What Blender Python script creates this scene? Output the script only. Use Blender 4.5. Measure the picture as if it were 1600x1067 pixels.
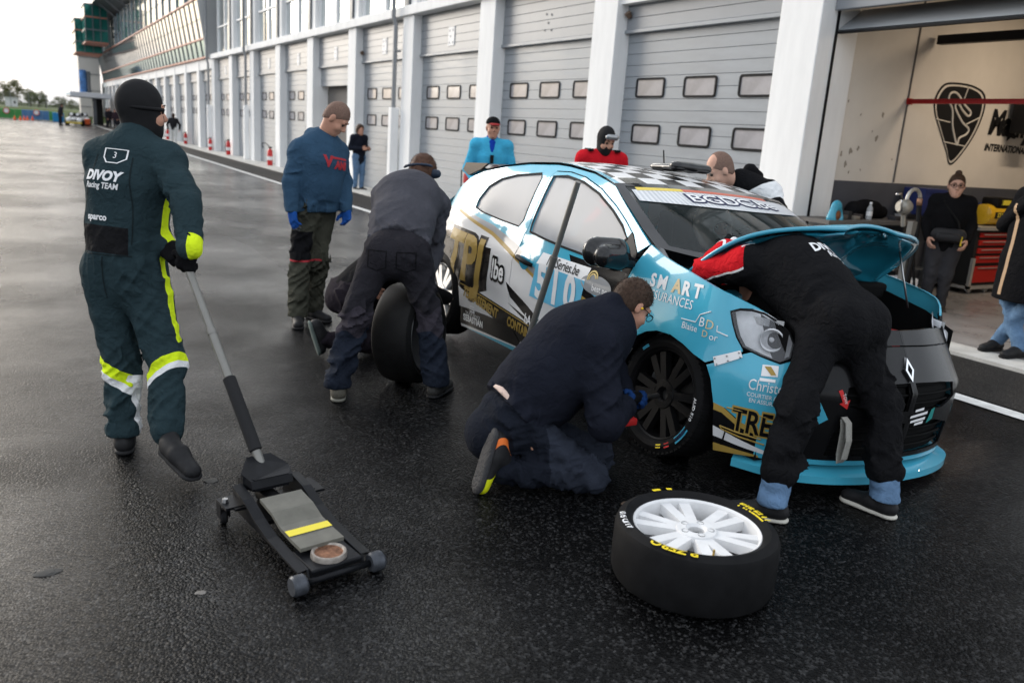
import bpy, bmesh, math, random
import numpy as np
from mathutils import Vector, Matrix
from mathutils.geometry import delaunay_2d_cdt
from mathutils.bvhtree import BVHTree

for _o in list(bpy.data.objects):
    bpy.data.objects.remove(_o)
SC = bpy.context.scene
COL = SC.collection
random.seed(7)
RNG = np.random.default_rng(11)

# ---------------------------------------------------------------- camera
cam_d = bpy.data.cameras.new('camera')
cam = bpy.data.objects.new('camera', cam_d)
COL.objects.link(cam)
SC.camera = cam
cam_d.sensor_width = 36.0
cam_d.lens = 28.8
cam_d.clip_start = 0.05
cam_d.clip_end = 3000.0
cam.matrix_world = Matrix((
    (0.86357927, 0.06370774, -0.50017213, 0.0),
    (-0.49952325, 0.24308236, -0.83149714, 0.0),
    (0.06861022, 0.9679113, 0.24174439, 1.55),
    (0, 0, 0, 1)))
cam_d.dof.use_dof = True
cam_d.dof.focus_distance = 4.1
cam_d.dof.aperture_fstop = 2.4

# ---------------------------------------------------------------- sky
SUN_EL, SUN_AZ = math.radians(18), math.radians(-24)   # azimuth from +Y towards +X
world = bpy.data.worlds.new('World')
SC.world = world
world.use_nodes = True
wn = world.node_tree.nodes
wl = world.node_tree.links
wn.clear()
w_out = wn.new('ShaderNodeOutputWorld')
w_bg = wn.new('ShaderNodeBackground')
w_bg.inputs['Strength'].default_value = 0.10
w_sky = wn.new('ShaderNodeTexSky')
w_sky.sky_type = 'NISHITA'
w_sky.sun_disc = False
w_sky.sun_elevation = SUN_EL
w_sky.sun_rotation = SUN_AZ
w_sky.dust_density = 4.5
w_sky.air_density = 1.0
w_tc = wn.new('ShaderNodeTexCoord')
w_no = wn.new('ShaderNodeTexNoise')
w_no.inputs['Scale'].default_value = 2.2
w_no.inputs['Detail'].default_value = 5.0
wl.new(w_tc.outputs['Generated'], w_no.inputs['Vector'])
w_cr = wn.new('ShaderNodeValToRGB')
w_cr.color_ramp.elements[0].position = 0.25
w_cr.color_ramp.elements[0].color = (5.3, 5.7, 6.3, 1)
w_cr.color_ramp.elements[1].position = 0.7
w_cr.color_ramp.elements[1].color = (9.3, 9.7, 10.3, 1)
wl.new(w_no.outputs['Fac'], w_cr.inputs['Fac'])
w_mx = wn.new('ShaderNodeMixRGB')
w_mx.inputs['Fac'].default_value = 0.72
wl.new(w_sky.outputs[0], w_mx.inputs['Color1'])
wl.new(w_cr.outputs[0], w_mx.inputs['Color2'])
wl.new(w_mx.outputs[0], w_bg.inputs['Color'])
wl.new(w_bg.outputs[0], w_out.inputs['Surface'])

# ---------------------------------------------------------------- sun (veiled by cloud)
sun_d = bpy.data.lights.new('sun', 'SUN')
sun_d.energy = 1.0
sun_d.angle = math.radians(30)
sun_d.color = (1.0, 0.975, 0.94)
sun = bpy.data.objects.new('sun', sun_d)
COL.objects.link(sun)
_sd = Vector((math.sin(SUN_AZ) * math.cos(SUN_EL), math.cos(SUN_AZ) * math.cos(SUN_EL), math.sin(SUN_EL)))
sun.rotation_euler = _sd.to_track_quat('Z', 'Y').to_euler()

SC.view_settings.view_transform = 'Standard'
SC.view_settings.look = 'None'
SC.view_settings.gamma = 1.0
SC.view_settings.use_curve_mapping = False
SC.view_settings.exposure = 1.06

# ================================================================ materials
MATS = {}


def pm(name, col, rough=0.6, metal=0.0, var=0.0, vscale=6.0, bump=0.0, bscale=200.0, coat=0.0,
       spec=0.22, trans=0.0, ior=1.45, alpha=1.0, emit=None, rvar=0.0, stretch=None, bump2=0.0, b2scale=18.0, sheen=0.0):
    """procedural principled material with noise colour variation and noise bump"""
    if name in MATS:
        return MATS[name]
    m = bpy.data.materials.new(name)
    m.use_nodes = True
    n, l = m.node_tree.nodes, m.node_tree.links
    b = n['Principled BSDF']
    c = tuple(col) + (1.0,)
    b.inputs['Base Color'].default_value = c
    b.inputs['Roughness'].default_value = rough
    b.inputs['Metallic'].default_value = metal
    b.inputs['Specular IOR Level'].default_value = spec
    b.inputs['Coat Weight'].default_value = coat
    b.inputs['Coat Roughness'].default_value = 0.04
    b.inputs['Transmission Weight'].default_value = trans
    b.inputs['IOR'].default_value = ior
    b.inputs['Alpha'].default_value = alpha
    if sheen:
        b.inputs['Sheen Weight'].default_value = sheen
    if emit:
        b.inputs['Emission Color'].default_value = tuple(emit[:3]) + (1,)
        b.inputs['Emission Strength'].default_value = emit[3]
    tc = n.new('ShaderNodeTexCoord')
    vec = tc.outputs['Object']
    if stretch:
        mp = n.new('ShaderNodeMapping')
        mp.inputs['Scale'].default_value = stretch
        l.new(vec, mp.inputs['Vector'])
        vec = mp.outputs[0]
    if var or rvar:
        no = n.new('ShaderNodeTexNoise')
        no.inputs['Scale'].default_value = vscale
        no.inputs['Detail'].default_value = 6.0
        no.inputs['Roughness'].default_value = 0.6
        l.new(vec, no.inputs['Vector'])
        if var:
            cr = n.new('ShaderNodeValToRGB')
            cr.color_ramp.elements[0].position = 0.3
            cr.color_ramp.elements[1].position = 0.7
            cr.color_ramp.elements[0].color = tuple(min(1, x * (1 - var)) for x in col) + (1,)
            cr.color_ramp.elements[1].color = tuple(min(1, x * (1 + var)) for x in col) + (1,)
            l.new(no.outputs['Fac'], cr.inputs['Fac'])
            l.new(cr.outputs[0], b.inputs['Base Color'])
        if rvar:
            mr = n.new('ShaderNodeMapRange')
            mr.inputs['From Min'].default_value = 0.3
            mr.inputs['From Max'].default_value = 0.7
            mr.inputs['To Min'].default_value = max(0.02, rough - rvar)
            mr.inputs['To Max'].default_value = min(1, rough + rvar)
            l.new(no.outputs['Fac'], mr.inputs['Value'])
            l.new(mr.outputs[0], b.inputs['Roughness'])
    prev = None
    for st, sc_ in ((bump2, b2scale), (bump, bscale)):
        if st:
            nb = n.new('ShaderNodeTexNoise')
            nb.inputs['Scale'].default_value = sc_
            nb.inputs['Detail'].default_value = 4.0
            nb.inputs['Distortion'].default_value = 1.2 if sc_ < 60 else 0.0
            l.new(vec, nb.inputs['Vector'])
            bp = n.new('ShaderNodeBump')
            bp.inputs['Strength'].default_value = st
            bp.inputs['Distance'].default_value = 0.3 / sc_
            l.new(nb.outputs['Fac'], bp.inputs['Height'])
            if prev:
                l.new(prev.outputs[0], bp.inputs['Normal'])
            prev = bp
    if prev:
        l.new(prev.outputs[0], b.inputs['Normal'])
    MATS[name] = m
    return m


def zoned(mat, name, zones):
    """copy of a cloth material with areas of other colours; each area is where its mesh attribute is > 0"""
    m = mat.copy()
    m.name = name
    n, l = m.node_tree.nodes, m.node_tree.links
    b = n['Principled BSDF']
    src = b.inputs['Base Color'].links[0].from_socket if b.inputs['Base Color'].links else None
    for attr, col in zones:
        a = n.new('ShaderNodeAttribute')
        a.attribute_name = attr
        g = n.new('ShaderNodeMath')
        g.operation = 'GREATER_THAN'
        g.inputs[1].default_value = 0.0
        l.new(a.outputs['Fac'], g.inputs[0])
        mx = n.new('ShaderNodeMixRGB')
        if src is not None:
            l.new(src, mx.inputs['Color1'])
        else:
            mx.inputs['Color1'].default_value = b.inputs['Base Color'].default_value
        mx.inputs['Color2'].default_value = tuple(col) + (1,)
        l.new(g.outputs[0], mx.inputs['Fac'])
        src = mx.outputs[0]
    l.new(src, b.inputs['Base Color'])
    return m


def amin(*a):
    r = a[0]
    for x in a[1:]:
        r = np.minimum(r, x)
    return r


# ================================================================ object helpers
def link(name, me, mats=None, parent=None, loc=None, smooth=False):
    o = bpy.data.objects.new(name, me)
    COL.objects.link(o)
    if mats is not None and len(me.materials) == 0:
        for m in (mats if isinstance(mats, (list, tuple)) else [mats]):
            me.materials.append(m)
    if parent is not None:
        o.parent = parent
    if loc is not None:
        o.location = loc
    if smooth and len(me.polygons):
        me.polygons.foreach_set('use_smooth', [True] * len(me.polygons))
    return o


def mesh_of(name, verts, faces, midx=None, smooth=False):
    me = bpy.data.meshes.new(name)
    me.from_pydata([tuple(v) for v in verts], [], [tuple(int(i) for i in f) for f in faces])
    if midx is not None:
        me.polygons.foreach_set('material_index', [int(i) for i in midx])
    if smooth:
        me.polygons.foreach_set('use_smooth', [True] * len(me.polygons))
    me.update()
    return me


def fast_mesh(name, verts, quads, midx=None, smooth=True):
    """numpy arrays to mesh; quads (n,4)"""
    me = bpy.data.meshes.new(name)
    verts = np.asarray(verts, np.float32)
    quads = np.asarray(quads, np.int32)
    me.vertices.add(len(verts))
    me.vertices.foreach_set('co', verts.ravel())
    k = quads.shape[1]
    me.loops.add(quads.size)
    me.loops.foreach_set('vertex_index', quads.ravel())
    me.polygons.add(len(quads))
    me.polygons.foreach_set('loop_start', np.arange(0, quads.size, k, dtype=np.int32))
    me.polygons.foreach_set('loop_total', np.full(len(quads), k, np.int32))
    if smooth:
        me.polygons.foreach_set('use_smooth', np.ones(len(quads), bool))
    if midx is not None:
        me.polygons.foreach_set('material_index', np.asarray(midx, np.int32))
    me.update(calc_edges=True)
    me.validate()
    return me


def thing(name, label, cat, loc=(0, 0, 0), rotz=0.0, group=None):
    o = bpy.data.objects.new(name, None)
    o.empty_display_size = 0.1
    COL.objects.link(o)
    o.location = loc
    o.rotation_euler = (0, 0, rotz)
    tag(o, label, cat, group)
    return o


def tag(o, label, cat, group=None):
    o['label'] = label
    o['category'] = cat
    if group:
        o['group'] = group
    return o


def struct(o):
    o['kind'] = 'structure'
    return o


class MB:
    """collects simple solids into one mesh"""

    def __init__(s):
        s.v, s.f, s.m = [], [], []

    def add(s, verts, faces, mi=0):
        k = len(s.v)
        s.v += [tuple(p) for p in verts]
        s.f += [tuple(i + k for i in f) for f in faces]
        s.m += [mi] * len(faces)
        return s

    def box(s, lo, hi, mi=0, bev=0.0):
        x0, y0, z0 = lo
        x1, y1, z1 = hi
        if bev <= 0:
            v = [(x0, y0, z0), (x1, y0, z0), (x1, y1, z0), (x0, y1, z0), (x0, y0, z1), (x1, y0, z1), (x1, y1, z1), (x0, y1, z1)]
            f = [(0, 3, 2, 1), (4, 5, 6, 7), (0, 1, 5, 4), (1, 2, 6, 5), (2, 3, 7, 6), (3, 0, 4, 7)]
            return s.add(v, f, mi)
        bm = bmesh.new()
        bmesh.ops.create_cube(bm, size=1.0)
        for q in bm.verts:
            q.co = Vector(((x0 + x1) / 2 + q.co.x * (x1 - x0), (y0 + y1) / 2 + q.co.y * (y1 - y0), (z0 + z1) / 2 + q.co.z * (z1 - z0)))
        bmesh.ops.bevel(bm, geom=bm.edges[:], offset=bev, segments=2, affect='EDGES', profile=0.5)
        return s.bm(bm, mi)

    def bm(s, bm, mi=0, mat=None):
        bm.verts.index_update()
        s.add([(mat @ q.co if mat else q.co) for q in bm.verts], [[q.index for q in f.verts] for f in bm.faces], mi)
        bm.free()
        return s

    def obox(s, c, ax, half, mi=0):
        """oriented box: centre, 3 axes, half sizes"""
        c = Vector(c)
        A = [Vector(a).normalized() * h for a, h in zip(ax, half)]
        v = [c + A[0] * i + A[1] * j + A[2] * k for k in (-1, 1) for i, j in ((-1, -1), (1, -1), (1, 1), (-1, 1))]
        f = [(0, 3, 2, 1), (4, 5, 6, 7), (0, 1, 5, 4), (1, 2, 6, 5), (2, 3, 7, 6), (3, 0, 4, 7)]
        if A[0].cross(A[1]).dot(A[2]) < 0:
            f = [tuple(reversed(q)) for q in f]
        return s.add(v, f, mi)

    def tube(s, pts, r, n=10, mi=0, cap=True):
        pts = [Vector(p) for p in pts]
        rs = r if isinstance(r, (list, tuple)) else [r] * len(pts)
        k = len(s.v)
        up = None
        for i, p in enumerate(pts):
            d = (pts[min(i + 1, len(pts) - 1)] - pts[max(i - 1, 0)]).normalized()
            if up is None:
                up = Vector((0, 0, 1)) if abs(d.z) < 0.9 else Vector((1, 0, 0))
            a = d.cross(up).normalized()
            b = a.cross(d).normalized()
            up = b
            for j in range(n):
                t = 2 * math.pi * j / n
                s.v.append(tuple(p + (a * math.cos(t) + b * math.sin(t)) * rs[i]))
        for i in range(len(pts) - 1):
            for j in range(n):
                s.f.append((k + i * n + j, k + i * n + (j + 1) % n, k + (i + 1) * n + (j + 1) % n, k + (i + 1) * n + j))
                s.m.append(mi)
        if cap:
            s.f.append(tuple(k + j for j in reversed(range(n))))
            s.f.append(tuple(k + (len(pts) - 1) * n + j for j in range(n)))
            s.m += [mi, mi]
        return s

    def lathe(s, prof, n=32, c=(0, 0, 0), ax=(0, 0, 1), mi=0, closed=False):
        """prof list of (r, h) revolved about ax through c"""
        ax = Vector(ax).normalized()
        a = ax.orthogonal().normalized()
        b = ax.cross(a)
        c = Vector(c)
        k = len(s.v)
        for (r, h) in prof:
            for j in range(n):
                t = 2 * math.pi * j / n
                s.v.append(tuple(c + ax * h + (a * math.cos(t) + b * math.sin(t)) * r))
        m = len(prof)
        for i in range(m if closed else m - 1):
            i2 = (i + 1) % m
            for j in range(n):
                s.f.append((k + i * n + j, k + i * n + (j + 1) % n, k + i2 * n + (j + 1) % n, k + i2 * n + j))
                s.m.append(mi)
        return s

    def prism(s, poly, d, mi=0):
        """extrude 3d polygon by vector d"""
        d = Vector(d)
        p = [Vector(q) for q in poly]
        n = len(p)
        nrm = Vector((0, 0, 0))
        for i in range(n):
            nrm += p[i].cross(p[(i + 1) % n])
        if nrm.dot(d) > 0:
            p.reverse()
        v = p + [q + d for q in p]
        f = [tuple(range(n)), tuple(reversed(range(n, 2 * n)))]
        f += [(i, i + n, (i + 1) % n + n, (i + 1) % n) for i in range(n)]
        f = [f[0], f[1]] + [tuple(reversed(q)) for q in f[2:]]
        # orientation fixed below
        return s.add(v, [tuple(q) for q in f], mi)

    def mesh(s, name, smooth=False):
        me = bpy.data.meshes.new(name)
        me.from_pydata(s.v, [], s.f)
        me.polygons.foreach_set('material_index', s.m)
        bm = bmesh.new()
        bm.from_mesh(me)
        bmesh.ops.recalc_face_normals(bm, faces=bm.faces)
        bm.to_mesh(me)
        bm.free()
        if smooth:
            me.polygons.foreach_set('use_smooth', [True] * len(me.polygons))
        me.update()
        return me

    def build(s, name, mats, parent=None, loc=None, smooth=False, angle=None):
        me = s.mesh(name, smooth or angle is not None)
        o = link(name, me, mats, parent, loc)
        if angle is not None:
            try:
                me.set_sharp_from_angle(angle=math.radians(angle))
            except Exception:
                pass
        return o


def text_mesh(txt, size=1.0, bold=0.0, shear=0.0, sx=1.0, align='CENTER', spacing=1.0, maxlen=None, fill=True):
    """returns (verts Nx2 list, tris) of a text in its own plane"""
    cu = bpy.data.curves.new('lettering', 'FONT')
    cu.body = txt
    cu.size = size
    cu.shear = shear
    cu.offset = bold
    cu.align_x = align
    cu.align_y = 'CENTER'
    cu.space_character = spacing
    cu.resolution_u = 3
    o = bpy.data.objects.new('lettering', cu)
    COL.objects.link(o)
    dg = bpy.context.evaluated_depsgraph_get()
    dg.update()
    me = o.evaluated_get(dg).to_mesh()
    bm = bmesh.new()
    bm.from_mesh(me)
    o.evaluated_get(dg).to_mesh_clear()
    bmesh.ops.remove_doubles(bm, verts=bm.verts, dist=1e-5)
    bmesh.ops.triangulate(bm, faces=bm.faces)
    if maxlen:
        for _ in range(4):
            ed = [e for e in bm.edges if e.calc_length() > maxlen]
            if not ed:
                break
            bmesh.ops.subdivide_edges(bm, edges=ed, cuts=1)
            bmesh.ops.triangulate(bm, faces=bm.faces)
    bm.verts.index_update()
    V = [(v.co.x * sx, v.co.y) for v in bm.verts]
    F = [tuple(v.index for v in f.verts) for f in bm.faces if f.calc_area() > 1e-10]
    bm.free()
    bpy.data.objects.remove(o)
    bpy.data.curves.remove(cu)
    return V, F


def flat_text(name, txt, mat, parent, c, right, up, size, off=0.003, **kw):
    V, F = text_mesh(txt, size, **kw)
    c, right, up = Vector(c), Vector(right).normalized(), Vector(up).normalized()
    n = right.cross(up)
    return link(name, mesh_of(name, [c + right * x + up * y + n * off for x, y in V], F), mat, parent)


def in_poly(px, py, poly):
    ins = False
    n = len(poly)
    j = n - 1
    for i in range(n):
        xi, yi = poly[i]
        xj, yj = poly[j]
        if (yi > py) != (yj > py) and px < (xj - xi) * (py - yi) / (yj - yi) + xi:
            ins = not ins
        j = i
    return ins


def cr(pts, n=6, closed=False):
    """Catmull-Rom through points (any dimension)"""
    P = [np.array(p, float) for p in pts]
    out = []
    m = len(P)
    for i in range(m if closed else m - 1):
        p1, p2 = P[i], P[(i + 1) % m]
        p0 = P[i - 1] if (i > 0 or closed) else 2 * p1 - p2
        p3 = P[(i + 2) % m] if (i + 2 < m or closed) else 2 * p2 - p1
        for k in range(n):
            t = k / n
            out.append(0.5 * ((2 * p1) + (-p0 + p2) * t + (2 * p0 - 5 * p1 + 4 * p2 - p3) * t * t + (-p0 + 3 * p1 - 3 * p2 + p3) * t ** 3))
    if not closed:
        out.append(P[-1])
    return [tuple(q) for q in out]


def cdt_panel(outer, holes=(), regions=(), step=0.05):
    """triangulate a 2d outline with holes; regions = [(poly, matindex)] painted in order.
    returns verts2d, tris, matidx"""
    pts, edges = [], []

    def ring(poly):
        k = len(pts)
        n = len(poly)
        cnt = 0
        for i in range(n):
            a, b = poly[i], poly[(i + 1) % n]
            L = math.hypot(b[0] - a[0], b[1] - a[1])
            m = max(1, int(L / step))
            for t in range(m):
                pts.append((a[0] + (b[0] - a[0]) * t / m, a[1] + (b[1] - a[1]) * t / m))
                cnt += 1
        for i in range(cnt):
            edges.append((k + i, k + (i + 1) % cnt))
    ring(outer)
    for h in holes:
        ring(h)
    for r, _ in regions:
        ring(r)
    xs = [p[0] for p in outer]
    ys = [p[1] for p in outer]
    x = min(xs) + step / 2
    while x < max(xs):
        y = min(ys) + step / 2
        while y < max(ys):
            if in_poly(x, y, outer):
                pts.append((x + random.uniform(-.1, .1) * step, y + random.uniform(-.1, .1) * step))
            y += step
        x += step
    r = delaunay_2d_cdt([Vector(p) for p in pts], edges, [], 0, 1e-5)
    V, F = r[0], r[2]
    tris, mi = [], []
    for f in F:
        cx = sum(V[i].x for i in f) / len(f)
        cy = sum(V[i].y for i in f) / len(f)
        if not in_poly(cx, cy, outer) or any(in_poly(cx, cy, h) for h in holes):
            continue
        m = 0
        for poly, k in regions:
            if in_poly(cx, cy, poly):
                m = k
        tris.append(tuple(f))
        mi.append(m)
    used = sorted({i for t in tris for i in t})
    mp = {u: k for k, u in enumerate(used)}
    return [(V[u].x, V[u].y) for u in used], [tuple(mp[i] for i in t) for t in tris], mi


# ================================================================ implicit surfaces (bodies, cloth, seats)
_lat = RNG.random((32, 32, 32)).astype(np.float32)


def vnoise(P):
    """smooth value noise, P (...,3)"""
    q = np.floor(P).astype(np.int32)
    t = (P - q).astype(np.float32)
    t = t * t * (3 - 2 * t)
    q &= 31
    q1 = (q + 1) & 31
    x, y, z = q[..., 0], q[..., 1], q[..., 2]
    X, Y, Z = q1[..., 0], q1[..., 1], q1[..., 2]
    tx, ty, tz = t[..., 0], t[..., 1], t[..., 2]
    a = _lat[x, y, z] * (1 - tx) + _lat[X, y, z] * tx
    b = _lat[x, Y, z] * (1 - tx) + _lat[X, Y, z] * tx
    c = _lat[x, y, Z] * (1 - tx) + _lat[X, y, Z] * tx
    d = _lat[x, Y, Z] * (1 - tx) + _lat[X, Y, Z] * tx
    return ((a * (1 - ty) + b * ty) * (1 - tz) + (c * (1 - ty) + d * ty) * tz) * 2 - 1


class SDF:
    def __init__(s, vox=0.008):
        s.vox = vox
        s.prims = []
        s.post = []

    def cap(s, a, b, ra, rb, k=0.03, flat=None, wr=None, sub=False):
        """tapered capsule; flat=(axis, factor>1 thinner along axis); wr=(amp, wavelength, seed)"""
        s.prims.append(('c', np.array(a, float), np.array(b, float), ra, rb, k, flat, wr, sub))
        return s

    def ell(s, c, ax, rad, k=0.02, sub=False):
        s.prims.append(('e', np.array(c, float), np.array(ax, float), np.array(rad, float), k, sub))
        return s

    def clip(s, p, n):
        """keep only the side where (x-p).n < 0"""
        s.post.append((np.array(p, float), np.array(n, float) / np.linalg.norm(n)))
        return s

    def mesh(s, name, noise=None, paint=None, origin=(0, 0, 0)):
        vx = s.vox
        lo = np.full(3, 1e9)
        hi = -lo
        bb = []
        for p in s.prims:
            if p[0] == 'c':
                r = max(p[3], p[4]) + (p[7][0] if p[7] else 0)
                l_, h_ = np.minimum(p[1], p[2]) - r, np.maximum(p[1], p[2]) + r
                mg = p[5]
                sub = p[8]
            else:
                e = np.abs(p[2].T @ np.diag(p[3])).sum(1)
                l_, h_ = p[1] - e, p[1] + e
                mg = p[4]
                sub = p[5]
            bb.append((l_ - mg - 2 * vx, h_ + mg + 2 * vx))
            if not sub:
                lo = np.minimum(lo, l_)
                hi = np.maximum(hi, h_)
        nz = noise[0] if noise else 0
        lo -= 3 * vx + nz + 0.01
        hi += 3 * vx + nz + 0.01
        N = np.ceil((hi - lo) / vx).astype(int) + 1
        Dm = np.full(N, 0.4, np.float32)
        gx = [(lo[i] + np.arange(N[i]) * vx).astype(np.float32) for i in range(3)]
        for p, (l_, h_) in zip(s.prims, bb):
            i0 = np.clip(np.floor((l_ - lo) / vx).astype(int), 0, N)
            i1 = np.clip(np.ceil((h_ - lo) / vx).astype(int) + 1, 0, N)
            if (i1 <= i0).any():
                continue
            X, Y, Z = np.meshgrid(gx[0][i0[0]:i1[0]], gx[1][i0[1]:i1[1]], gx[2][i0[2]:i1[2]], indexing='ij')
            sl = (slice(i0[0], i1[0]), slice(i0[1], i1[1]), slice(i0[2], i1[2]))
            if p[0] == 'c':
                _, a, b, ra, rb, k, flat, wr, sub = p
                Q = np.stack([X - a[0], Y - a[1], Z - a[2]], -1).astype(np.float32)
                ba = (b - a).astype(np.float32)
                P0 = Q
                if flat is not None:
                    n = np.array(flat[0], np.float32)
                    n = n / np.linalg.norm(n)
                    q = flat[1]
                    Q = Q + (q - 1) * (Q @ n)[..., None] * n
                    ba = ba + (q - 1) * (ba @ n) * n
                den = max(float(ba @ ba), 1e-9)
                t = np.clip((Q @ ba) / den, 0, 1)
                r = ra + (rb - ra) * t
                if wr is not None:
                    am, lam, sd = wr
                    L = math.sqrt(den)
                    bu = ba / L
                    h1 = np.cross(bu, np.array([.31, .77, .55], np.float32))
                    h1 /= np.linalg.norm(h1) + 1e-9
                    h2 = np.cross(bu, h1)
                    pa_, pb_ = P0 @ h1.astype(np.float32), P0 @ h2.astype(np.float32)
                    al_ = t * L
                    mod = np.clip(.5 + 1.1 * vnoise(np.stack([al_ / (lam * 4) + sd, pa_ * 5, pb_ * 5 + sd], -1)), 0, 1.2)
                    wv = 0
                    for q_, (sk1, sk2, fq, wt) in enumerate(((.7, -.4, 1.0, 1.0), (-.9, .6, 1.7, .55))):
                        C_ = np.stack([(al_ + sk1 * pa_ + sk2 * pb_) / lam * fq + sd * 3.1 + q_ * 7, pa_ / (lam * 2.4) * fq + sd, pb_ / (lam * 2.4) * fq - sd], -1)
                        wv = wv + wt * (1 - 3.0 * np.abs(vnoise(C_)) ** .8)
                    msk = (0.30 + 0.70 * (2 * np.abs(t - .5)) ** 1.5) * np.clip((1.02 - t) / .22, .25, 1)
                    r = r + 1.25 * am * wv * msk * mod
                d = np.linalg.norm(Q - t[..., None] * ba, axis=-1) - r
            else:
                _, c, ax, rad, k, sub = p
                Q = np.stack([X - c[0], Y - c[1], Z - c[2]], -1) @ ax.T.astype(np.float32)
                k0 = np.linalg.norm(Q / rad.astype(np.float32), axis=-1)
                k1 = np.linalg.norm(Q / (rad ** 2).astype(np.float32), axis=-1) + 1e-6
                d = k0 * (k0 - 1) / k1
            d = d.astype(np.float32)
            A = Dm[sl]
            if sub:
                d = -d
                h = np.maximum(k - np.abs(A - d), 0) / max(k, 1e-6)
                Dm[sl] = np.maximum(A, d) + h * h * k * .25
            else:
                h = np.maximum(k - np.abs(A - d), 0) / max(k, 1e-6)
                Dm[sl] = np.minimum(A, d) - h * h * k * .25
        if noise:
            am, scs = noise[0], noise[1]
            msk = np.abs(Dm) < am * 2 + 3 * vx
            ii = np.argwhere(msk)
            P = (lo + ii * vx).astype(np.float32)
            a = vnoise(P * scs + 5.3)
            b = vnoise(P * scs * 2.3 + 1.7)
            Dm[msk] -= am * ((1 - 2 * np.abs(a)) * .7 + .3 * b)
        for p, n in s.post:
            pl = ((gx[0] - p[0]) * n[0])[:, None, None] + ((gx[1] - p[1]) * n[1])[None, :, None] + ((gx[2] - p[2]) * n[2])[None, None, :]
            Dm = np.maximum(Dm, pl)
        V, Fq = surface_nets(Dm, lo, vx)
        mi, zones = None, None
        if paint is not None and len(Fq):
            pr_ = paint(V)
            if isinstance(pr_, dict):
                zones = pr_
            else:
                mi = paint(V[Fq].mean(1))
        me = fast_mesh(name, V - np.array(origin), Fq, mi)
        if zones:
            for zn, za in zones.items():
                at = me.attributes.new(zn, 'FLOAT', 'POINT')
                at.data.foreach_set('value', np.asarray(za, np.float32))
        return me, V


def surface_nets(Dm, lo, vx):
    ins = Dm < 0
    c = [ins[:-1, :-1, :-1], ins[1:, :-1, :-1], ins[:-1, 1:, :-1], ins[1:, 1:, :-1], ins[:-1, :-1, 1:], ins[1:, :-1, 1:], ins[:-1, 1:, 1:], ins[1:, 1:, 1:]]
    s = sum(x.astype(np.int8) for x in c)
    act = (s > 0) & (s < 8)
    idx = np.argwhere(act)
    num = np.full(act.shape, -1, np.int32)
    num[act] = np.arange(len(idx))
    offs = np.array([(0, 0, 0), (1, 0, 0), (0, 1, 0), (1, 1, 0), (0, 0, 1), (1, 0, 1), (0, 1, 1), (1, 1, 1)])
    val = np.stack([Dm[idx[:, 0] + o[0], idx[:, 1] + o[1], idx[:, 2] + o[2]] for o in offs], 1)
    acc = np.zeros((len(idx), 3), np.float32)
    cnt = np.zeros(len(idx), np.float32)
    for a, b in ((0, 1), (2, 3), (4, 5), (6, 7), (0, 2), (1, 3), (4, 6), (5, 7), (0, 4), (1, 5), (2, 6), (3, 7)):
        va, vb = val[:, a], val[:, b]
        m = (va < 0) != (vb < 0)
        t = np.where(m, va / np.where(m, va - vb, 1), 0)
        acc += np.where(m[:, None], offs[a] + t[:, None] * (offs[b] - offs[a]), 0)
        cnt += m
    V = lo + (idx + acc / cnt[:, None]) * vx
    F = []
    for ax in range(3):
        o1, o2 = [(1, 2), (2, 0), (0, 1)][ax]
        A = ins.take(range(0, ins.shape[ax] - 1), ax)
        B = ins.take(range(1, ins.shape[ax]), ax)
        e = np.argwhere(A != B)
        sg = A[tuple(e.T)]
        ok = (e[:, o1] > 0) & (e[:, o2] > 0) & (e[:, o1] < ins.shape[o1] - 1) & (e[:, o2] < ins.shape[o2] - 1)
        e, sg = e[ok], sg[ok]
        u = np.zeros(3, int)
        v = np.zeros(3, int)
        u[o1] = 1
        v[o2] = 1
        q = np.stack([num[tuple((e - u - v).T)], num[tuple((e - v).T)], num[tuple(e.T)], num[tuple((e - u).T)]], 1)
        q[~sg] = q[~sg][:, ::-1]
        F.append(q)
    F = np.concatenate(F)
    return V, F[(F >= 0).all(1)]


def decal(name, V2, F, mat, parent, bvh, c, right, up, origin=(0, 0, 0), off=0.003, reach=0.6):
    """project a flat shape (lettering, badge) on a surface along -normal"""
    c, right, up = Vector(c), Vector(right).normalized(), Vector(up)
    n = right.cross(up).normalized()
    up = n.cross(right)
    out = []
    for x, y in V2:
        p = c + right * x + up * y
        h = bvh.ray_cast(p + n * reach, -n, reach * 2)
        out.append((h[0] + n * off) if h[0] is not None else p)
    o = Vector(origin)
    return link(name, mesh_of(name, [q - o for q in out], F), mat, parent)
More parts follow.
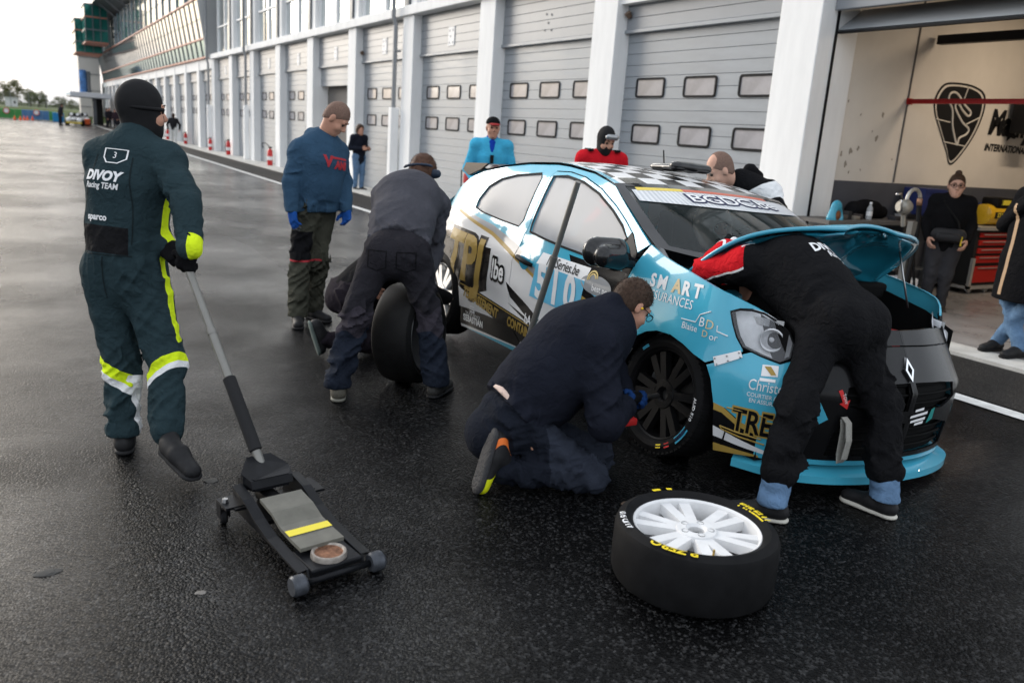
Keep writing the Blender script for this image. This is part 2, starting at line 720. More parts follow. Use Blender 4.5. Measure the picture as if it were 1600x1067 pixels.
# ================================================================ setting
def asphalt_mat(name, dark, light, r0, r1, agg=150.0, bstr=0.55, spec=0.2, pale=1.0, film=0.0):
    m = bpy.data.materials.new(name)
    m.use_nodes = True
    n, l = m.node_tree.nodes, m.node_tree.links
    b = n['Principled BSDF']
    b.inputs['Specular IOR Level'].default_value = spec
    tc = n.new('ShaderNodeTexCoord')
    vo = n.new('ShaderNodeTexVoronoi')
    vo.inputs['Scale'].default_value = agg
    l.new(tc.outputs['Object'], vo.inputs['Vector'])
    big = n.new('ShaderNodeTexNoise')
    big.inputs['Scale'].default_value = 0.55
    big.inputs['Detail'].default_value = 7.0
    big.inputs['Roughness'].default_value = 0.62
    l.new(tc.outputs['Object'], big.inputs['Vector'])
    mp = n.new('ShaderNodeMapping')
    mp.inputs['Scale'].default_value = (1.1, 0.18, 1.0)
    l.new(tc.outputs['Object'], mp.inputs['Vector'])
    strk = n.new('ShaderNodeTexNoise')
    strk.inputs['Scale'].default_value = 1.0
    strk.inputs['Detail'].default_value = 4.0
    l.new(mp.outputs[0], strk.inputs['Vector'])
    fine = n.new('ShaderNodeTexNoise')
    fine.inputs['Scale'].default_value = 60.0
    fine.inputs['Detail'].default_value = 5.0
    l.new(tc.outputs['Object'], fine.inputs['Vector'])
    # stone colours: a few pale chips in the dark binder
    cr_ = n.new('ShaderNodeValToRGB')
    cr_.color_ramp.elements[0].position = 0.0
    cr_.color_ramp.elements[0].color = tuple(x * 0.75 for x in dark) + (1,)
    e = cr_.color_ramp.elements.new(0.62)
    e.color = tuple(dark) + (1,)
    cr_.color_ramp.elements[-1].position = 1.0
    cr_.color_ramp.elements[-1].color = tuple(light) + (1,)
    l.new(vo.outputs['Color'], cr_.inputs['Fac'])
    mix = n.new('ShaderNodeMixRGB')
    mix.blend_type = 'MULTIPLY'
    mix.inputs['Fac'].default_value = 0.85
    l.new(cr_.outputs[0], mix.inputs['Color1'])
    cb = n.new('ShaderNodeValToRGB')
    cb.color_ramp.elements[0].position = 0.32
    cb.color_ramp.elements[0].color = (0.45, 0.45, 0.46, 1)
    cb.color_ramp.elements[1].position = 0.68
    cb.color_ramp.elements[1].color = (1.35, 1.32, 1.27, 1)
    l.new(big.outputs['Fac'], cb.inputs['Fac'])
    l.new(cb.outputs[0], mix.inputs['Color2'])
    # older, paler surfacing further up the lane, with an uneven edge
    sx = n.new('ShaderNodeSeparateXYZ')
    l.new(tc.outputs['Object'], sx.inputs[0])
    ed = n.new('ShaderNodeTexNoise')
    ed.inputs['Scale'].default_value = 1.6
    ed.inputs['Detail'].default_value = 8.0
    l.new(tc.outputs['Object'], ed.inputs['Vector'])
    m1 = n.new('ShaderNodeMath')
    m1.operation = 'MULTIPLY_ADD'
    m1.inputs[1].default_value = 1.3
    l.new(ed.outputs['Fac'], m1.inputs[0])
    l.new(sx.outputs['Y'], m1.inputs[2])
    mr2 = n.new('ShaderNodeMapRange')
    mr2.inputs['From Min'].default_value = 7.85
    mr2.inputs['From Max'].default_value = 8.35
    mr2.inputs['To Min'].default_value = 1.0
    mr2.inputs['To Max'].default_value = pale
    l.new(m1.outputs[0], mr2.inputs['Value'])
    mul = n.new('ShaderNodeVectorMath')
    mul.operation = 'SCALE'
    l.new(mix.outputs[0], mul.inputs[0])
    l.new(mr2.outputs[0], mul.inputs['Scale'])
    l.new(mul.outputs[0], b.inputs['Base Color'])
    add = n.new('ShaderNodeMath')
    add.operation = 'ADD'
    l.new(big.outputs['Fac'], add.inputs[0])
    l.new(strk.outputs['Fac'], add.inputs[1])
    mr = n.new('ShaderNodeMapRange')
    mr.inputs['From Min'].default_value = 0.72
    mr.inputs['From Max'].default_value = 1.25
    mr.inputs['To Min'].default_value = r0
    mr.inputs['To Max'].default_value = r1
    l.new(add.outputs[0], mr.inputs['Value'])
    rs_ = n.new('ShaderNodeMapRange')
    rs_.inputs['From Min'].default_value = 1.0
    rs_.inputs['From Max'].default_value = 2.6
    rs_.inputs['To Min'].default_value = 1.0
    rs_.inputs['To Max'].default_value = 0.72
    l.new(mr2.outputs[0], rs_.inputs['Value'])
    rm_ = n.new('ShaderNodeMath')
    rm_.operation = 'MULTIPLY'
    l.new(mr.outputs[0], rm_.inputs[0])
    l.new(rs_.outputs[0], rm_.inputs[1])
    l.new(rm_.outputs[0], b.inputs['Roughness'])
    b1 = n.new('ShaderNodeBump')
    b1.inputs['Strength'].default_value = bstr
    b1.inputs['Distance'].default_value = 0.005
    l.new(vo.outputs['Distance'], b1.inputs['Height'])
    b1.invert = True
    b2 = n.new('ShaderNodeBump')
    b2.inputs['Strength'].default_value = 0.35
    b2.inputs['Distance'].default_value = 0.004
    l.new(fine.outputs['Fac'], b2.inputs['Height'])
    l.new(b1.outputs[0], b2.inputs['Normal'])
    l.new(b2.outputs[0], b.inputs['Normal'])
    # film of water: patchy, smoother than the stones below it
    wf = n.new('ShaderNodeMapRange')
    wf.inputs['From Min'].default_value = 0.40
    wf.inputs['From Max'].default_value = 0.66
    wf.inputs['To Min'].default_value = film * .15
    wf.inputs['To Max'].default_value = film
    l.new(big.outputs['Fac'], wf.inputs['Value'])
    l.new(wf.outputs[0], b.inputs['Coat Weight'])
    b.inputs['Coat IOR'].default_value = 1.20
    b.inputs['Coat Roughness'].default_value = 0.16
    b3 = n.new('ShaderNodeBump')
    b3.inputs['Strength'].default_value = 0.50
    b3.inputs['Distance'].default_value = 0.004
    l.new(vo.outputs['Distance'], b3.inputs['Height'])
    l.new(b3.outputs[0], b.inputs['Coat Normal'])
    return m


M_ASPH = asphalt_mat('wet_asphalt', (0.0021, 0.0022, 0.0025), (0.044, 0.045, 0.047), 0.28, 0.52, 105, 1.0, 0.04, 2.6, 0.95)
M_ASPH3 = asphalt_mat('dry_asphalt', (0.022, 0.021, 0.020), (0.075, 0.07, 0.065), 0.55, 0.75, 120, .6, .1)
M_GRASS = pm('grass', (0.075, 0.10, 0.03), 0.9, var=0.4, vscale=1.5, bump=0.6, bscale=20)
M_LINE = pm('road_paint', (0.62, 0.62, 0.60), 0.55, var=0.22, vscale=9, bump=0.3, bscale=150)
M_KERB = pm('kerb_concrete', (0.50, 0.49, 0.46), 0.7, var=0.2, vscale=4, bump=0.3, bscale=60)
M_WALL = pm('white_render', (0.80, 0.80, 0.79), 0.75, var=0.075, vscale=2.2, bump=0.12, bscale=40, stretch=(1.6, 1.6, .35))
M_DOOR = pm('door_grey', (0.255, 0.275, 0.295), 0.38, var=0.09, vscale=2.4, bump=0.12, bscale=700, spec=0.4, stretch=(1, .7, 3), rvar=.08)
M_DOOR2 = pm('door_header_grey', (0.235, 0.25, 0.268), 0.38, var=0.05, vscale=2.0, spec=0.4)
M_RUB = pm('black_rubber_seal', (0.012, 0.012, 0.013), 0.65, spec=.12)
M_PANE = pm('door_window_acrylic', (0.27, 0.265, 0.28), 0.12, var=0.25, vscale=2.5, spec=0.6)
M_DGREY = pm('dark_grey_metal', (0.13, 0.14, 0.15), 0.45, metal=0.3)
M_PIPE = pm('grey_pipe', (0.25, 0.26, 0.27), 0.45)
M_UGLASS = pm('sky_reflecting_glass', (0.62, 0.66, 0.66), 0.06, metal=0.85, var=0.06, vscale=0.5)
M_GGLASS = pm('green_reflection_glass', (0.16, 0.33, 0.28), 0.06, metal=0.75, var=0.35, vscale=0.6)  # green in the colour stands in for trees mirrored in the glass
M_TGLASS = pm('dark_green_glass', (0.02, 0.14, 0.12), 0.08, metal=0.4, var=0.3, vscale=0.4)
M_RUST = pm('red_oxide_rail', (0.42, 0.16, 0.11), 0.5)
M_GRF = pm('garage_floor', (0.23, 0.22, 0.215), 0.30, var=0.25, vscale=1.6, rvar=0.12, bump=0.08, bscale=30)
M_GWALL = pm('garage_wall_paint', (0.66, 0.63, 0.58), 0.8, var=0.07, vscale=1.2, bump=0.1, bscale=25)
M_DADO = pm('garage_dado_paint', (0.075, 0.08, 0.095), 0.6, var=0.12, vscale=2)
M_CEIL = pm('garage_ceiling', (0.16, 0.15, 0.14), 0.85)
M_BLACK = pm('black_paint', (0.012, 0.012, 0.013), 0.5)
M_REDBEAM = pm('red_beam_paint', (0.40, 0.025, 0.025), 0.45)
M_WHITE = pm('white_sheet', (0.78, 0.78, 0.78), 0.5)


def sheet(name, pts, z, mat):
    o = link(name, mesh_of(name, [(x, y, z) for x, y in pts], [tuple(range(len(pts)))]), mat)
    return struct(o)


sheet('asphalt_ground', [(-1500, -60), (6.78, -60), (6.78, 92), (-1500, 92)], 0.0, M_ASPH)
sheet('dry_asphalt_strip', [(5.66, -60), (6.74, -60), (6.74, 91), (5.66, 91)], 0.004, M_ASPH3)
sheet('pit_lane_line', [(5.46, -60), (5.61, -60), (5.61, 91), (5.46, 91)], 0.008, M_LINE)
sheet('grass_field', [(-1500, 91.9), (1500, 91.9), (1500, 2500), (-1500, 2500)], -0.02, M_GRASS)
kb = MB()
kb.box((6.78, -30, -0.2), (7.14, 96.5, 0.03))
struct(kb.build('kerb', M_KERB))
kb = MB()
kb.box((7.14, -30, -0.2), (16.0, 3.37, 0.026))
kb.box((7.14, 6.42, -0.2), (16.0, 96.5, 0.026))
struct(kb.build('building_apron', M_KERB))
kb = MB()
kb.box((7.14, 3.37, -0.2), (16.0, 6.42, 0.028))
struct(kb.build('garage_floor', M_GRF))

# ---------------------------------------------------------------- pit building
PIT = thing('pit_building', 'long white pit building with grey roller garage doors between square pillars', 'building', (7.4, 6.7, 0))


def lb(mb_fn, name, mats, parent=PIT, smooth=False):
    """build in world coordinates, parented to the building"""
    b = MB()
    mb_fn(b)
    b.v = [(x - 7.4, y - 6.7, z) for x, y, z in b.v]
    return b.build(name, mats, parent, smooth=smooth)


PITCH, NB = 3.63, 25
PILLAR_ME = None
for k in range(-1, NB + 1):
    y0 = 6.42 + PITCH * k
    if PILLAR_ME is None:
        b = MB()
        b.box((0, 0, 0), (0.62, 0.58, 3.93), bev=0.012)
        PILLAR_ME = b.mesh('pillar')
    link('pillar', PILLAR_ME, M_WALL, PIT, (0, y0 - 6.7, 0))

# shared door pieces
b = MB()
b.box((0, 0.0, 0.002), (0.04, 3.05, 0.1525), bev=0.004)
PANEL_ME = b.mesh('panel')
b = MB()
b.box((0, 0.0, 0.002), (0.04, 3.05, 0.1525), bev=0.004)
HPANEL_ME = b.mesh('header_panel')


def rrect(w, h, r, n=4):
    out = []
    for cx, cy, a0 in ((w / 2 - r, h / 2 - r, 0), (-w / 2 + r, h / 2 - r, 90), (-w / 2 + r, -h / 2 + r, 180), (w / 2 - r, -h / 2 + r, 270)):
        for i in range(n + 1):
            a = math.radians(a0 + 90 * i / n)
            out.append((cx + r * math.cos(a), cy + r * math.sin(a)))
    return out


def ring_mesh(name, w, h, r, t, d):
    o_, i_ = rrect(w, h, r), rrect(w - 2 * t, h - 2 * t, max(0.005, r - t))
    n = len(o_)
    v = [(-d, x, y) for x, y in o_] + [(-d, x, y) for x, y in i_] + [(0, x, y) for x, y in o_] + [(0, x, y) for x, y in i_]
    f = []
    for i in range(n):
        j = (i + 1) % n
        f += [(i, j, n + j, n + i), (i, 2 * n + i, 2 * n + j, j), (n + i, n + j, 3 * n + j, 3 * n + i)]
    return mesh_of(name, v, f)


WFRAME_ME = ring_mesh('window_frame', 0.62, 0.27, 0.05, 0.028, 0.016)
pp_ = rrect(0.58, 0.23, 0.03)
WPANE_ME = mesh_of('pane', [(-0.004, x, y) for x, y in pp_], [tuple(range(len(pp_)))])


def door(bay, z_raise=0.0, parts=True):
    """sectional door of one bay; z_raise = how far it is rolled up"""
    y0 = 7.0 + PITCH * bay - 6.7
    top = 3.10
    e = bpy.data.objects.new('garage_door', None)
    COL.objects.link(e)
    e.parent = PIT
    e.location = (0.25, y0, 0)
    if parts:
        i = 0
        z = 0.03
        while z < top:
            zz = z + z_raise
            if zz < top:
                link('panel', PANEL_ME, M_DOOR, e, (0, 0, zz))
            z += 0.1545
            i += 1
    else:
        b = MB()
        b.box((0, 0, 0.03), (0.04, 3.05, top))
        for i in range(1, 20):
            b.box((-0.003, 0, 0.03 + i * 0.1545), (0, 3.05, 0.034 + i * 0.1545 + 0.136))
        b.build('panel', M_DOOR, e)
    for wz in (1.715, 2.345):
        for wy in (0.43, 1.44, 2.45):
            if wz + z_raise < top - 0.1:
                link('window', WFRAME_ME, M_RUB, e, (-0.001, wy, wz + z_raise))
                link('pane', WPANE_ME, M_PANE, e, (-0.001, wy, wz + z_raise))
    b = MB()
    b.box((-0.01, -0.03, 0.026), (0.03, -0.001, 3.1))
    b.box((-0.01, 3.051, 0.026), (0.03, 3.08, 3.1))
    b.build('side_seal', M_RUB, e)
    # header shutter box above the door
    hb = bpy.data.objects.new('door_header', None)
    COL.objects.link(hb)
    hb.parent = PIT
    hb.location = (0.19, y0, 0)
    zt = 3.46 if bay == 0 else 3.93
    z = 3.14
    while z < zt:
        link('header_panel', HPANEL_ME, M_DOOR2, hb, (0, 0, z))
        z += 0.1545
    b = MB()
    b.box((-0.03, 0, 3.085), (0.05, 3.05, 3.135), bev=0.006)
    b.build('lip', M_DOOR, hb)
    if bay in (2, 3, 5, 6, 7, 8, 4):
        b = MB()
        b.box((-0.014, 1.40, 3.24), (-0.002, 1.68, 3.60))
        pl = b.build('number_plate', M_WHITE, hb)
        b = MB()
        for a, c in ((1.46, 3.30), (1.62, 3.30), (1.46, 3.53), (1.62, 3.53), (1.57, 3.42)):
            b.box((-0.018, a - .02, c - .02), (-0.0145, a + .02, c + .02))
        b.build('bolt_mark', M_PIPE, hb)
    elif bay == 1:
        b = MB()
        for a, c in ((1.44, 3.28), (1.64, 3.29), (1.46, 3.52), (1.62, 3.54), (1.55, 3.40)):
            b.box((-0.012, a - .014, c - .014), (-0.001, a + .014, c + .014))
        b.build('bolt_mark', M_DGREY, hb)
    return e


for bay in range(0, NB):
    if bay == 4:
        door(bay, 2.55)
    else:
        door(bay, 0.0, parts=bay < 10)

# lintel beams and first floor
lb(lambda b: b.box((7.46, 7.0, 3.47), (7.98, 10.05, 3.93)), 'lintel', M_WALL)
lb(lambda b: b.box((7.46, 3.37, 3.47), (7.58, 6.42, 3.93)), 'lintel', M_WALL)
lb(lambda b: b.box((7.33, 2.6, 3.93), (8.2, 39.6, 4.13), bev=0.015), 'sill_band', M_WALL)
lb(lambda b: b.box((7.43, 39.6, 3.55), (8.2, 97.2, 4.02), bev=0.015), 'beam', M_WALL)
# first floor: posts, glass panes, mullions
for k in range(-1, 9):
    y0 = 6.42 + PITCH * k
    lb(lambda b: b.box((7.40, y0 + 0.33, 4.13), (7.75, y0 + 0.60, 7.4)), 'post', M_DGREY)
    lb(lambda b: b.box((7.46, y0 + 0.02, 4.13), (7.70, y0 + 0.325, 7.4)), 'post', M_WALL)
    for i in range(2):
        ya = y0 + 0.62 + i * 1.5
        lb(lambda b: b.box((7.62, ya + 0.05, 4.20), (7.64, ya + 1.44, 7.3)), 'window_glass', M_UGLASS)
        lb(lambda b: (b.box((7.56, ya, 4.13), (7.66, ya + 0.05, 7.4)), b.box((7.56, ya + 1.44, 4.13), (7.66, ya + 1.497, 7.4)),
                      b.box((7.565, ya + 0.05, 4.13), (7.66, ya + 1.44, 4.20)), b.box((7.565, ya + 0.05, 5.2), (7.66, ya + 1.44, 5.25))), 'window_frame', M_WHITE)
lb(lambda b: b.box((7.3, 2.6, 7.4), (9.2, 39.6, 7.8)), 'cornice', M_WALL)
lb(lambda b: b.box((7.95, 2.6, 4.13), (15.9, 39.6, 7.39)), 'upper_floor', M_DGREY)
lb(lambda b: b.box((7.86, 6.71, 0.03), (8.06, 97, 3.92)), 'inner_wall', M_CEIL)   # behind the closed doors
# pipes
for yy, z0 in ((18.02, 2.0), (32.55, 2.0), (39.75, 2.0)):
    lb(lambda b: (b.tube([(7.28, yy, z0), (7.28, yy, 3.75), (7.22, yy, 3.95), (7.22, yy, 7.3)], 0.05, 10), b.box((7.24, yy - .06, 3.2), (7.40, yy + .06, 3.24))), 'drain_pipe', M_PIPE)
    lb(lambda b: b.box((7.20, yy - 0.09, 0.03), (7.39, yy + 0.09, z0), bev=0.01), 'pipe_guard', M_WALL)
for yy in (9.97, 20.86):
    lb(lambda b: b.tube([(7.52, yy, 3.36), (7.57, yy, 3.30)], [0.05, 0.035], 10), 'camera_fitting', pm('brown_fitting', (0.16, 0.11, 0.08), 0.6))

# glass fronted part further down the lane
FY0, FY1 = 40.2, 95.0


def fx(z):
    return 7.39 - (z - 4.07) * 0.165


ncol = 44
dw = (FY1 - FY0) / ncol
rows = ((4.10, 4.80, M_GGLASS), (4.86, 5.62, M_UGLASS), (5.65, 6.42, M_UGLASS))  # bottom row: tree reflection coloured into the panes
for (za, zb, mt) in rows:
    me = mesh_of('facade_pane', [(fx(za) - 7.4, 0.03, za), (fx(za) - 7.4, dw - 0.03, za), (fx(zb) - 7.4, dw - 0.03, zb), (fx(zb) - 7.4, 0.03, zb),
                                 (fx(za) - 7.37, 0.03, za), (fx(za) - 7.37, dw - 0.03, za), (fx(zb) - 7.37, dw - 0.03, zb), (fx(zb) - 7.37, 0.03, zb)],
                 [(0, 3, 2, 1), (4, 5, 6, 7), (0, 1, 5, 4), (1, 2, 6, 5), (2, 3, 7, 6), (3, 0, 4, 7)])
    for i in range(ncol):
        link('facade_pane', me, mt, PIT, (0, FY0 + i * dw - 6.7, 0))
mull = mesh_of('mullion', [(fx(4.05) - 7.44, 0, 4.05), (fx(4.05) - 7.44, 0.06, 4.05), (fx(6.5) - 7.44, 0.06, 6.5), (fx(6.5) - 7.44, 0, 6.5),
                           (fx(4.05) - 7.36, 0, 4.05), (fx(4.05) - 7.36, 0.06, 4.05), (fx(6.5) - 7.36, 0.06, 6.5), (fx(6.5) - 7.36, 0, 6.5)],
               [(0, 3, 2, 1), (4, 5, 6, 7), (0, 1, 5, 4), (1, 2, 6, 5), (2, 3, 7, 6), (3, 0, 4, 7)])
for i in range(ncol + 1):
    link('mullion', mull, M_DGREY, PIT, (0, FY0 + i * dw - 6.73, 0))
for z in (4.06, 4.83, 6.47):
    lb(lambda b: b.box((fx(z) - 0.07, FY0 - .05, z - 0.035), (fx(z) + 0.05, FY1, z + 0.035)), 'rail', M_RUST)
lb(lambda b: b.box((7.46, FY0 - 0.05, 4.03), (15.9, FY1 + 2, 6.6)), 'glass_block', M_DGREY)
# end cheek of the glass front
lb(lambda b: b.prism([(7.30, 40.14, 4.02), (6.86, 40.14, 6.75), (8.3, 40.14, 7.3), (8.3, 40.14, 4.02)], (0, -0.12, 0)), 'end_cheek', pm('cheek_grey', (0.42, 0.43, 0.43), 0.6))
# upper storey glazing and roof
nc2 = 22
d2 = (FY1 - FY0) / nc2
lb(lambda b: b.box((7.35, FY0 + 3, 6.55), (15.8, FY1 + 2, 9.0)), 'upper_block', M_DGREY)
for i in range(2, nc2):
    ya = FY0 + i * d2
    for (za, zb) in ((6.62, 7.5), (7.56, 8.9)):
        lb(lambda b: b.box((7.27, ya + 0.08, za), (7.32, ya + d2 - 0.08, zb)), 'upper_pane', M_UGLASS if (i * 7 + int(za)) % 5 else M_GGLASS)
    lb(lambda b: b.box((7.2, ya - 0.07, 6.55), (7.34, ya + 0.07, 9.0)), 'upper_post', pm('steel_blue_post', (0.22, 0.27, 0.31), 0.5))
lb(lambda b: b.prism([(5.6, FY0 + 6, 9.75), (8.0, FY0 + 6, 9.0), (16, FY0 + 6, 9.0), (16, FY0 + 6, 9.9), (5.6, FY0 + 6, 9.95)], (0, FY1 - FY0 - 4, 0)), 'roof', M_DGREY)
for i in range(12):
    yy = FY0 + 8 + i * 4.3
    lb(lambda b: b.tube([(7.25, yy, 8.7), (5.8, yy, 9.78)], 0.05, 6), 'roof_brace', M_PIPE)

# ---------------------------------------------------------------- open garage bay
GY0, GY1 = 3.37, 6.42
lb(lambda b: b.box((8.02, 6.47, 0.03), (15.9, 6.70, 3.92)), 'side_wall', M_GWALL)
lb(lambda b: b.box((7.66, 6.43, 0.03), (8.019, 6.60, 3.92)), 'side_wall', M_GWALL)
lb(lambda b: b.box((7.70, 6.455, 0.03), (15.9, 6.466, 1.32)), 'dado', M_DADO)
lb(lambda b: b.box((8.02, 3.1, 0.03), (15.9, 3.33, 3.92)), 'side_wall', M_GWALL)
lb(lambda b: b.box((15.7, 3.34, 0.03), (15.9, 6.46, 3.92)), 'back_wall', M_GWALL)
lb(lambda b: b.box((7.6, 3.34, 3.75), (15.9, 6.46, 3.92)), 'ceiling', M_CEIL)
# joint between wall slabs
lb(lambda b: b.box((9.14, 6.452, 1.33), (9.152, 6.472, 3.7)), 'wall_joint', M_CEIL)
# red crane beam crossing from the wall
lb(lambda b: (b.box((9.12, 3.35, 2.255), (9.20, 6.44, 2.262)), b.box((9.12, 3.35, 2.298), (9.20, 6.44, 2.305)), b.box((9.155, 3.35, 2.262), (9.165, 6.44, 2.298)),
              b.box((9.11, 6.44, 2.245), (9.21, 6.454, 2.315))), 'red_beam', M_REDBEAM)
# rolled-up door: header and the lowest panel hanging under it
lb(lambda b: b.box((7.58, 3.38, 3.09), (7.64, 6.41, 3.46), bev=0.01), 'door_header', M_DOOR2)
lb(lambda b: b.prism([(7.66, 3.40, 2.90), (7.70, 3.40, 2.88), (8.05, 3.40, 3.12), (8.02, 3.40, 3.15)], (0, 3.0, 0)), 'rolled_door', M_DOOR)
lb(lambda b: b.box((7.655, 3.40, 2.865), (7.71, 6.40, 2.885)), 'door_seal', M_RUB)
lb(lambda b: b.box((7.645, 6.405, 0.03), (7.675, 6.425, 3.1)), 'door_track', M_RUB)
lb(lambda b: (b.box((8.3, 4.1, 3.05), (13.0, 4.22, 3.15)), b.box((9.4, 3.5, 2.95), (9.5, 6.4, 3.05)), b.box((9.6, 4.8, 2.55), (9.95, 5.1, 2.95))), 'door_rail', M_BLACK)
# worn patches where paint has come off
M_CHIP = pm('bare_concrete', (0.30, 0.27, 0.23), 0.9, var=0.2, vscale=30)
chips = MB()
rr = random.Random(4)
for (x, z, s) in [(7.83, 1.93, .03), (8.12, 1.63, .035), (8.28, 1.66, .045), (8.40, 1.70, .035), (8.22, 1.50, .04), (8.30, 1.42, .025), (7.98, 1.45, .02), (8.35, 2.07, .02),
                  (8.75, 2.10, .035), (8.70, 1.82, .04), (8.50, 1.45, .02), (8.02, 1.55, .02), (9.05, 1.60, .018), (8.1, 2.2, .02), (8.6, 1.9, .02)]:
    pts = []
    for i in range(9):
        a = 2 * math.pi * i / 9
        r_ = s * rr.uniform(.35, 1.1)
        pts.append((x + r_ * math.cos(a) * .8, 6.4635 if False else 0, z + r_ * math.sin(a) * 1.2))
    yw = 6.4285 if x < 8.02 else 6.4685
    chips.add([(p[0], yw, p[2]) for p in pts], [tuple(range(9))])
chips.v = [(x - 7.4, y - 6.7, z) for x, y, z in chips.v]
chips.build('paint_chip', M_CHIP, PIT)
# ================================================================ race car
M_BLUE = pm('car_sky_blue', (0.055, 0.36, 0.50), 0.28, coat=0.75, var=0.02, vscale=3)
M_CWHITE = pm('car_white', (0.66, 0.66, 0.66), 0.35, coat=0.25)
M_CBLACK = pm('car_gloss_black', (0.006, 0.006, 0.0065), 0.25, coat=0.12, spec=.15)
M_GOLD = pm('car_gold', (0.36, 0.24, 0.055), 0.42, coat=0.1)
M_CGREY = pm('car_grey', (0.26, 0.27, 0.28), 0.35, coat=0.5)
M_TEAL = pm('bonnet_teal', (0.012, 0.17, 0.25), 0.22, coat=1.0)
M_PLAST = pm('black_plastic', (0.007, 0.007, 0.0075), 0.45, spec=.14, var=0.2, vscale=20)
M_GLOSSP = pm('gloss_black_plastic', (0.008, 0.008, 0.009), 0.12, coat=0.5)
M_VOID = pm('dark_interior', (0.006, 0.006, 0.006), 0.85, spec=.08)
M_CHROME = pm('chrome', (0.75, 0.76, 0.77), 0.12, metal=1.0)
M_STEEL = pm('brushed_steel', (0.42, 0.42, 0.42), 0.35, metal=1.0, rvar=0.1, vscale=40)
M_CAGE = pm('cage_white', (0.55, 0.56, 0.56), 0.4)
M_TYRE = pm('tyre_rubber', (0.0085, 0.0085, 0.009), 0.62, spec=.10, var=0.25, vscale=14, bump=0.12, bscale=90)
M_RIMB = pm('rim_black', (0.006, 0.006, 0.0065), 0.35, spec=.14, var=0.15, vscale=30)
M_RIMW = pm('rim_white', (0.66, 0.66, 0.66), 0.45, var=0.07, vscale=14, bump=0.1, bscale=40)
M_RIMS = pm('rim_silver', (0.60, 0.61, 0.62), 0.3, metal=0.7)
M_YEL = pm('yellow_marking', (0.72, 0.55, 0.02), 0.5)
M_CYAN = pm('cyan_marking', (0.06, 0.42, 0.62), 0.5)
M_REDM = pm('red_marking', (0.55, 0.03, 0.03), 0.5)
M_PLB = pm('number_blue', (0.13, 0.46, 0.66), 0.35, coat=0.4)
M_STKW = pm('sticker_white', (0.76, 0.76, 0.76), 0.4)


def glass_mat(name, col, alpha, rough=0.03, coat=1.0):
    """thin pane: part see-through, part glossy"""
    m = bpy.data.materials.new(name)
    m.use_nodes = True
    n, l = m.node_tree.nodes, m.node_tree.links
    b = n['Principled BSDF']
    b.inputs['Base Color'].default_value = tuple(col) + (1,)
    b.inputs['Roughness'].default_value = rough
    b.inputs['Specular IOR Level'].default_value = 0.8 if coat else 0.3
    b.inputs['Coat Weight'].default_value = coat
    b.inputs['Coat Roughness'].default_value = 0.02
    tr = n.new('ShaderNodeBsdfTransparent')
    mx = n.new('ShaderNodeMixShader')
    fr = n.new('ShaderNodeFresnel')
    fr.inputs['IOR'].default_value = 1.5
    ad = n.new('ShaderNodeMath')
    ad.operation = 'ADD'
    ad.use_clamp = True
    ad.inputs[1].default_value = alpha
    l.new(fr.outputs[0], ad.inputs[0])
    l.new(ad.outputs[0], mx.inputs[0])
    l.new(tr.outputs[0], mx.inputs[1])
    l.new(b.outputs[0], mx.inputs[2])
    l.new(mx.outputs[0], n['Material Output'].inputs['Surface'])
    return m


M_SWIN = glass_mat('milky_sky_polycarbonate', (0.44, 0.45, 0.47), 0.48, 0.25, 0.0)  # scratched plastic; pale base colour also carries the white sky reflection
M_WSCR = glass_mat('windscreen_glass', (0.05, 0.07, 0.07), 0.10, 0.01)
M_LENS = glass_mat('headlight_lens', (0.55, 0.57, 0.60), 0.10, 0.02)

CAR = thing('race_car', 'sky blue hatchback race car number 510 with gold and white lettering and bonnet open', 'car', (3.585, 3.041, 0), -math.pi / 2)
ROLL = .055        # the jack under the right sill lifts that side a little
CAR.matrix_world = Matrix.Translation((3.585, 3.041, 0)) @ Matrix.Rotation(-math.pi / 2, 4, 'Z') @ Matrix.Translation((0, -.885, .5)) @ Matrix.Rotation(-ROLL, 4, 'X') @ Matrix.Translation((0, .885, -.5))

_PL = [(-3.20, 0), (-3.19, .30), (-3.15, .52), (-3.06, .68), (-2.90, .79), (-2.6, .855), (-2.2, .88), (-1.8, .872), (-1.3, .865), (-.7, .868),
       (-.2, .88), (.15, .882), (.32, .86), (.46, .80), (.58, .71), (.68, .59), (.76, .43), (.81, .22), (.825, 0)]
_pl = np.array(cr(_PL, 12))
_seg = np.r_[0, np.cumsum(np.hypot(*np.diff(_pl, axis=0).T))]
_U = _seg - np.interp(0, _pl[100:150, 0], _seg[100:150])
_tan = np.gradient(_pl, axis=0)
_tan /= np.linalg.norm(_tan, axis=1)[:, None]
_IZ = [.1, .2, .35, .55, .75, .95, 1.1, 1.25, 1.35, 1.42, 1.5]
_IV = [v - .055 * (z - .5) for z, v in zip([.1, .2, .35, .55, .75, .95, 1.1, 1.25, 1.35, 1.42, 1.5], [.05, .03, .012, 0, .012, .05, .115, .19, .25, .33, .5])]
UC = float(_U[-1])


def sstep(a, b, x):
    t = min(1, max(0, (x - a) / (b - a)))
    return t * t * (3 - 2 * t)


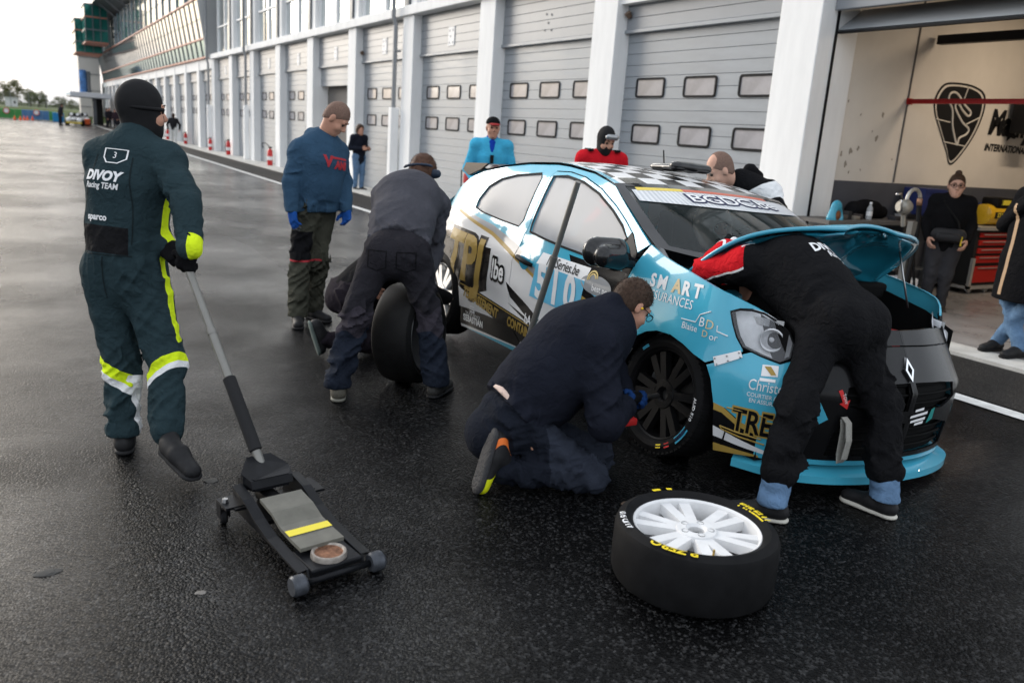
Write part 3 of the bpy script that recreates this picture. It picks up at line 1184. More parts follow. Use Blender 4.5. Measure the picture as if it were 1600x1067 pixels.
def SP(u, z, off=0.0, side=-1):
    """point on the body skin: u = length along the waist (0 at front axle), z = height"""
    x, w = np.interp(u, _U, _pl[:, 0]), np.interp(u, _U, _pl[:, 1])
    tx, tw = np.interp(u, _U, _tan[:, 0]), np.interp(u, _U, _tan[:, 1])
    i_ = np.interp(z, _IZ, _IV)
    i_ = i_ * (1 - sstep(.2, .6, x)) + sstep(.25, .7, x) * max(0, z - .55) * .55 + sstep(.2, .6, x) * np.interp(z, [.1, .2, .35, .55], [.05, .03, .01, 0]) + (1 - sstep(-3.1, -2.7, x)) * max(0, z - .75) * .5
    # wheel arch lips stand a little proud
    for c in (0.0, -2.6):
        d = math.hypot(u - c, z - .31)
        i_ -= .014 * math.exp(-((d - .37) / .05) ** 2) * (1 if z > .15 else 0)
    # waist crease
    if x < -.3:
        i_ -= .010 * math.exp(-((z - .80) / .05) ** 2)
        i_ += .010 * math.exp(-((z - .50) / .07) ** 2)
    L = math.hypot(tx, tw)
    nx, nw = -tw / L, tx / L
    i_ -= off
    return Vector((x - nx * i_, side * (w - nw * i_), z))


def skin(name, outer, mats, holes=(), regions=(), step=0.04, off=0.0, side=-1, parent=CAR, thick=0.012):
    V, F, mi = cdt_panel(outer, holes, regions, step)
    P = [SP(u, z, off, side) for u, z in V]
    if side > 0:
        F = [tuple(reversed(f)) for f in F]
    if thick:
        # folded-in edge so that panels have depth
        from collections import Counter
        ec = Counter()
        for f in F:
            for a, b in zip(f, f[1:] + f[:1]):
                ec[(min(a, b), max(a, b))] += 1
        n0 = len(P)
        P2 = [SP(u, z, off - thick, side) for u, z in V]
        newF, newm = [], []
        for f, m_ in zip(F, mi):
            for a, b in zip(f, f[1:] + f[:1]):
                if ec[(min(a, b), max(a, b))] == 1:
                    newF.append((b, a, a + n0, b + n0))
                    newm.append(m_)
        P = P + P2
        F = F + newF
        mi = mi + newm
        used = sorted({i for f in F for i in f})
        mp = {k: i for i, k in enumerate(used)}
        P = [P[k] for k in used]
        F = [tuple(mp[i] for i in f) for f in F]
    me = mesh_of(name, P, F, mi, smooth=True)
    o = link(name, me, mats, parent)
    try:
        me.set_sharp_from_angle(angle=math.radians(40))
    except Exception:
        pass
    return o


LIV = [M_BLUE, M_CWHITE, M_CBLACK, M_GOLD, M_CGREY, M_PLB, M_TEAL]
# livery shapes on the flank (u, z)
R_SIDE = [
    ([(-3.3, 1.02), (-2.62, 1.01), (-2.40, 1.0), (-1.9, .90), (-1.63, .822), (-1.30, .70), (-1.1, .60), (-.9, .55), (-.9, .22), (-2.4, .16), (-3.3, .4)], 1),
    ([(-2.56, 1.03), (-1.9, .955), (-1.55, .872), (-1.28, .76), (-1.28, .70), (-1.63, .822), (-1.9, .90), (-2.46, 1.0)], 4),
    ([(-2.50, 1.012), (-1.9, .914), (-1.63, .838), (-1.29, .72), (-1.29, .695), (-1.63, .808), (-1.9, .886), (-2.48, .988)], 3),
    ([(-2.385, .515), (-1.263, .39), (-.95, .335), (-.8, .20), (-1.42, .255), (-1.66, .305), (-2.33, .475)], 2),
    ([(-2.42, .315), (-1.64, .335), (-1.40, .27), (-1.45, .205), (-2.42, .185)], 2),
    ([(-1.62, .615), (-1.42, .54), (-1.193, .445), (-1.263, .40), (-1.56, .52)], 2),
    ([(-1.60, .48), (-1.35, .43), (-1.20, .36), (-1.3, .39)], 2),
    ([(-2.70, .62), (-2.62, .83), (-2.36, .87), (-2.07, .80), (-1.85, .80), (-1.88, .5), (-2.03, .455), (-2.42, .485)], 2),
    ([(-.96, .90), (-.60, .885), (-.20, .90), (-.20, .30), (-.55, .28), (-.74, .5), (-.80, .72)], 2),
    ([(-.80, .80), (-.62, .775), (-.58, .70), (-.75, .745)], 5),
    ([(-.78, .70), (-.63, .665), (-.64, .635), (-.78, .665)], 3),
    ([(-.80, .60), (-.45, .50), (-.46, .46), (-.80, .555)], 3),
]
ARCH_F = [(.392, .172), (.372, .395), (.339, .511), (.301, .577), (.236, .607), (.161, .638), (.068, .660), (-.04, .656), (-.125, .631), (-.215, .58), (-.285, .505), (-.33, .41), (-.348, .30), (-.350, .20)]
ARCH_R = [(-2.965, .26), (-2.955, .38), (-2.90, .50), (-2.81, .595), (-2.70, .648), (-2.60, .663), (-2.50, .650), (-2.39, .60), (-2.30, .51), (-2.262, .40), (-2.25, .28), (-2.25, .20)]
HEADL = [(.372, .837), (.407, .852), (.46, .856), (.52, .848), (.60, .818), (.67, .776), (.70, .73), (.69, .67), (.64, .647), (.551, .664), (.46, .689), (.425, .73), (.395, .785)]
FT = [(-.28, 1.058), (-.167, 1.022), (-.05, .998), (.03, .985), (.1, .972), (.22, .948), (.352, .915), (.47, .876), (.54, .850)]
DWIN = [(-1.491, 1.335), (-1.356, 1.343), (-1.158, 1.322), (-.94, 1.268), (-.736, 1.190), (-.585, 1.118), (-.50, 1.062), (-.60, .945), (-.836, .925), (-1.031, .935), (-1.267, .955), (-1.447, .975), (-1.46, 1.02)]
DOOR = [(-.440, .236), (-.448, .5), (-.418, .75), (-.350, .93), (-.365, 1.0), (-.46, 1.085), (-.575, 1.146), (-.73, 1.218), (-.94, 1.296), (-1.158, 1.35), (-1.356, 1.370), (-1.505, 1.364), (-1.522, 1.33), (-1.482, 1.0),
        (-1.505, .9), (-1.562, .75), (-1.575, .5), (-1.53, .335), (-1.43, .255), (-1.3, .236)]
QWIN = [(-2.251, 1.044), (-2.257, 1.108), (-2.205, 1.205), (-2.090, 1.268), (-1.915, 1.312), (-1.647, 1.345), (-1.612, 1.315), (-1.60, 1.217), (-1.575, 1.03), (-1.602, .985), (-1.868, 1.0), (-2.124, 1.022)]
ROOFL = [(-.292, 1.058), (-.446, 1.133), (-.62, 1.219), (-.83, 1.325), (-.95, 1.352), (-1.116, 1.380), (-1.42, 1.404), (-1.567, 1.408), (-1.879, 1.389), (-2.129, 1.351), (-2.397, 1.302), (-2.60, 1.24), (-2.78, 1.10), (-2.90, .98), (-3.05, .93)]


def poly_grow(poly, d):
    """grow polygon outward by d (approximate, any orientation)"""
    n = len(poly)
    ar = sum(poly[i][0] * poly[(i + 1) % n][1] - poly[(i + 1) % n][0] * poly[i][1] for i in range(n))
    s = 1 if ar > 0 else -1
    out = []
    for i in range(n):
        p0, p1, p2 = poly[i - 1], poly[i], poly[(i + 1) % n]
        e = np.array([p2[0] - p0[0], p2[1] - p0[1]])
        e /= np.linalg.norm(e) + 1e-9
        out.append((p1[0] + s * e[1] * d, p1[1] - s * e[0] * d))
    return out


for side in (-1, 1):
    regs = R_SIDE
    # front wing
    skin('front_wing', FT + [(.515, .858), (.46, .866), (.407, .861), (.364, .842), (.388, .785), (.418, .728), (.452, .687), (.462, .668)] + [(.303, .5835)] + ARCH_F[4:] + [(-.434, .21), (-.442, .5), (-.412, .75), (-.344, .93)],
         LIV, step=.045, side=side)
    # body side: roof rail, rear quarter, sill
    dg = poly_grow(DOOR, .007)
    outer = ROOFL + [(-3.12, .80), (-3.14, .24), (-2.97, .22)] + ARCH_R + [(-2.24, .168), (-1.5, .165), (-.356, .165), (-.356, .20), (-.44, .205)] + [dg[0]] + dg[:4:-1] + [dg[4], (-.36, 1.006)]
    bs = skin('body_side', outer, LIV, holes=[QWIN], regions=[r for r in regs if min(p[0] for p in r[0]) < -1.3], step=.05, side=side)
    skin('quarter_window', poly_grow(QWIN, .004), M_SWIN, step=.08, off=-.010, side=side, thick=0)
    skin('window_seal', poly_grow(QWIN, .003), M_RUB, holes=[poly_grow(QWIN, -.006)], step=.06, off=.002, side=side, thick=.004)
    # door
    d = skin('door', DOOR, LIV + [M_PLAST], holes=[DWIN], regions=regs + [([(-.43, 1.2), (-.30, 1.0), (-.30, .865), (-.47, .90), (-.62, .95), (-.50, 1.062)], 7)], step=.045, side=side)
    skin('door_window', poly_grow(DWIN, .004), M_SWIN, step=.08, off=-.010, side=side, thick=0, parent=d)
    skin('window_seal', poly_grow(DWIN, .010), M_RUB, holes=[poly_grow(DWIN, -.003)], step=.06, off=.003, side=side, thick=.004, parent=d)
    # sail panel in front of the door window
    # door handle: dark pull in a round blue cup
    hv = MB()
    pts = [SP(u, z, o_, side) for u, z, o_ in ((-1.50, .800, .004), (-1.47, .802, .024), (-1.36, .785, .028), (-1.31, .775, .006))]
    hv.tube(pts, [.013, .017, .016, .012], 10)
    hv.build('door_handle', M_PLAST, d, smooth=True)
    skin('handle_cup', [(-1.415 + .062 * math.cos(t), .792 + .062 * math.sin(t)) for t in np.linspace(0, 2 * math.pi, 19)[:-1]], pm('cup_blue', (.02, .25, .40), .3, coat=.8), step=.03, off=.0015, side=side, thick=0, parent=d)
    # sill strip in the body colour is part of body_side; bumper with livery, running round to the nose
    bregs = [([(.30, .40), (.431, .392), (.52, .34), (.60, .30), (.60, .10), (.30, .10)], 2),
             ([(.36, .41), (.425, .393), (.50, .345), (.62, .315), (.62, .29), (.50, .318), (.42, .365), (.36, .375)], 3),
             ([(.37, .298), (.50, .26), (.66, .222), (.66, .205), (.50, .225), (.37, .245)], 1),
             ([(.37, .208), (.62, .196), (.64, .165), (.37, .138)], 3),
             ([(.72, .72), (.74, .60), (.80, .52), (.853, .495), (.905, .42), (.831, .369), (.80, .30), (.79, .215), (1.5, .215), (1.5, .80), (.70, .80)], 2)]
    bp = [(.312, .574), (.472, .659), (.51, .674), (.56, .655), (.645, .638), (.705, .66), (.72, .72), (.80, .735), (1.0, .745), (UC - .001, .75), (UC - .001, .195), (.9, .19), (.6, .185), (.399, .165), (.378, .395), (.346, .511)]
    gr = [[(.96, .50), (.98, .575), (1.15, .59), (UC - .02, .595), (UC - .02, .46), (1.1, .46)], [(.93, .24), (.95, .36), (1.15, .40), (UC - .02, .40), (UC - .02, .24)]]
    fb = skin('front_bumper', bp, LIV, holes=gr, regions=bregs, step=.04, side=side)
    for g in gr:
        skin('grille', poly_grow(g, .01), M_VOID, step=.06, off=-.035, side=side, thick=0, parent=fb)
        for zz in np.arange(min(p[1] for p in g) + .03, max(p[1] for p in g), .045):
            us = [u for u in np.linspace(.9, UC, 20) if in_poly(u, zz, g)]
            if len(us) > 2:
                b = MB()
                b.tube([SP(u, zz, -.02, side) for u in us], .006, 6)
                b.build('grille_bar', M_VOID, fb, smooth=True)
    # upper fascia between lamp and badge
    skin('nose_panel', [(.80, .742), (1.0, .752), (UC - .001, .757), (UC - .001, .82), (1.1, .825), (.85, .815), (.78, .795)], [M_CBLACK], step=.04, side=side)
    # splitter
    sp = MB()
    us = np.linspace(.5, UC, 22)
    ring = []
    for u in us:
        a, c = SP(u, .16, .055 * sstep(.5, .8, u) + .004, side), SP(u, .16, -.10, side)
        ring.append([Vector((a.x, a.y, .115)), Vector((a.x, a.y, .15)), Vector((c.x, c.y, .195)), Vector((c.x, c.y, .115))])
    vs = [p for r in ring for p in r]
    fs = []
    for i in range(len(ring) - 1):
        for j in range(4):
            fs.append((i * 4 + j, i * 4 + (j + 1) % 4, (i + 1) * 4 + (j + 1) % 4, (i + 1) * 4 + j))
    sp.add(vs, fs + [(0, 1, 2, 3)])
    sp.build('splitter', M_BLUE, CAR, angle=40)
    # head lamp
    hl = bpy.data.objects.new('headlight', None)
    COL.objects.link(hl)
    hl.parent = CAR
    skin('housing', poly_grow(HEADL, .002), pm('lamp_housing', (0.80, 0.81, 0.83), 0.30, metal=0.0, var=.15, vscale=14), step=.03, off=-.05, side=side, thick=0, parent=hl)
    V, F, _ = cdt_panel(poly_grow(HEADL, -.003), step=.03)
    skin('lens', poly_grow(HEADL, -.002), M_LENS, step=.03, off=.004, side=side, thick=.008, parent=hl)
    rim = MB()
    hp = poly_grow(HEADL, .002)
    rim.tube([SP(u, z, -.002, side) for u, z in hp + hp[:1]], .006, 6)
    rim.build('lamp_surround', M_PLAST, hl, smooth=True)
    for (u, z, r_) in ((.585, .735, .050),):
        c = SP(u, z, -.045, side)
        n_ = (SP(u, z, .05, side) - SP(u, z, -.05, side)).normalized()
        b = MB()
        b.lathe([(.012, .006), (.028, .010), (r_ * .8, .022), (r_, .040), (r_ + .006, .038), (r_ + .004, .02)], 20, c, n_)
        b.build('reflector', pm('lamp_reflector', (0.66, 0.67, 0.69), 0.18, metal=0.35), hl, smooth=True)
        b = MB()
        b.lathe([(.0, .03), (.010, .028), (.013, .015), (.012, .0)], 12, c, n_)
        b.build('bulb', pm('lamp_bulb', (0.75, 0.75, 0.78), 0.1), hl, smooth=True)
    b = MB()
    b.obox(SP(.55, .81, -.03, side), ((.8, side * -.5, 0), (0, 0, 1), (.5, side * .8, 0)), (.07, .018, .01))
    b.build('lamp_visor', M_CHROME, hl)

# rear end
for side in (-1, 1):
    skin('rear_bumper', [(-3.125, .80), (-3.145, .24), (-3.78, .24), (-3.81, .60), (-3.81, .80)], LIV, step=.08, side=side)
hat = MB()
prof = [(-3.17, .80), (-3.14, .95), (-2.98, 1.06), (-2.72, 1.28), (-2.64, 1.355)]
hw = [.70, .72, .70, .60, .53]
for i, ((x, z), w) in enumerate(zip(prof, hw)):
    for t in np.linspace(-1, 1, 9):
        hat.v.append((x + .10 * t * t, w * t, z - .03 * t * t * (i > 3)))
for i in range(len(prof) - 1):
    for j in range(8):
        hat.f.append((i * 9 + j, i * 9 + j + 1, (i + 1) * 9 + j + 1, (i + 1) * 9 + j))
        hat.m.append(1 if i == 2 and 0 < j < 7 else 0)
hat.build('tailgate', [M_BLUE, M_CBLACK], CAR, angle=50)

# ---------------------------------------------------------------- roof (checkered vinyl) and windscreen
def roof_pt(a, x):
    """a in -1..1 right to left, x along the car"""
    zr = np.interp(x, [p[0] for p in ROOFL[2:12]][::-1], [p[1] for p in ROOFL[2:12]][::-1])
    i_ = np.interp(zr, _IZ, _IV)
    w = np.interp(x, _pl[60:160, 0], _pl[60:160, 1]) - i_
    zr = zr + .055 * (.885 - w)
    crown = .034 * (1 - abs(a) ** 2.2)
    bow = .095 * (1 - a * a)      # header bows forward in the middle
    return Vector((x + bow * sstep(-1.3, -.83, x), w * a, zr + .002 + crown))


rv, rf, rm = [], [], []
nx_, na = 56, 40
xs = np.linspace(-.83, -2.60, nx_ + 1)
for i, x in enumerate(xs):
    for j in range(na + 1):
        rv.append(roof_pt(-1 + 2 * j / na, x))
for i in range(nx_):
    for j in range(na):
        k = i * (na + 1) + j
        rf.append((k, k + 1, k + na + 2, k + na + 1))
        edge = j < 1 or j >= na - 1
        rm.append(2 if edge else (((i // 4) + ((j - 2) // 4)) % 2))
link('roof', mesh_of('roof', rv, rf, rm, True), [M_CBLACK, M_CWHITE, M_BLUE], CAR)

_B = [(-.275, 1.062), (-.167, 1.030), (-.05, 1.004)]


def ws_pt(a, b):
    """windscreen: a -1 right .. 1 left, b 0 bottom .. 1 top"""
    s = 1 if a >= 0 else -1
    t = abs(a)
    # side edge: from foot of the A pillar to roof corner
    ex = np.interp(b, [0, .25, .5, .75, 1], [-.24, -.40, -.55, -.70, -.83])
    ez = np.interp(b, [0, .25, .5, .75, 1], [1.050, 1.121, 1.198, 1.271, 1.3415])
    ey = np.interp(b, [0, .25, .5, .75, 1], [.805, .780, .748, .717, .686])
    cx_ = .17 + (-.735 - .17) * b
    cz = .99 + (1.372 - .99) * b + .03 * math.sin(math.pi * b)
    f = t ** 2.4
    return Vector((cx_ + (ex - cx_) * f, ey * a, cz + (ez - cz) * f))


def ws_patch(name, mat, a0, a1, b0f, b1f, off, na=28, nb=10, parent=CAR, mi=None):
    v, f, m = [], [], []
    for i in range(nb + 1):
        for j in range(na + 1):
            a = a0 + (a1 - a0) * j / na
            b0_, b1_ = b0f(a), b1f(a)
            b = b0_ + (b1_ - b0_) * i / nb
            p = ws_pt(a, b)
            n = (ws_pt(min(a + .02, 1), b) - ws_pt(max(a - .02, -1), b)).cross(ws_pt(a, min(1, b + .02)) - ws_pt(a, max(0, b - .02))).normalized()
            v.append(p + n * off)
    for i in range(nb):
        for j in range(na):
            k = i * (na + 1) + j
            f.append((k, k + 1, k + na + 2, k + na + 1))
            m.append(mi(i, j) if mi else 0)
    return link(name, mesh_of(name, v, f, m, True), mat, parent)


WS = ws_patch('windscreen', M_WSCR, -.985, .985, lambda a: .02, lambda a: .985, 0.0)
# black printed border
for nm, args in (('screen_border', (-1.0, -.93)), ('screen_border', (.93, 1.0))):
    ws_patch(nm, M_GLOSSP, args[0], args[1], lambda a: 0.0, lambda a: 1.0, .003, na=3, nb=20, parent=WS)
ws_patch('screen_border', M_GLOSSP, -.93, .93, lambda a: .90 + .06 * a * a, lambda a: 1.0, .003, nb=3, parent=WS)
ws_patch('screen_border', M_GLOSSP, -.93, .93, lambda a: 0.0, lambda a: .07, .003, nb=2, parent=WS)
M_STRIP = [pm('strip_silver', (0.50, 0.52, 0.54), 0.4, coat=0.3), pm('strip_pale', (0.66, 0.67, 0.68), 0.4, coat=0.3)]
ws_patch('sun_strip', M_STRIP, -.90, .90, lambda a: .66 + .05 * a * a, lambda a: .885 + .0 * a, .005, na=96, nb=4, parent=WS, mi=lambda i, j: j % 2)
ws_patch('sun_strip_edge', pm('strip_yellow', (0.72, 0.55, 0.10), 0.4), -.86, -.45, lambda a: .887 - .02 * a * a, lambda a: .925, .006, nb=1, parent=WS)
ws_patch('sun_strip_edge', pm('strip_red', (0.55, 0.13, 0.08), 0.4), -.45, .55, lambda a: .887 - .02 * a * a, lambda a: .925, .006, nb=1, parent=WS)


def ws_text(name, txt, mat, a, b, size, off, bold=0.0, sx=1.0, shear=0.0):
    V, F = text_mesh(txt, size, bold=bold, sx=sx, shear=shear, maxlen=.05)
    out = []
    for x, y in V:
        aa, bb = a + x / .72, b + y / 1.05
        p = ws_pt(aa, bb)
        n = (ws_pt(aa + .02, bb) - ws_pt(aa - .02, bb)).cross(ws_pt(aa, bb + .02) - ws_pt(aa, bb - .02)).normalized()
        out.append(p + n * off)
    link(name, mesh_of(name, out, F), mat, WS)


ws_text('lettering', 'BGDC.be', pm('deep_blue_ink', (0.03, 0.035, 0.09), 0.5), .0, .775, .17, .008, bold=.014, sx=1.05)
ws_text('lettering', 'BGDC.be', M_STKW, .0, .775, .17, .0105, bold=.002, sx=1.05)

# scoop on the roof
sc_ = SDF(.010)
sc_.cap((-1.10, .10, 1.485), (-1.42, .10, 1.475), .06, .045, flat=((0, 0, 1), 1.9))
sc_.cap((-1.08, -.02, 1.49), (-1.08, .22, 1.49), .05, .05, flat=((0, 0, 1), 1.6))
link('roof_scoop', sc_.mesh('roof_scoop')[0], M_GLOSSP, CAR)
b = MB()
b.tube([(-1.62, .35, 1.43), (-1.68, .36, 1.60)], [.006, .005], 8)
b.build('antenna', M_PLAST, CAR, smooth=True)
# spoiler
b = MB()
prof = [(-2.55, .0, 1.372), (-2.75, 0, 1.362), (-2.86, 0, 1.368), (-2.87, 0, 1.350), (-2.72, 0, 1.335), (-2.56, 0, 1.345)]
for y in np.linspace(-.60, .60, 13):
    e = (abs(y) / .60) ** 3
    for (x, _, z) in prof:
        b.v.append((x + .07 * e, y, z - .045 * e))
for i in range(12):
    for j in range(6):
        b.f.append((i * 6 + j, i * 6 + (j + 1) % 6, (i + 1) * 6 + (j + 1) % 6, (i + 1) * 6 + j))
        b.m.append(0)
b.f += [tuple(range(6)), tuple(range(72, 78))]
b.m += [0, 0]
sp_ = b.build('rear_spoiler', M_GLOSSP, CAR, angle=40)
for s in (-1, 1):
    b = MB()
    b.prism([(-2.50, s * .60, 1.36), (-2.86, s * .60, 1.345), (-2.90, s * .60, 1.29), (-2.80, s * .60, 1.25), (-2.60, s * .60, 1.31)], (0, s * .02, 0))
    b.build('end_plate', M_GLOSSP, sp_)

# mirrors
for s in (-1, 1):
    mr_ = SDF(.009)
    y = s * 1.0
    mr_.cap((-.40, s * .94, .985), (-.42, s * 1.06, .99), .085, .078, k=.02, flat=((1, 0, 0), 1.5))
    mr_.cap((-.37, s * .95, .97), (-.35, s * 1.05, .975), .07, .06, k=.03, flat=((1, 0, 0), 1.3))
    mr_.cap((-.36, s * .84, .945), (-.38, s * .94, .955), .028, .036, k=.02)
    mr_.clip((-.475, 0, 0), (-1, 0, 0))
    link('mirror', mr_.mesh('mirror')[0], M_GLOSSP, CAR)

# ---------------------------------------------------------------- open bonnet
HINGE = Vector((.0, 0, .995))
TH = math.radians(38)


_BW = np.array(cr([(0, .735), (.2, .735), (.4, .72), (.6, .68), (.75, .61), (.87, .50), (.95, .37), (1.0, .20)], 8))


def bon(a, d, drop=0.0):
    """a -1..1 across, d 0..1 hinge to lip -> point on the raised bonnet"""
    w = np.interp(d, _BW[:, 0], _BW[:, 1])
    y = a * w
    L = .49 * d
    back = .12 * (1 - d) * (abs(a) ** 2)
    loc_x = L - back
    loc_z = .030 * (1 - a * a) + .018 * math.sin(math.pi * min(1, d)) - .03 * max(0, (d - .62) / .38) ** 2 - drop
    c, s = math.cos(TH), math.sin(TH)
    return HINGE + Vector((loc_x * c - loc_z * s, y, loc_x * s + loc_z * c))


nb_, ma_ = 22, 28
bv, bf = [], []
for i in range(nb_ + 1):
    for j in range(ma_ + 1):
        bv.append(bon(-1 + 2 * j / ma_, i / nb_))
for i in range(nb_):
    for j in range(ma_):
        k = i * (ma_ + 1) + j
        bf.append((k, k + 1, k + ma_ + 2, k + ma_ + 1))
# rolled edge
rimv = [bon(-1, i / nb_) for i in range(nb_ + 1)] + [bon(-1 + 2 * j / ma_, 1) for j in range(1, ma_ + 1)] + [bon(1, 1 - i / nb_) for i in range(1, nb_ + 1)]
BON = link('bonnet', mesh_of('bonnet', bv, [tuple(reversed(f)) for f in bf], None, True), M_BLUE, CAR)
b = MB()
b.tube([p - Vector((0, 0, .008)) for p in rimv], .011, 8)
b.build('folded_edge', pm('bonnet_edge_blue', (0.03, 0.28, 0.40), 0.25, coat=1.0), BON, smooth=True)


def inner_drop(a, d):
    dr = .030
    def pocket(ca, cd, ra, rd, dep):
        q = ((a - ca) / ra) ** 2 + ((d - cd) / rd) ** 2
        return dep * math.exp(-q ** 2)
    dr -= pocket(0, .45, .16, .22, .02) + pocket(.52, .45, .24, .22, .022) + pocket(-.52, .45, .24, .22, .022) + pocket(.28, .78, .16, .09, .018) + pocket(-.28, .78, .16, .09, .018)
    dr += .016 * math.exp(-((d - .93) / .05) ** 2) + .014 * math.exp(-((abs(a) - .87) / .06) ** 2) + .014 * math.exp(-((d - .08) / .05) ** 2)
    dr += .012 * math.exp(-((abs(a) - .24 - .1 * d) / .045) ** 2)
    return dr


iv, if_ = [], []
ni, nj = 44, 64
for i in range(ni + 1):
    for j in range(nj + 1):
        a, d = -.985 + 1.97 * j / nj, .01 + .975 * i / ni
        iv.append(bon(a, d, inner_drop(a, d)))
for i in range(ni):
    for j in range(nj):
        k = i * (nj + 1) + j
        if_.append((k, k + 1, k + nj + 2, k + nj + 1))
link('inner_panel', mesh_of('inner_panel', iv, if_, None, True), M_TEAL, BON)
b = MB()
b.tube([(.30, .60, .86), bon(.80, .62, .03)], .005, 8)
b.build('bonnet_stay', M_STEEL, CAR, smooth=True)

# cowl and engine bay
b = MB()
b.box((-.12, -.74, .86), (.06, .74, .955), bev=.02)
b.box((-.02, -.70, .50), (.02, .70, .95))
b.box((.0, -.62, .42), (.66, .62, .46))
b.box((.62, -.42, .44), (.65, .42, .70))
for s in (-1, 1):
    b.add([(-.12, s * .71, .45), (.56, s * .64, .45), (.56, s * .64, .79), (.35, s * .69, .86), (.0, s * .72, .93), (-.12, s * .72, .95)], [(0, 1, 2, 3, 4, 5)])
b.build('engine_bay', M_VOID, CAR)
b = MB()
b.box((.16, -.30, .46), (.52, .22, .76), bev=.03)
b.box((.20, -.26, .76), (.48, .18, .80), bev=.015)
eng = b.build('engine', pm('engine_black', (0.02, 0.02, 0.022), 0.4, bump=.2, bscale=30), CAR, angle=35)
b = MB()
b.tube([(.20, -.40, .78), (.32, -.44, .80), (.45, -.40, .76), (.52, -.2, .72)], .028, 10)
b.tube([(.12, -.1, .82), (.2, -.2, .84), (.3, -.32, .82)], .014, 8)
b.build('hose', M_PLAST, CAR, smooth=True)
for s in (-1, 1):
    b = MB()
    b.lathe([(.0, .09), (.05, .09), (.085, .07), (.10, .0), (.10, -.2)], 20, (.02, s * .53, .80), (0, 0, 1))
    b.build('strut_tower', pm('strut_blue', (0.03, 0.22, 0.32), 0.4), CAR, angle=40)
b = MB()
b.box((.14, .30, .50), (.36, .52, .74), bev=.01)
b.build('battery', pm('battery_red', (0.28, 0.02, 0.02), 0.5), CAR, angle=40)

# ---------------------------------------------------------------- cabin
b = MB()
b.box((-2.5, -.78, .20), (-.1, .78, .26))
b.box((-2.6, -.70, .26), (-2.45, .70, .85))
b.build('cabin_floor', M_VOID, CAR)
b = MB()
b.box((-.50, -.70, .80), (-.05, .70, .93), bev=.04)
b.box((-.52, .16, .86), (-.36, .52, .98), bev=.03)
b.build('dashboard', M_PLAST, CAR, angle=40)
b = MB()
b.lathe([(.165 + .013 * math.cos(t), .013 * math.sin(t)) for t in np.linspace(0, 2 * math.pi, 9)[:-1]], 28, (-.60, .34, .92), (-1, 0, .45), closed=True)
b.tube([(-.60, .34, .92), (-.48, .34, .86)], .02, 8)
b.obox((-.60, .34, .92), ((0, 1, 0), (.45, 0, 1), (1, 0, -.45)), (.155, .02, .006))
b.build('steering_wheel', M_PLAST, CAR, angle=40)
cage = MB()
for s in (-1, 1):
    cage.tube([(-.20, s * .72, .30), (-.22, s * .71, .95), (-.80, s * .585, 1.285), (-1.0, s * .55, 1.335), (-1.45, s * .54, 1.36), (-1.47, s * .66, 1.0), (-1.47, s * .74, .28)], .021, 10)
    cage.tube([(-1.45, s * .50, 1.34), (-2.35, s * .55, .70)], .019, 8)
    cage.tube([(-.22, s * .74, .78), (-1.47, s * .76, .40)], .019, 8)
    cage.tube([(-.22, s * .74, .40), (-1.47, s * .76, .78)], .019, 8)
    cage.tube([(-.95, s * .55, 1.32), (-1.45, s * -.45, 1.35)], .016, 8)
cage.tube([(-.90, -.56, 1.31), (-.88, 0, 1.345), (-.90, .56, 1.31)], .019, 10)
cage.tube([(-1.46, -.54, 1.355), (-1.46, .54, 1.355)], .021, 10)
cage.tube([(-1.47, -.66, .5), (-1.46, .52, 1.33)], .019, 8)
cage.tube([(-1.47, .66, .5), (-1.46, -.52, 1.33)], .019, 8)
cage.tube([(-1.47, -.70, .86), (-1.47, .70, .86)], .019, 8)
cage.build('roll_cage', M_CAGE, CAR, smooth=True)
for s, nm in ((.36, 'driver'), (-.36, 'pass')):
    st = SDF(.014)
    st.cap((-1.30, s, .52), (-1.42, s, 1.12), .10, .09, k=.06, flat=((1, 0, .2), 1.6))
    st.cap((-1.32, s - .16, .62), (-1.38, s - .14, 1.15), .07, .05, k=.06)
    st.cap((-1.32, s + .16, .62), (-1.38, s + .14, 1.15), .07, .05, k=.06)
    st.cap((-1.25, s, .42), (-.85, s, .46), .12, .10, k=.06, flat=((0, 0, 1), 1.5))
    if nm == 'driver':
        link('racing_seat', st.mesh('racing_seat')[0], pm('seat_black', (0.02, 0.02, 0.022), 0.75), CAR)

# ---------------------------------------------------------------- decals on the flank
def side_text(txt, u, z, size, mat, ang=0.0, bold=0.0, sx=1.0, shear=0.0, off=.0022, align='CENTER', parent=CAR, name='lettering', spacing=1.0):
    V, F = text_mesh(txt, size, bold=bold, sx=sx, shear=shear, align=align, maxlen=.06, spacing=spacing)
    c, s = math.cos(ang), math.sin(ang)
    out = [SP(u + x * c - y * s, z + x * s + y * c, off) for x, y in V]
    return link(name, mesh_of(name, out, F), mat, parent)


def side_poly(pts, mat, off=.002, name='sticker', parent=CAR, step=.05):
    return skin(name, pts, mat, step=step, off=off, thick=0, parent=parent)


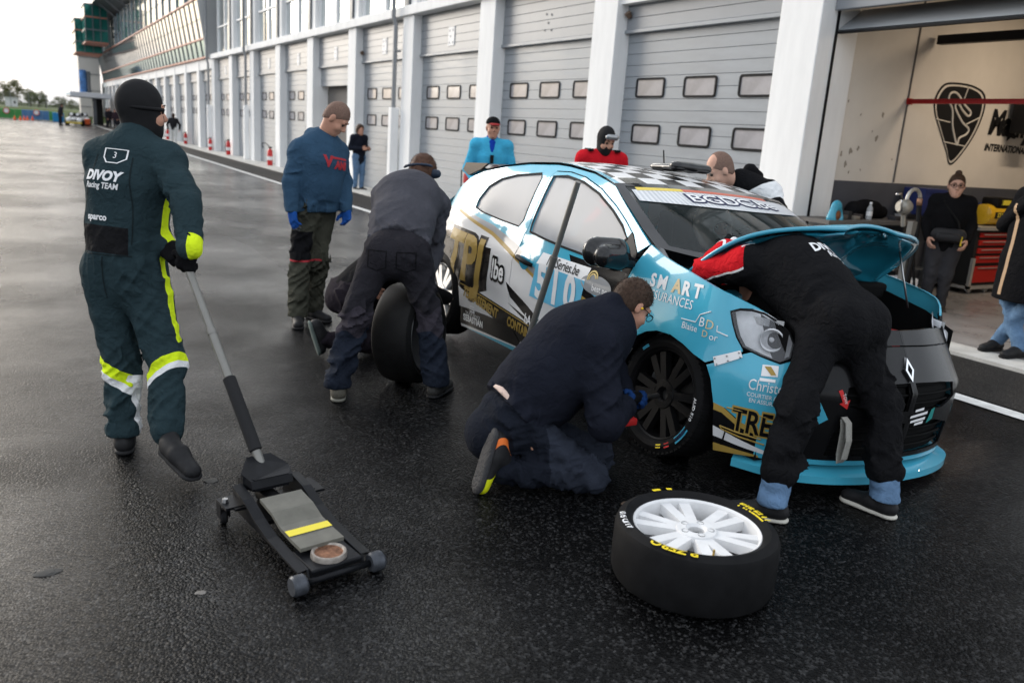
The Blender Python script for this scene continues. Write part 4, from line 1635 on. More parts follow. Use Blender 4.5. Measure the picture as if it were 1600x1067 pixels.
side_text('TPJ', -2.235, .665, .45, M_CBLACK, ang=-.04, bold=.042, sx=.86, shear=.10, off=.0022, spacing=1.04)
side_text('TPJ', -2.235, .665, .45, M_GOLD, ang=-.04, bold=.020, sx=.86, shear=.10, off=.0042, spacing=1.04)
side_text('!be', -1.735, .665, .185, M_CBLACK, ang=-.03, bold=.024, sx=.72, off=.0042)
side_text('!be', -1.735, .665, .185, M_STKW, ang=-.03, bold=.004, sx=.72, off=.0060)
side_text('TERRASSEMENT', -1.955, .403, .092, M_GOLD, ang=-.135, bold=.004, sx=.78, shear=.1, off=.003)
side_text('CONTAINERS', -1.39, .337, .092, M_GOLD, ang=-.10, bold=.004, sx=.66, shear=.1, off=.003)
side_poly([(-2.25, .490), (-1.30, .388), (-1.30, .381), (-2.25, .482)], M_GOLD, .003, 'pinstripe')
side_text('SEBASTIAN', -2.06, .245, .066, M_STKW, ang=.0, bold=.003, sx=.86, shear=.15, off=.003)
side_text('TRUCK SERVICE', -2.06, .285, .032, M_STKW, ang=.0, off=.003, sx=.95)
side_poly([(-2.10, .355), (-2.03, .355), (-2.03, .34), (-2.085, .34), (-2.085, .332), (-2.03, .332), (-2.03, .302), (-2.10, .302), (-2.10, .314), (-2.045, .314), (-2.045, .322), (-2.10, .322)], M_STKW, .003, 'emblem', step=.03)
side_poly([(-1.30, .375), (-1.02, .40), (-1.02, .30), (-1.24, .30)], pm('sticker_mid_blue', (0.02, 0.18, 0.42), 0.35, coat=.4), .003)
side_text('hA', -1.32, .42, .085, M_STKW, ang=-.1, bold=.003, sx=.8, off=.004)
side_text('ho', -1.16, .355, .085, M_STKW, ang=-.02, bold=.003, sx=.9, off=.005)
# number panel
NP = [(-1.231, .870), (-.706, .860), (-.731, .781), (-1.267, .796)]
NB_ = [(-1.267, .796), (-.731, .781), (-.772, .559), (-1.314, .579)]
side_poly(NB_, M_PLB, .003, 'number_panel')
side_poly(NP, M_STKW, .003, 'number_panel')
side_text('5', -1.19, .682, .285, M_STKW, bold=.012, sx=.80, off=.006, ang=-.02)
side_text('1', -1.03, .678, .285, M_STKW, bold=.012, sx=.80, off=.006, ang=-.02)
side_text('0', -.87, .674, .285, M_STKW, bold=.012, sx=.80, off=.006, ang=-.02)
side_text('100Series.be', -.985, .826, .082, pm('ink_black', (.02, .02, .02), .5), sx=.86, shear=.2, off=.006, ang=-.02, bold=.0008)
# 'best pe' oval badge on the door
side_poly([(-.62 + .15 * math.cos(t), .775 + .055 * math.sin(t)) for t in np.linspace(0, 2 * math.pi, 25)[:-1]], M_CGREY, .003, 'badge')
for rr_, ww in ((.050, .010), (.034, .009)):
    o_ = [(-.66 + rr_ * math.cos(t), .805 + rr_ * math.sin(t)) for t in np.linspace(.2, 3.4, 14)]
    i_2 = [(-.66 + (rr_ - ww) * math.cos(t), .805 + (rr_ - ww) * math.sin(t)) for t in np.linspace(3.4, .2, 14)]
    side_poly(o_ + i_2, pm('badge_gold', (.55, .42, .16), .45), .005, 'badge_ring', step=.02)
side_text('best pe', -.58, .757, .052, M_STKW, off=.005, bold=.001, shear=.1)
# wing lettering
M_GOLDP = pm('pale_gold_letter', (0.62, 0.50, 0.30), 0.4)
side_text('SM', -.115, .890, .092, M_STKW, bold=.0035, sx=1.0, off=.003, spacing=1.35, ang=.02)
side_text('A', .025, .892, .092, M_GOLDP, bold=.004, sx=1.0, off=.003, ang=.02)
side_text('RT', .132, .893, .092, M_STKW, bold=.0035, sx=1.0, off=.003, spacing=1.5, ang=.02)
side_text('ASSURANCES', -.012, .823, .064, M_STKW, off=.003, sx=.88, spacing=1.05, ang=.01)
ln = MB()
for seg_ in ([(.112, .752), (.205, .755), (.222, .795), (.278, .822)], [(.325, .765), (.328, .738), (.382, .726)]):
    ln.tube([SP(u, z, .002) for u, z in seg_], .0028, 5)
ln.build('logo_line', M_STKW, CAR)
side_text('B', .243, .762, .062, M_STKW, off=.003)
side_text('D', .287, .758, .062, M_GOLDP, off=.003)
side_text('Blaise', .175, .724, .046, M_STKW, off=.003, sx=.95, ang=.0)
side_text('D', .271, .712, .046, M_GOLDP, off=.003)
side_text('or', .317, .706, .046, M_STKW, off=.003)
st_ = side_poly([(.337, .619), (.454, .674), (.470, .644), (.355, .579)], M_STKW, .008, 'wing_patch')
rv_ = MB()
for (u, z) in ((.348, .615), (.40, .637), (.45, .662), (.362, .590), (.41, .617), (.460, .643)):
    c = SP(u, z, .010)
    rv_.lathe([(0, .003), (.004, .002), (.005, 0)], 8, c, (SP(u, z, .05) - SP(u, z, 0)))
rv_.build('rivet', M_STEEL, st_, smooth=True)
side_text('Christo', .60, .531, .072, M_STKW, off=.003, sx=.72)
side_text('COURTIER & C', .60, .484, .028, M_STKW, off=.003, sx=.85)
side_text('EN ASSURAN', .605, .457, .028, M_STKW, off=.003, sx=.85)
side_poly([(.565, .628), (.64, .632), (.642, .585), (.568, .578)], M_STKW, .003, 'emblem')
side_poly([(.575, .622), (.605, .625), (.635, .592), (.612, .588)], M_GOLD, .005, 'emblem')
side_poly([(.565, .57), (.635, .572), (.635, .560), (.565, .556)], M_STKW, .003, 'emblem')
side_text('TRE', .565, .345, .155, M_GOLD, bold=.012, sx=.70, off=.003)
side_text('TRE', .565, .345, .155, M_CBLACK, bold=.003, sx=.70, off=.005)
tl = MB()
for seg_ in ([(.44, .397), (.50, .397), (.62, .390), (.75, .38)], [(.42, .300), (.50, .288), (.62, .278)], [(.42, .30), (.43, .285), (.52, .268), (.64, .255)]):
    tl.tube([SP(u, z, .003) for u, z in seg_], .0035, 5)
tl.build('pinstripe', M_GOLD, CAR)
# nose: diamond badge, tow strap, arrow, small sticker
dm = MB()


def nose_pt(y, z, off=0.0):
    uu = np.linspace(.4, UC, 200)
    pts = [SP(q, z, off) for q in uu]
    yy = [p.y for p in pts]
    k = int(np.argmin([abs(v + abs(y)) for v in yy]))
    p = pts[k]
    return Vector((p.x, y, z))


dia_o = [(-.030, 0), (0, .052), (.030, 0), (0, -.052)]
dia_i = [(q * .55, w * .55) for q, w in dia_o]
vo_ = [nose_pt(-.02 + q, .655 + w, .016) for q, w in dia_o] + [nose_pt(-.02 + q, .655 + w, .016) for q, w in dia_i] + [nose_pt(-.02 + q, .655 + w, .002) for q, w in dia_o] + [nose_pt(-.02 + q, .655 + w, .002) for q, w in dia_i]
fo_ = []
for i in range(4):
    j = (i + 1) % 4
    fo_ += [(i, j, 4 + j, 4 + i), (i, 8 + i, 8 + j, j), (4 + i, 4 + j, 12 + j, 12 + i)]
dm.add(vo_, fo_)
dm.build('nose_badge', M_CHROME, CAR)
b = MB()
stp = [nose_pt(-.42, .44, .01) + Vector(q) for q in ((0, 0, 0), (.03, 0, -.02), (.05, 0, -.10), (.045, 0, -.19), (.025, .0, -.215), (.015, .0, -.17), (.012, 0, -.06), (0, 0, -.01))]
for i in range(len(stp)):
    for y in (-.02, .02):
        b.v.append(stp[i] + Vector((0, y, 0)))
        b.v.append(stp[i] + Vector((.004, y, .002)))
for i in range(len(stp) - 1):
    k = i * 4
    b.f += [(k, k + 2, k + 6, k + 4), (k + 1, k + 5, k + 7, k + 3), (k, k + 4, k + 5, k + 1), (k + 2, k + 3, k + 7, k + 6)]
    b.m += [0] * 4
b.build('tow_strap', pm('webbing_grey', (.32, .31, .28), .8, var=.15, vscale=80), CAR)
skin('tow_arrow', [(.925, .560), (.945, .566), (.975, .515), (.99, .522), (.985, .475), (.94, .500), (.955, .507)], M_REDM, step=.03, off=.004, thick=0)
side_text('TOW', .962, .525, .022, M_STKW, ang=-1.1, off=.006)
b = MB()
for k_, (y0, z0, y1, z1, mt) in enumerate(((.0, .425, .14, .440, 0), (.01, .40, .13, .412, 0), (.03, .455, .10, .462, 0), (.05, .385, .12, .392, 0))):
    P0 = [nose_pt(y0, z0, .006), nose_pt(y1, z1, .006), nose_pt(y1, z1 + .014, .006), nose_pt(y0, z0 + .012, .006)]
    b.add(P0, [(0, 1, 2, 3)], 0)
b.build('nose_sticker', M_STKW, CAR)
b = MB()
P0 = [nose_pt(.15, .39, .006), nose_pt(.20, .41, .006), nose_pt(.20, .47, .006), nose_pt(.17, .46, .006)]
b.add(P0, [(0, 1, 2, 3)])
b.build('nose_sticker', pm('sticker_green', (.02, .22, .2), .4), CAR)
# wipers, small badges on quarter glass
b = MB()
b.tube([(.12, -.45, .985), (.05, -.1, 1.015), (-.03, .30, 1.03)], .007, 6)
b.build('wiper', M_PLAST, CAR, smooth=True)


# ---------------------------------------------------------------- wheels
def tyre_profile(R, r, w, slick=True):
    h = w / 2
    return [(r, -h * .80), (r + .012, -h * .93), (r + (R - r) * .45, -h * 1.0), (R - .030, -h * .96), (R - .010, -h * .86), (R - .001, -h * .66), (R, 0), (R - .001, h * .66), (R - .010, h * .86), (R - .030, h * .96), (r + (R - r) * .45, h), (r + .012, h * .93), (r, h * .80)]


def rim_meshes(R=.235, w=.21, n=6, face=.075):
    """barrel and spoked face; axis +Z is the outer side"""
    barrel = MB()
    h = w / 2
    prof = [(R + .004, h * .88), (R - .004, h * .93), (R - .012, h * .86), (R - .020, h * .5), (R - .035, -h * .2), (R - .022, -h * .8), (R - .002, -h * .9), (R + .004, -h * .86), (R - .004, -h * .7), (R - .028, -h * .1), (R - .012, h * .6)]
    barrel.lathe(prof, 48, closed=True)
    sp = MB()
    # hub
    sp.lathe([(.030, face + .002), (.040, face + .012), (.072, face + .010), (.082, face - .008), (.078, face - .045), (.030, face - .045)], 30, closed=True)
    for i in range(n):
        for s in (-1, 1):
            a0 = 2 * math.pi * i / n + s * .20
            a1 = 2 * math.pi * i / n + s * .175
            d0 = Vector((math.cos(a0), math.sin(a0), 0))
            d1 = Vector((math.cos(a1), math.sin(a1), 0))
            p0, p1 = d0 * .066, d1 * (R - .008)
            t0 = Vector((-math.sin(a0), math.cos(a0), 0))
            t1 = Vector((-math.sin(a1), math.cos(a1), 0))
            z0, z1 = face + .004, h * .78
            v = [p0 - t0 * .024 + Vector((0, 0, z0 - .03)), p0 + t0 * .024 + Vector((0, 0, z0 - .03)), p0 + t0 * .019 + Vector((0, 0, z0)), p0 - t0 * .019 + Vector((0, 0, z0)),
                 p1 - t1 * .028 + Vector((0, 0, z1 - .035)), p1 + t1 * .028 + Vector((0, 0, z1 - .035)), p1 + t1 * .021 + Vector((0, 0, z1)), p1 - t1 * .021 + Vector((0, 0, z1))]
            sp.add(v, [(0, 1, 2, 3), (4, 7, 6, 5), (0, 4, 5, 1), (1, 5, 6, 2), (2, 6, 7, 3), (3, 7, 4, 0)])
    nuts = MB()
    for i in range(5):
        a = 2 * math.pi * (i + .3) / 5
        nuts.lathe([(.0, face + .004), (.011, face + .004), (.013, face + .011), (.0125, face + .0125)], 12, (.052 * math.cos(a), .052 * math.sin(a), 0))
    nuts.lathe([(.0, face - .02), (.031, face - .018)], 20)
    return barrel, sp, nuts


TW = .235


def wheel(name, parent, mat4, rim_mat, R=.312, tread=False, marks=(), spokes=True, kids=True):
    """empty with tyre and rim; mat4 carries local z (outer side) into place"""
    e = bpy.data.objects.new(name, None)
    COL.objects.link(e)
    e.parent = parent
    e.matrix_local = mat4
    b = MB()
    b.lathe(tyre_profile(R, .232, TW), 72)
    if tread:
        for i in range(60):
            a = 2 * math.pi * i / 60
            c, s = math.cos(a), math.sin(a)
            for z0, z1 in ((.060, .104), (-.104, -.060)):
                rr0, rr1 = R - .012, R + .003
                t = .010
                v = []
                for (r_, z_) in ((R - .006, z0), (R + .004, z0), (R - .004, z1), (R - .02, z1)):
                    for q in (-t, t):
                        v.append((r_ * c - q * s, r_ * s + q * c, z_))
                b.add(v, [(0, 1, 3, 2), (2, 3, 5, 4), (4, 5, 7, 6), (6, 7, 1, 0), (0, 2, 4, 6), (1, 7, 5, 3)])
    ty = b.build('tyre', M_TYRE, e, angle=30)
    if spokes:
        br, sp, nu = rim_meshes()
        r_ = br.build('rim', rim_mat, e, angle=35)
        sp.build('spokes', rim_mat, r_, angle=30)
        nu.build('wheel_nut', pm('nut_hole_dark', (.05, .05, .05), .5, metal=.4), r_, angle=35)
        b = MB()
        b.lathe([(.0, .0), (.145, 0), (.145, .012), (.06, .014)], 36)
        b.build('brake_disc', pm('disc_steel', (.16, .15, .14), .45, metal=.8), e, angle=35)
    for (txt, ang, size, rad, mt, sx, flip, bold) in marks:
        V, F = text_mesh(txt, size, bold=bold, sx=sx, maxlen=.03)
        out = []
        for x, y in V:
            th = ang - x / rad
            r2 = rad + y
            zz = np.interp(r2, [.232, .244, .27, .285, .302], [TW / 2 * .80, TW / 2 * .93, TW / 2 * 1.0, TW / 2 * .975, TW / 2 * .86]) + .0018
            if flip:
                th = ang + x / rad
                r2 = rad - y
            out.append((r2 * math.cos(th), r2 * math.sin(th), zz))
        if flip:
            pass
        link('marking', mesh_of('marking', out, F), mt, ty)
    return e


def axle_mat(x, y, z, side, camber=0.0):
    """wheel z axis points outwards (local car frame)"""
    zax = Vector((0, side, 0))
    xax = Vector((1, 0, 0))
    zax = (zax + Vector((0, 0, -camber if False else camber))).normalized()
    yax = zax.cross(xax).normalized()
    xax = yax.cross(zax)
    M = Matrix((xax, yax, zax)).transposed().to_4x4()
    M.translation = Vector((x, y, z))
    return M


# outer face at y=-.842 (front), -.885 (rear); wheel centre plane is inboard by half the width
FW = wheel('front_wheel', CAR, axle_mat(0, -.842 + .10, .320, -1, camber=.115), M_RIMB, tread=True,
           marks=(('AUD 510', math.radians(0), .030, .262, M_STKW, 1.0, False, .001),))
wheel('front_wheel', CAR, axle_mat(0, .842 - .10, .400, 1, camber=.085), M_RIMB, tread=True)
wheel('rear_wheel', CAR, axle_mat(-2.585, -.885 + .10, .342, -1, camber=.06), M_RIMS)
wheel('rear_wheel', CAR, axle_mat(-2.585, .842 - .10, .400, 1, camber=.03), M_RIMS)
# dark inner arches
for (x, r_) in ((0.03, .40), (-2.6, .40)):
    for s in (-1, 1):
        b = MB()
        n = 20
        for i in range(n + 1):
            t = math.pi * (-.08 + 1.16 * i / n)
            b.v += [(x + r_ * math.cos(t), s * .80, .30 + r_ * .93 * math.sin(t)), (x + r_ * math.cos(t), s * .42, .30 + r_ * .93 * math.sin(t))]
        b.f += [(2 * i, 2 * i + 1, 2 * i + 3, 2 * i + 2) for i in range(n)]
        b.m += [0] * n
        b.f.append(tuple(2 * i + 1 for i in range(n + 1)))
        b.m.append(0)
        b.build('wheel_arch_liner', M_VOID, CAR)
b = MB()
b.box((-2.9, -.70, .17), (.55, .70, .22))
b.build('underfloor', M_VOID, CAR)
# ================================================================ people
def npv(v):
    return np.array(v, float)


def unit(v):
    v = npv(v)
    return v / (np.linalg.norm(v) + 1e-9)


M_SKIN = pm('skin', (0.46, 0.24, 0.165), 0.5, var=0.10, vscale=25, bump=0.08, bscale=160)
M_SKIN2 = pm('skin_pale', (0.52, 0.30, 0.22), 0.5, var=0.10, vscale=25, bump=0.08, bscale=160)
M_HAIRB = pm('hair_brown', (0.045, 0.026, 0.017), 0.65, var=0.35, vscale=90, bump=0.5, bscale=260)
M_BUZZ = pm('hair_cropped', (0.17, 0.105, 0.08), 0.7, var=0.3, vscale=120, bump=0.3, bscale=300)
M_EYE = pm('eye_dark', (0.03, 0.02, 0.015), 0.2)
M_LIP = pm('lip', (0.33, 0.12, 0.09), 0.5)


def cloth(name, col, rough=0.9, bump=0.3, b2=0.35, var=0.12, sheen=0.0):
    return pm(name, col, rough, var=var, vscale=9, bump=bump, bscale=420, bump2=b2 * 1.6, b2scale=24, sheen=sheen, spec=0.06)


def head_prims(S, c, f, u, s=1.0, face=True, neck=None, ears=True):
    f, u = unit(f), npv(u)
    u = unit(u - f * (u @ f))
    r = np.cross(f, u)
    A = np.array([r, f, u])
    P = lambda x, y, z: c + s * (r * x + f * y + u * z)
    S.ell(P(0, -.012, .028), A, npv((.076, .096, .100)) * s, .02)
    S.ell(P(0, .030, -.045), A, npv((.062, .064, .078)) * s, .03)
    S.ell(P(0, .058, -.095), A, npv((.034, .030, .026)) * s, .03)
    if face:
        S.cap(P(0, .088, .012), P(0, .106, -.024), .008 * s, .0135 * s, .012)
        S.cap(P(-.010, .098, -.030), P(.010, .098, -.030), .010 * s, .010 * s, .008)
        S.cap(P(-.040, .078, .026), P(.040, .078, .026), .011 * s, .011 * s, .015)
        for sd in (-1, 1):
            S.ell(P(sd * .031, .094, .008), A, npv((.017, .014, .011)) * s, .012, sub=True)
            S.ell(P(sd * .042, .058, -.035), A, npv((.022, .024, .022)) * s, .025)
            if ears:
                S.ell(P(sd * .077, -.008, -.004), A, npv((.011, .020, .033)) * s, .008)
        S.cap(P(-.018, .088, -.063), P(.018, .088, -.063), .008 * s, .008 * s, .008)
    if neck is not None:
        S.cap(P(0, -.022, -.05), npv(neck), .054 * s, .062 * s, .03)
    return P, A


def hair_mesh(c, f, u, s=1.0, grow=.006, front=.068, nape=-.075, vox=.006, low=-.05, rough=.003):
    f, u = unit(f), npv(u)
    u = unit(u - f * (u @ f))
    r = np.cross(f, u)
    A = np.array([r, f, u])
    P = lambda x, y, z: c + s * (r * x + f * y + u * z)
    S = SDF(vox)
    S.ell(P(0, -.014, .030), A, npv((.077, .097, .101)) * s + grow, .01)
    S.ell(P(0, -.045, -.03), A, npv((.060, .050, .055)) * s + grow, .03)
    a, b = P(0, .088, front), P(0, -.075, nape)
    ln = unit(a - b)
    n = unit(np.cross(ln, r))
    if n @ u < 0:
        n = -n
    S.clip(P(0, .0, low * .3 + .012), -n)
    return S, P


def fuzz(me, n=2600, L=.010, droop=.5, seed=1):
    """short hairs standing off a hair mesh"""
    rs = np.random.default_rng(seed)
    nv, nf = len(me.vertices), len(me.polygons)
    co = np.empty(nv * 3, np.float32)
    me.vertices.foreach_get('co', co)
    no = np.empty(nf * 3, np.float32)
    ce = np.empty(nf * 3, np.float32)
    me.polygons.foreach_get('normal', no)
    me.polygons.foreach_get('center', ce)
    no, ce = no.reshape(-1, 3), ce.reshape(-1, 3)
    i = rs.integers(0, nf, n)
    d = no[i] + np.array((0, 0, -droop)) + rs.normal(size=(n, 3)) * .45
    d /= np.linalg.norm(d, axis=1)[:, None]
    s = np.cross(d, rs.normal(size=(n, 3)))
    s /= np.linalg.norm(s, axis=1)[:, None]
    p = ce[i] - no[i] * .001
    ln = L * rs.uniform(.5, 1.3, (n, 1))
    V = np.stack([p - s * .0011, p + s * .0011, p + d * ln], 1).reshape(-1, 3)
    F = np.arange(n * 3).reshape(-1, 3)
    return fast_mesh('strands', V, F, smooth=False)


def hand_prims(S, w, d, n, side, curl=.5, s=1.0, thumb=1.0, fat=1.0, spread=1.0):
    """w wrist, d direction of the hand, n palm normal, side +1/-1 which way the thumb is"""
    d = unit(d)
    n = npv(n)
    n = unit(n - d * (n @ d))
    sx = np.cross(d, n) * side
    w = npv(w)
    S.cap(w - d * .02, w + d * .03 * s, .027 * s * fat, .031 * s * fat, .02, flat=(n, 1.35))
    S.cap(w + d * .035 * s - sx * .016 * s, w + d * .080 * s - sx * .020 * s, .022 * s * fat, .019 * s * fat, .016, flat=(n, 1.25))
    S.cap(w + d * .035 * s + sx * .014 * s, w + d * .080 * s + sx * .018 * s, .023 * s * fat, .019 * s * fat, .016, flat=(n, 1.25))
    for i, (o, L) in enumerate(((.030, .072), (.010, .080), (-.011, .074), (-.030, .058))):
        p = w + d * (.086 - .004 * abs(i - 1)) * s + sx * o * s * spread
        th = 0.0
        for k, fr in enumerate((.45, .30, .25)):
            th += curl * (.75 if k == 0 else 1.0) * (1 + .08 * i)
            q = p + (d * math.cos(th) + n * math.sin(th)) * L * fr * s
            S.cap(p, q, (.0098 - .0006 * k) * s * fat, (.0092 - .0006 * k) * s * fat, .006)
            p = q
    p = w + d * .028 * s + sx * .030 * s
    q = p + unit(d * .7 + sx * .75 * thumb + n * .45) * .042 * s
    S.cap(p, q, .0135 * s * fat, .0115 * s * fat, .014)
    t2 = q + unit(d * .9 + sx * .15 + n * (.35 + curl * .5)) * .034 * s
    S.cap(q, t2, .0115 * s * fat, .0095 * s * fat, .006)


def shoe(parent, origin, heel, toe, up, mat, sole_mat, ankle=None, s=1.0, vox=.007, lace=None, sole_t=.024, paint=None):
    """heel, toe: points on the underside of the sole"""
    heel, toe = npv(heel), npv(toe)
    f = unit(toe - heel)
    u = npv(up)
    u = unit(u - f * (u @ f))
    L = np.linalg.norm(toe - heel)
    S = SDF(vox)
    h0, t0 = heel + f * .040, toe - f * .042
    S.cap(h0 + u * .045, h0 + f * .075 + u * .052, .041 * s, .043 * s, .03)
    S.cap(h0 + f * .075 + u * .050, t0 + u * .034, .043 * s, .038 * s, .03, flat=(u, 1.15))
    if ankle is not None:
        a = npv(ankle)
        S.cap(h0 + f * .02 + u * .05, a * .6 + (h0 + f * .02 + u * .05) * .4, .042 * s, .043 * s, .02)
    S.clip(heel + u * sole_t * .7, -u)
    me, _ = S.mesh('shoe', origin=origin, paint=paint)
    sh = link('shoe', me, mat, parent)
    B = SDF(vox)
    B.cap(h0 + u * sole_t * .5, t0 + u * sole_t * .5, .044 * s, .043 * s, .01, flat=(u, 2.6))
    B.cap(h0 + f * .07 + u * sole_t * .5, t0 - f * .01 + u * sole_t * .5, .045 * s, .047 * s, .01, flat=(u, 2.6))
    B.clip(heel, -u)
    B.clip(heel + u * sole_t, u)
    link('sole', B.mesh('sole', origin=origin)[0], sole_mat, sh)
    if lace is not None:
        lc = MB()
        r = np.cross(f, u)
        for i in range(4):
            c = h0 + f * (.085 + .022 * i) + u * (.092 - .010 * i)
            lc.tube([Vector(c - r * .025 - u * .008), Vector(c + u * .003), Vector(c + r * .025 - u * .008)], .003, 5)
        lc.v = [tuple(npv(v) - npv(origin)) for v in lc.v]
        lc.build('lace', lace, sh)
    return sh


def frame(J, fwd=None):
    up = unit(npv(J['neck']) - npv(J['pel']))
    r = npv(J['sR']) - npv(J['sL'])
    r = unit(r - up * (r @ up))
    f = np.cross(up, r)
    if fwd is not None:
        f = npv(fwd)
        f = unit(f - up * (f @ up))
        r = np.cross(f, up)
    return up, r, f


def torso_prims(S, J, up, r, f, g=0.0, fat=1.0, wr=.004, belly=0.0, depth=1.32, hem=0.0, k=.05, shoulders=1.0, bend=None):
    pel, neck = npv(J['pel']), npv(J['neck'])
    T = neck - pel
    bd = npv(bend) if bend is not None else np.zeros(3)
    p0, p1, p2, p3 = pel + T * (.10 - hem), pel + T * .36 + bd * .7, pel + T * .68 + bd, pel + T * .86 + bd * .5
    S.cap(p0, p1, (.150 + g) * fat, (.148 + g) * fat, k, flat=(f, depth), wr=(wr, .075, 1.3))
    S.cap(p1, p2, (.148 + g) * fat, (.162 + g) * fat, k, flat=(f, depth), wr=(wr, .085, 2.1))
    S.cap(p2, p3, (.162 + g) * fat, (.120 + g) * fat, k, flat=(f, depth))
    if belly:
        S.ell(pel + T * .30 + f * (.07 + belly * .3) + bd, np.array([r, f, up]), npv((.125, .06 + belly * .5, .14)), .06)
    sl, sr = npv(J['sL']), npv(J['sR'])
    S.cap(sl, neck - up * .03, (.068 + g) * shoulders, .070 + g, .05)
    S.cap(sr, neck - up * .03, (.068 + g) * shoulders, .070 + g, .05)


def arm_prims(S, J, sd, g=0.0, fat=1.0, wr=.005, k=.035, cuff=.0, lam=.05):
    s, e, w = npv(J['s' + sd]), npv(J['e' + sd]), npv(J['w' + sd])
    S.cap(s, e, (.062 + g) * fat, (.050 + g) * fat, k, wr=(wr, lam, 3.3))
    S.cap(e, w + unit(w - e) * cuff, (.050 + g) * fat, (.037 + g) * fat, k * .7, wr=(wr * 1.2, lam * .8, 4.7))


def leg_prims(S, J, sd, r, up, g=0.0, fat=1.0, wr=.006, hip=.088, k=.04, flare=0.0, lam=.065, low=.0):
    pel, kn, an = npv(J['pel']), npv(J['k' + sd]), npv(J['a' + sd])
    sg = 1 if sd == 'R' else -1
    h = pel + r * sg * hip - up * .02
    S.cap(h, kn, (.098 + g) * fat, (.066 + g) * fat, k, wr=(wr, lam, 5.9 + sg))
    S.cap(kn, an + unit(an - kn) * low, (.066 + g) * fat, (.050 + g + flare) * fat, k * .8, wr=(wr * 1.3, lam * .75, 7.7 + sg))


def pelvis_prims(S, J, r, f, up, g=0.0, fat=1.0, k=.05):
    pel = npv(J['pel'])
    S.cap(pel + up * .10, pel - up * .04, (.142 + g) * fat, (.135 + g) * fat, k, flat=(f, 1.25))


def full_body(parent, o, J, head_f, head_u, skin, s=1.0, vox=.0085, face=True, hands=None, fwd=None, name='body', headless=False, ears=True):
    """one continuous skin surface from head to ankles, slimmer than the clothes over it"""
    up, r, f = frame(J, fwd)
    S = SDF(vox)
    P = None
    if not headless:
        P, A = head_prims(S, npv(J['head']), head_f, head_u, s, face, neck=npv(J['neck']) - up * .03, ears=ears)
    torso_prims(S, J, up, r, f, g=-.022, wr=0)
    pelvis_prims(S, J, r, f, up, g=-.02)
    for sd in 'LR':
        arm_prims(S, J, sd, g=-.014, wr=0)
        leg_prims(S, J, sd, r, up, g=-.018, wr=0)
        w, h = npv(J['w' + sd]), npv(J['h' + sd])
        if hands and sd in hands:
            hand_prims(S, w, h - w, hands[sd][0], hands[sd][1], hands[sd][2], s=1.02)
        else:
            S.cap(w, w + unit(h - w) * .05, .022, .02, .02)
        a = npv(J['a' + sd])
        S.cap(a, a - npv((0, 0, .03)), .034, .036, .02)
    me, V = S.mesh(name, origin=o)
    b = link(name, me, skin, parent)
    if face and P is not None:
        e = MB()
        for sd in (-1, 1):
            c = P(sd * .031, .0775, .008)
            bm = bmesh.new()
            bmesh.ops.create_uvsphere(bm, u_segments=10, v_segments=8, radius=.0125 * s)
            for q in bm.verts:
                q.co += Vector(c - npv(o))
            e.bm(bm)
        e.build('eye', M_EYE, b, smooth=True)
        br = MB()
        for sd in (-1, 1):
            br.tube([Vector(P(sd * .014, .091, .030) - npv(o)), Vector(P(sd * .032, .090, .037) - npv(o)), Vector(P(sd * .050, .074, .030) - npv(o))], [.003, .004, .002], 6)
        br.build('eyebrow', M_HAIRB, b, smooth=True)
        lp = MB()
        lp.tube([Vector(P(-.022, .088, -.064) - npv(o)), Vector(P(0, .096, -.063) - npv(o)), Vector(P(.022, .088, -.064) - npv(o))], [.002, .0045, .002], 6)
        lp.build('lips', M_LIP, b, smooth=True)
    return b, P


def glove(parent, o, J, sd, n, mat, curl=.5, thumb_side=1, s=1.06, cuff=.055, vox=.0055, paint=None, fat=1.16, name='glove'):
    w, h, e = npv(J['w' + sd]), npv(J['h' + sd]), npv(J['e' + sd])
    S = SDF(vox)
    hand_prims(S, w, h - w, n, thumb_side, curl, s=s, fat=fat)
    d = unit(w - e)
    S.cap(w - d * cuff, w + d * .01, .044, .034, .015)
    return link(name, S.mesh(name, origin=o, paint=paint)[0], mat, parent)


def flatshoes(p, o, J, sd, mat, sole, f=None, lace=None, z=0.0, s=1.0, paint=None, L=.285):
    a = npv(J['a' + sd])
    d = npv(J['t' + sd]) - a if f is None else npv(f)
    d[2] = 0
    d = unit(d)
    heel = npv((a[0], a[1], z)) - d * .075
    return shoe(p, o, heel, heel + d * L, (0, 0, 1), mat, sole, ankle=a + npv((0, 0, .03)), lace=lace, s=s, paint=paint)


def bvh_of(objs, o):
    """world-space BVH of meshes parented to a translated empty"""
    V, F = [], []
    for ob in objs:
        k = len(V)
        me = ob.data
        V += [v.co + Vector(o) for v in me.vertices]
        F += [tuple(i + k for i in p.vertices) for p in me.polygons]
    return BVHTree.FromPolygons(V, F)


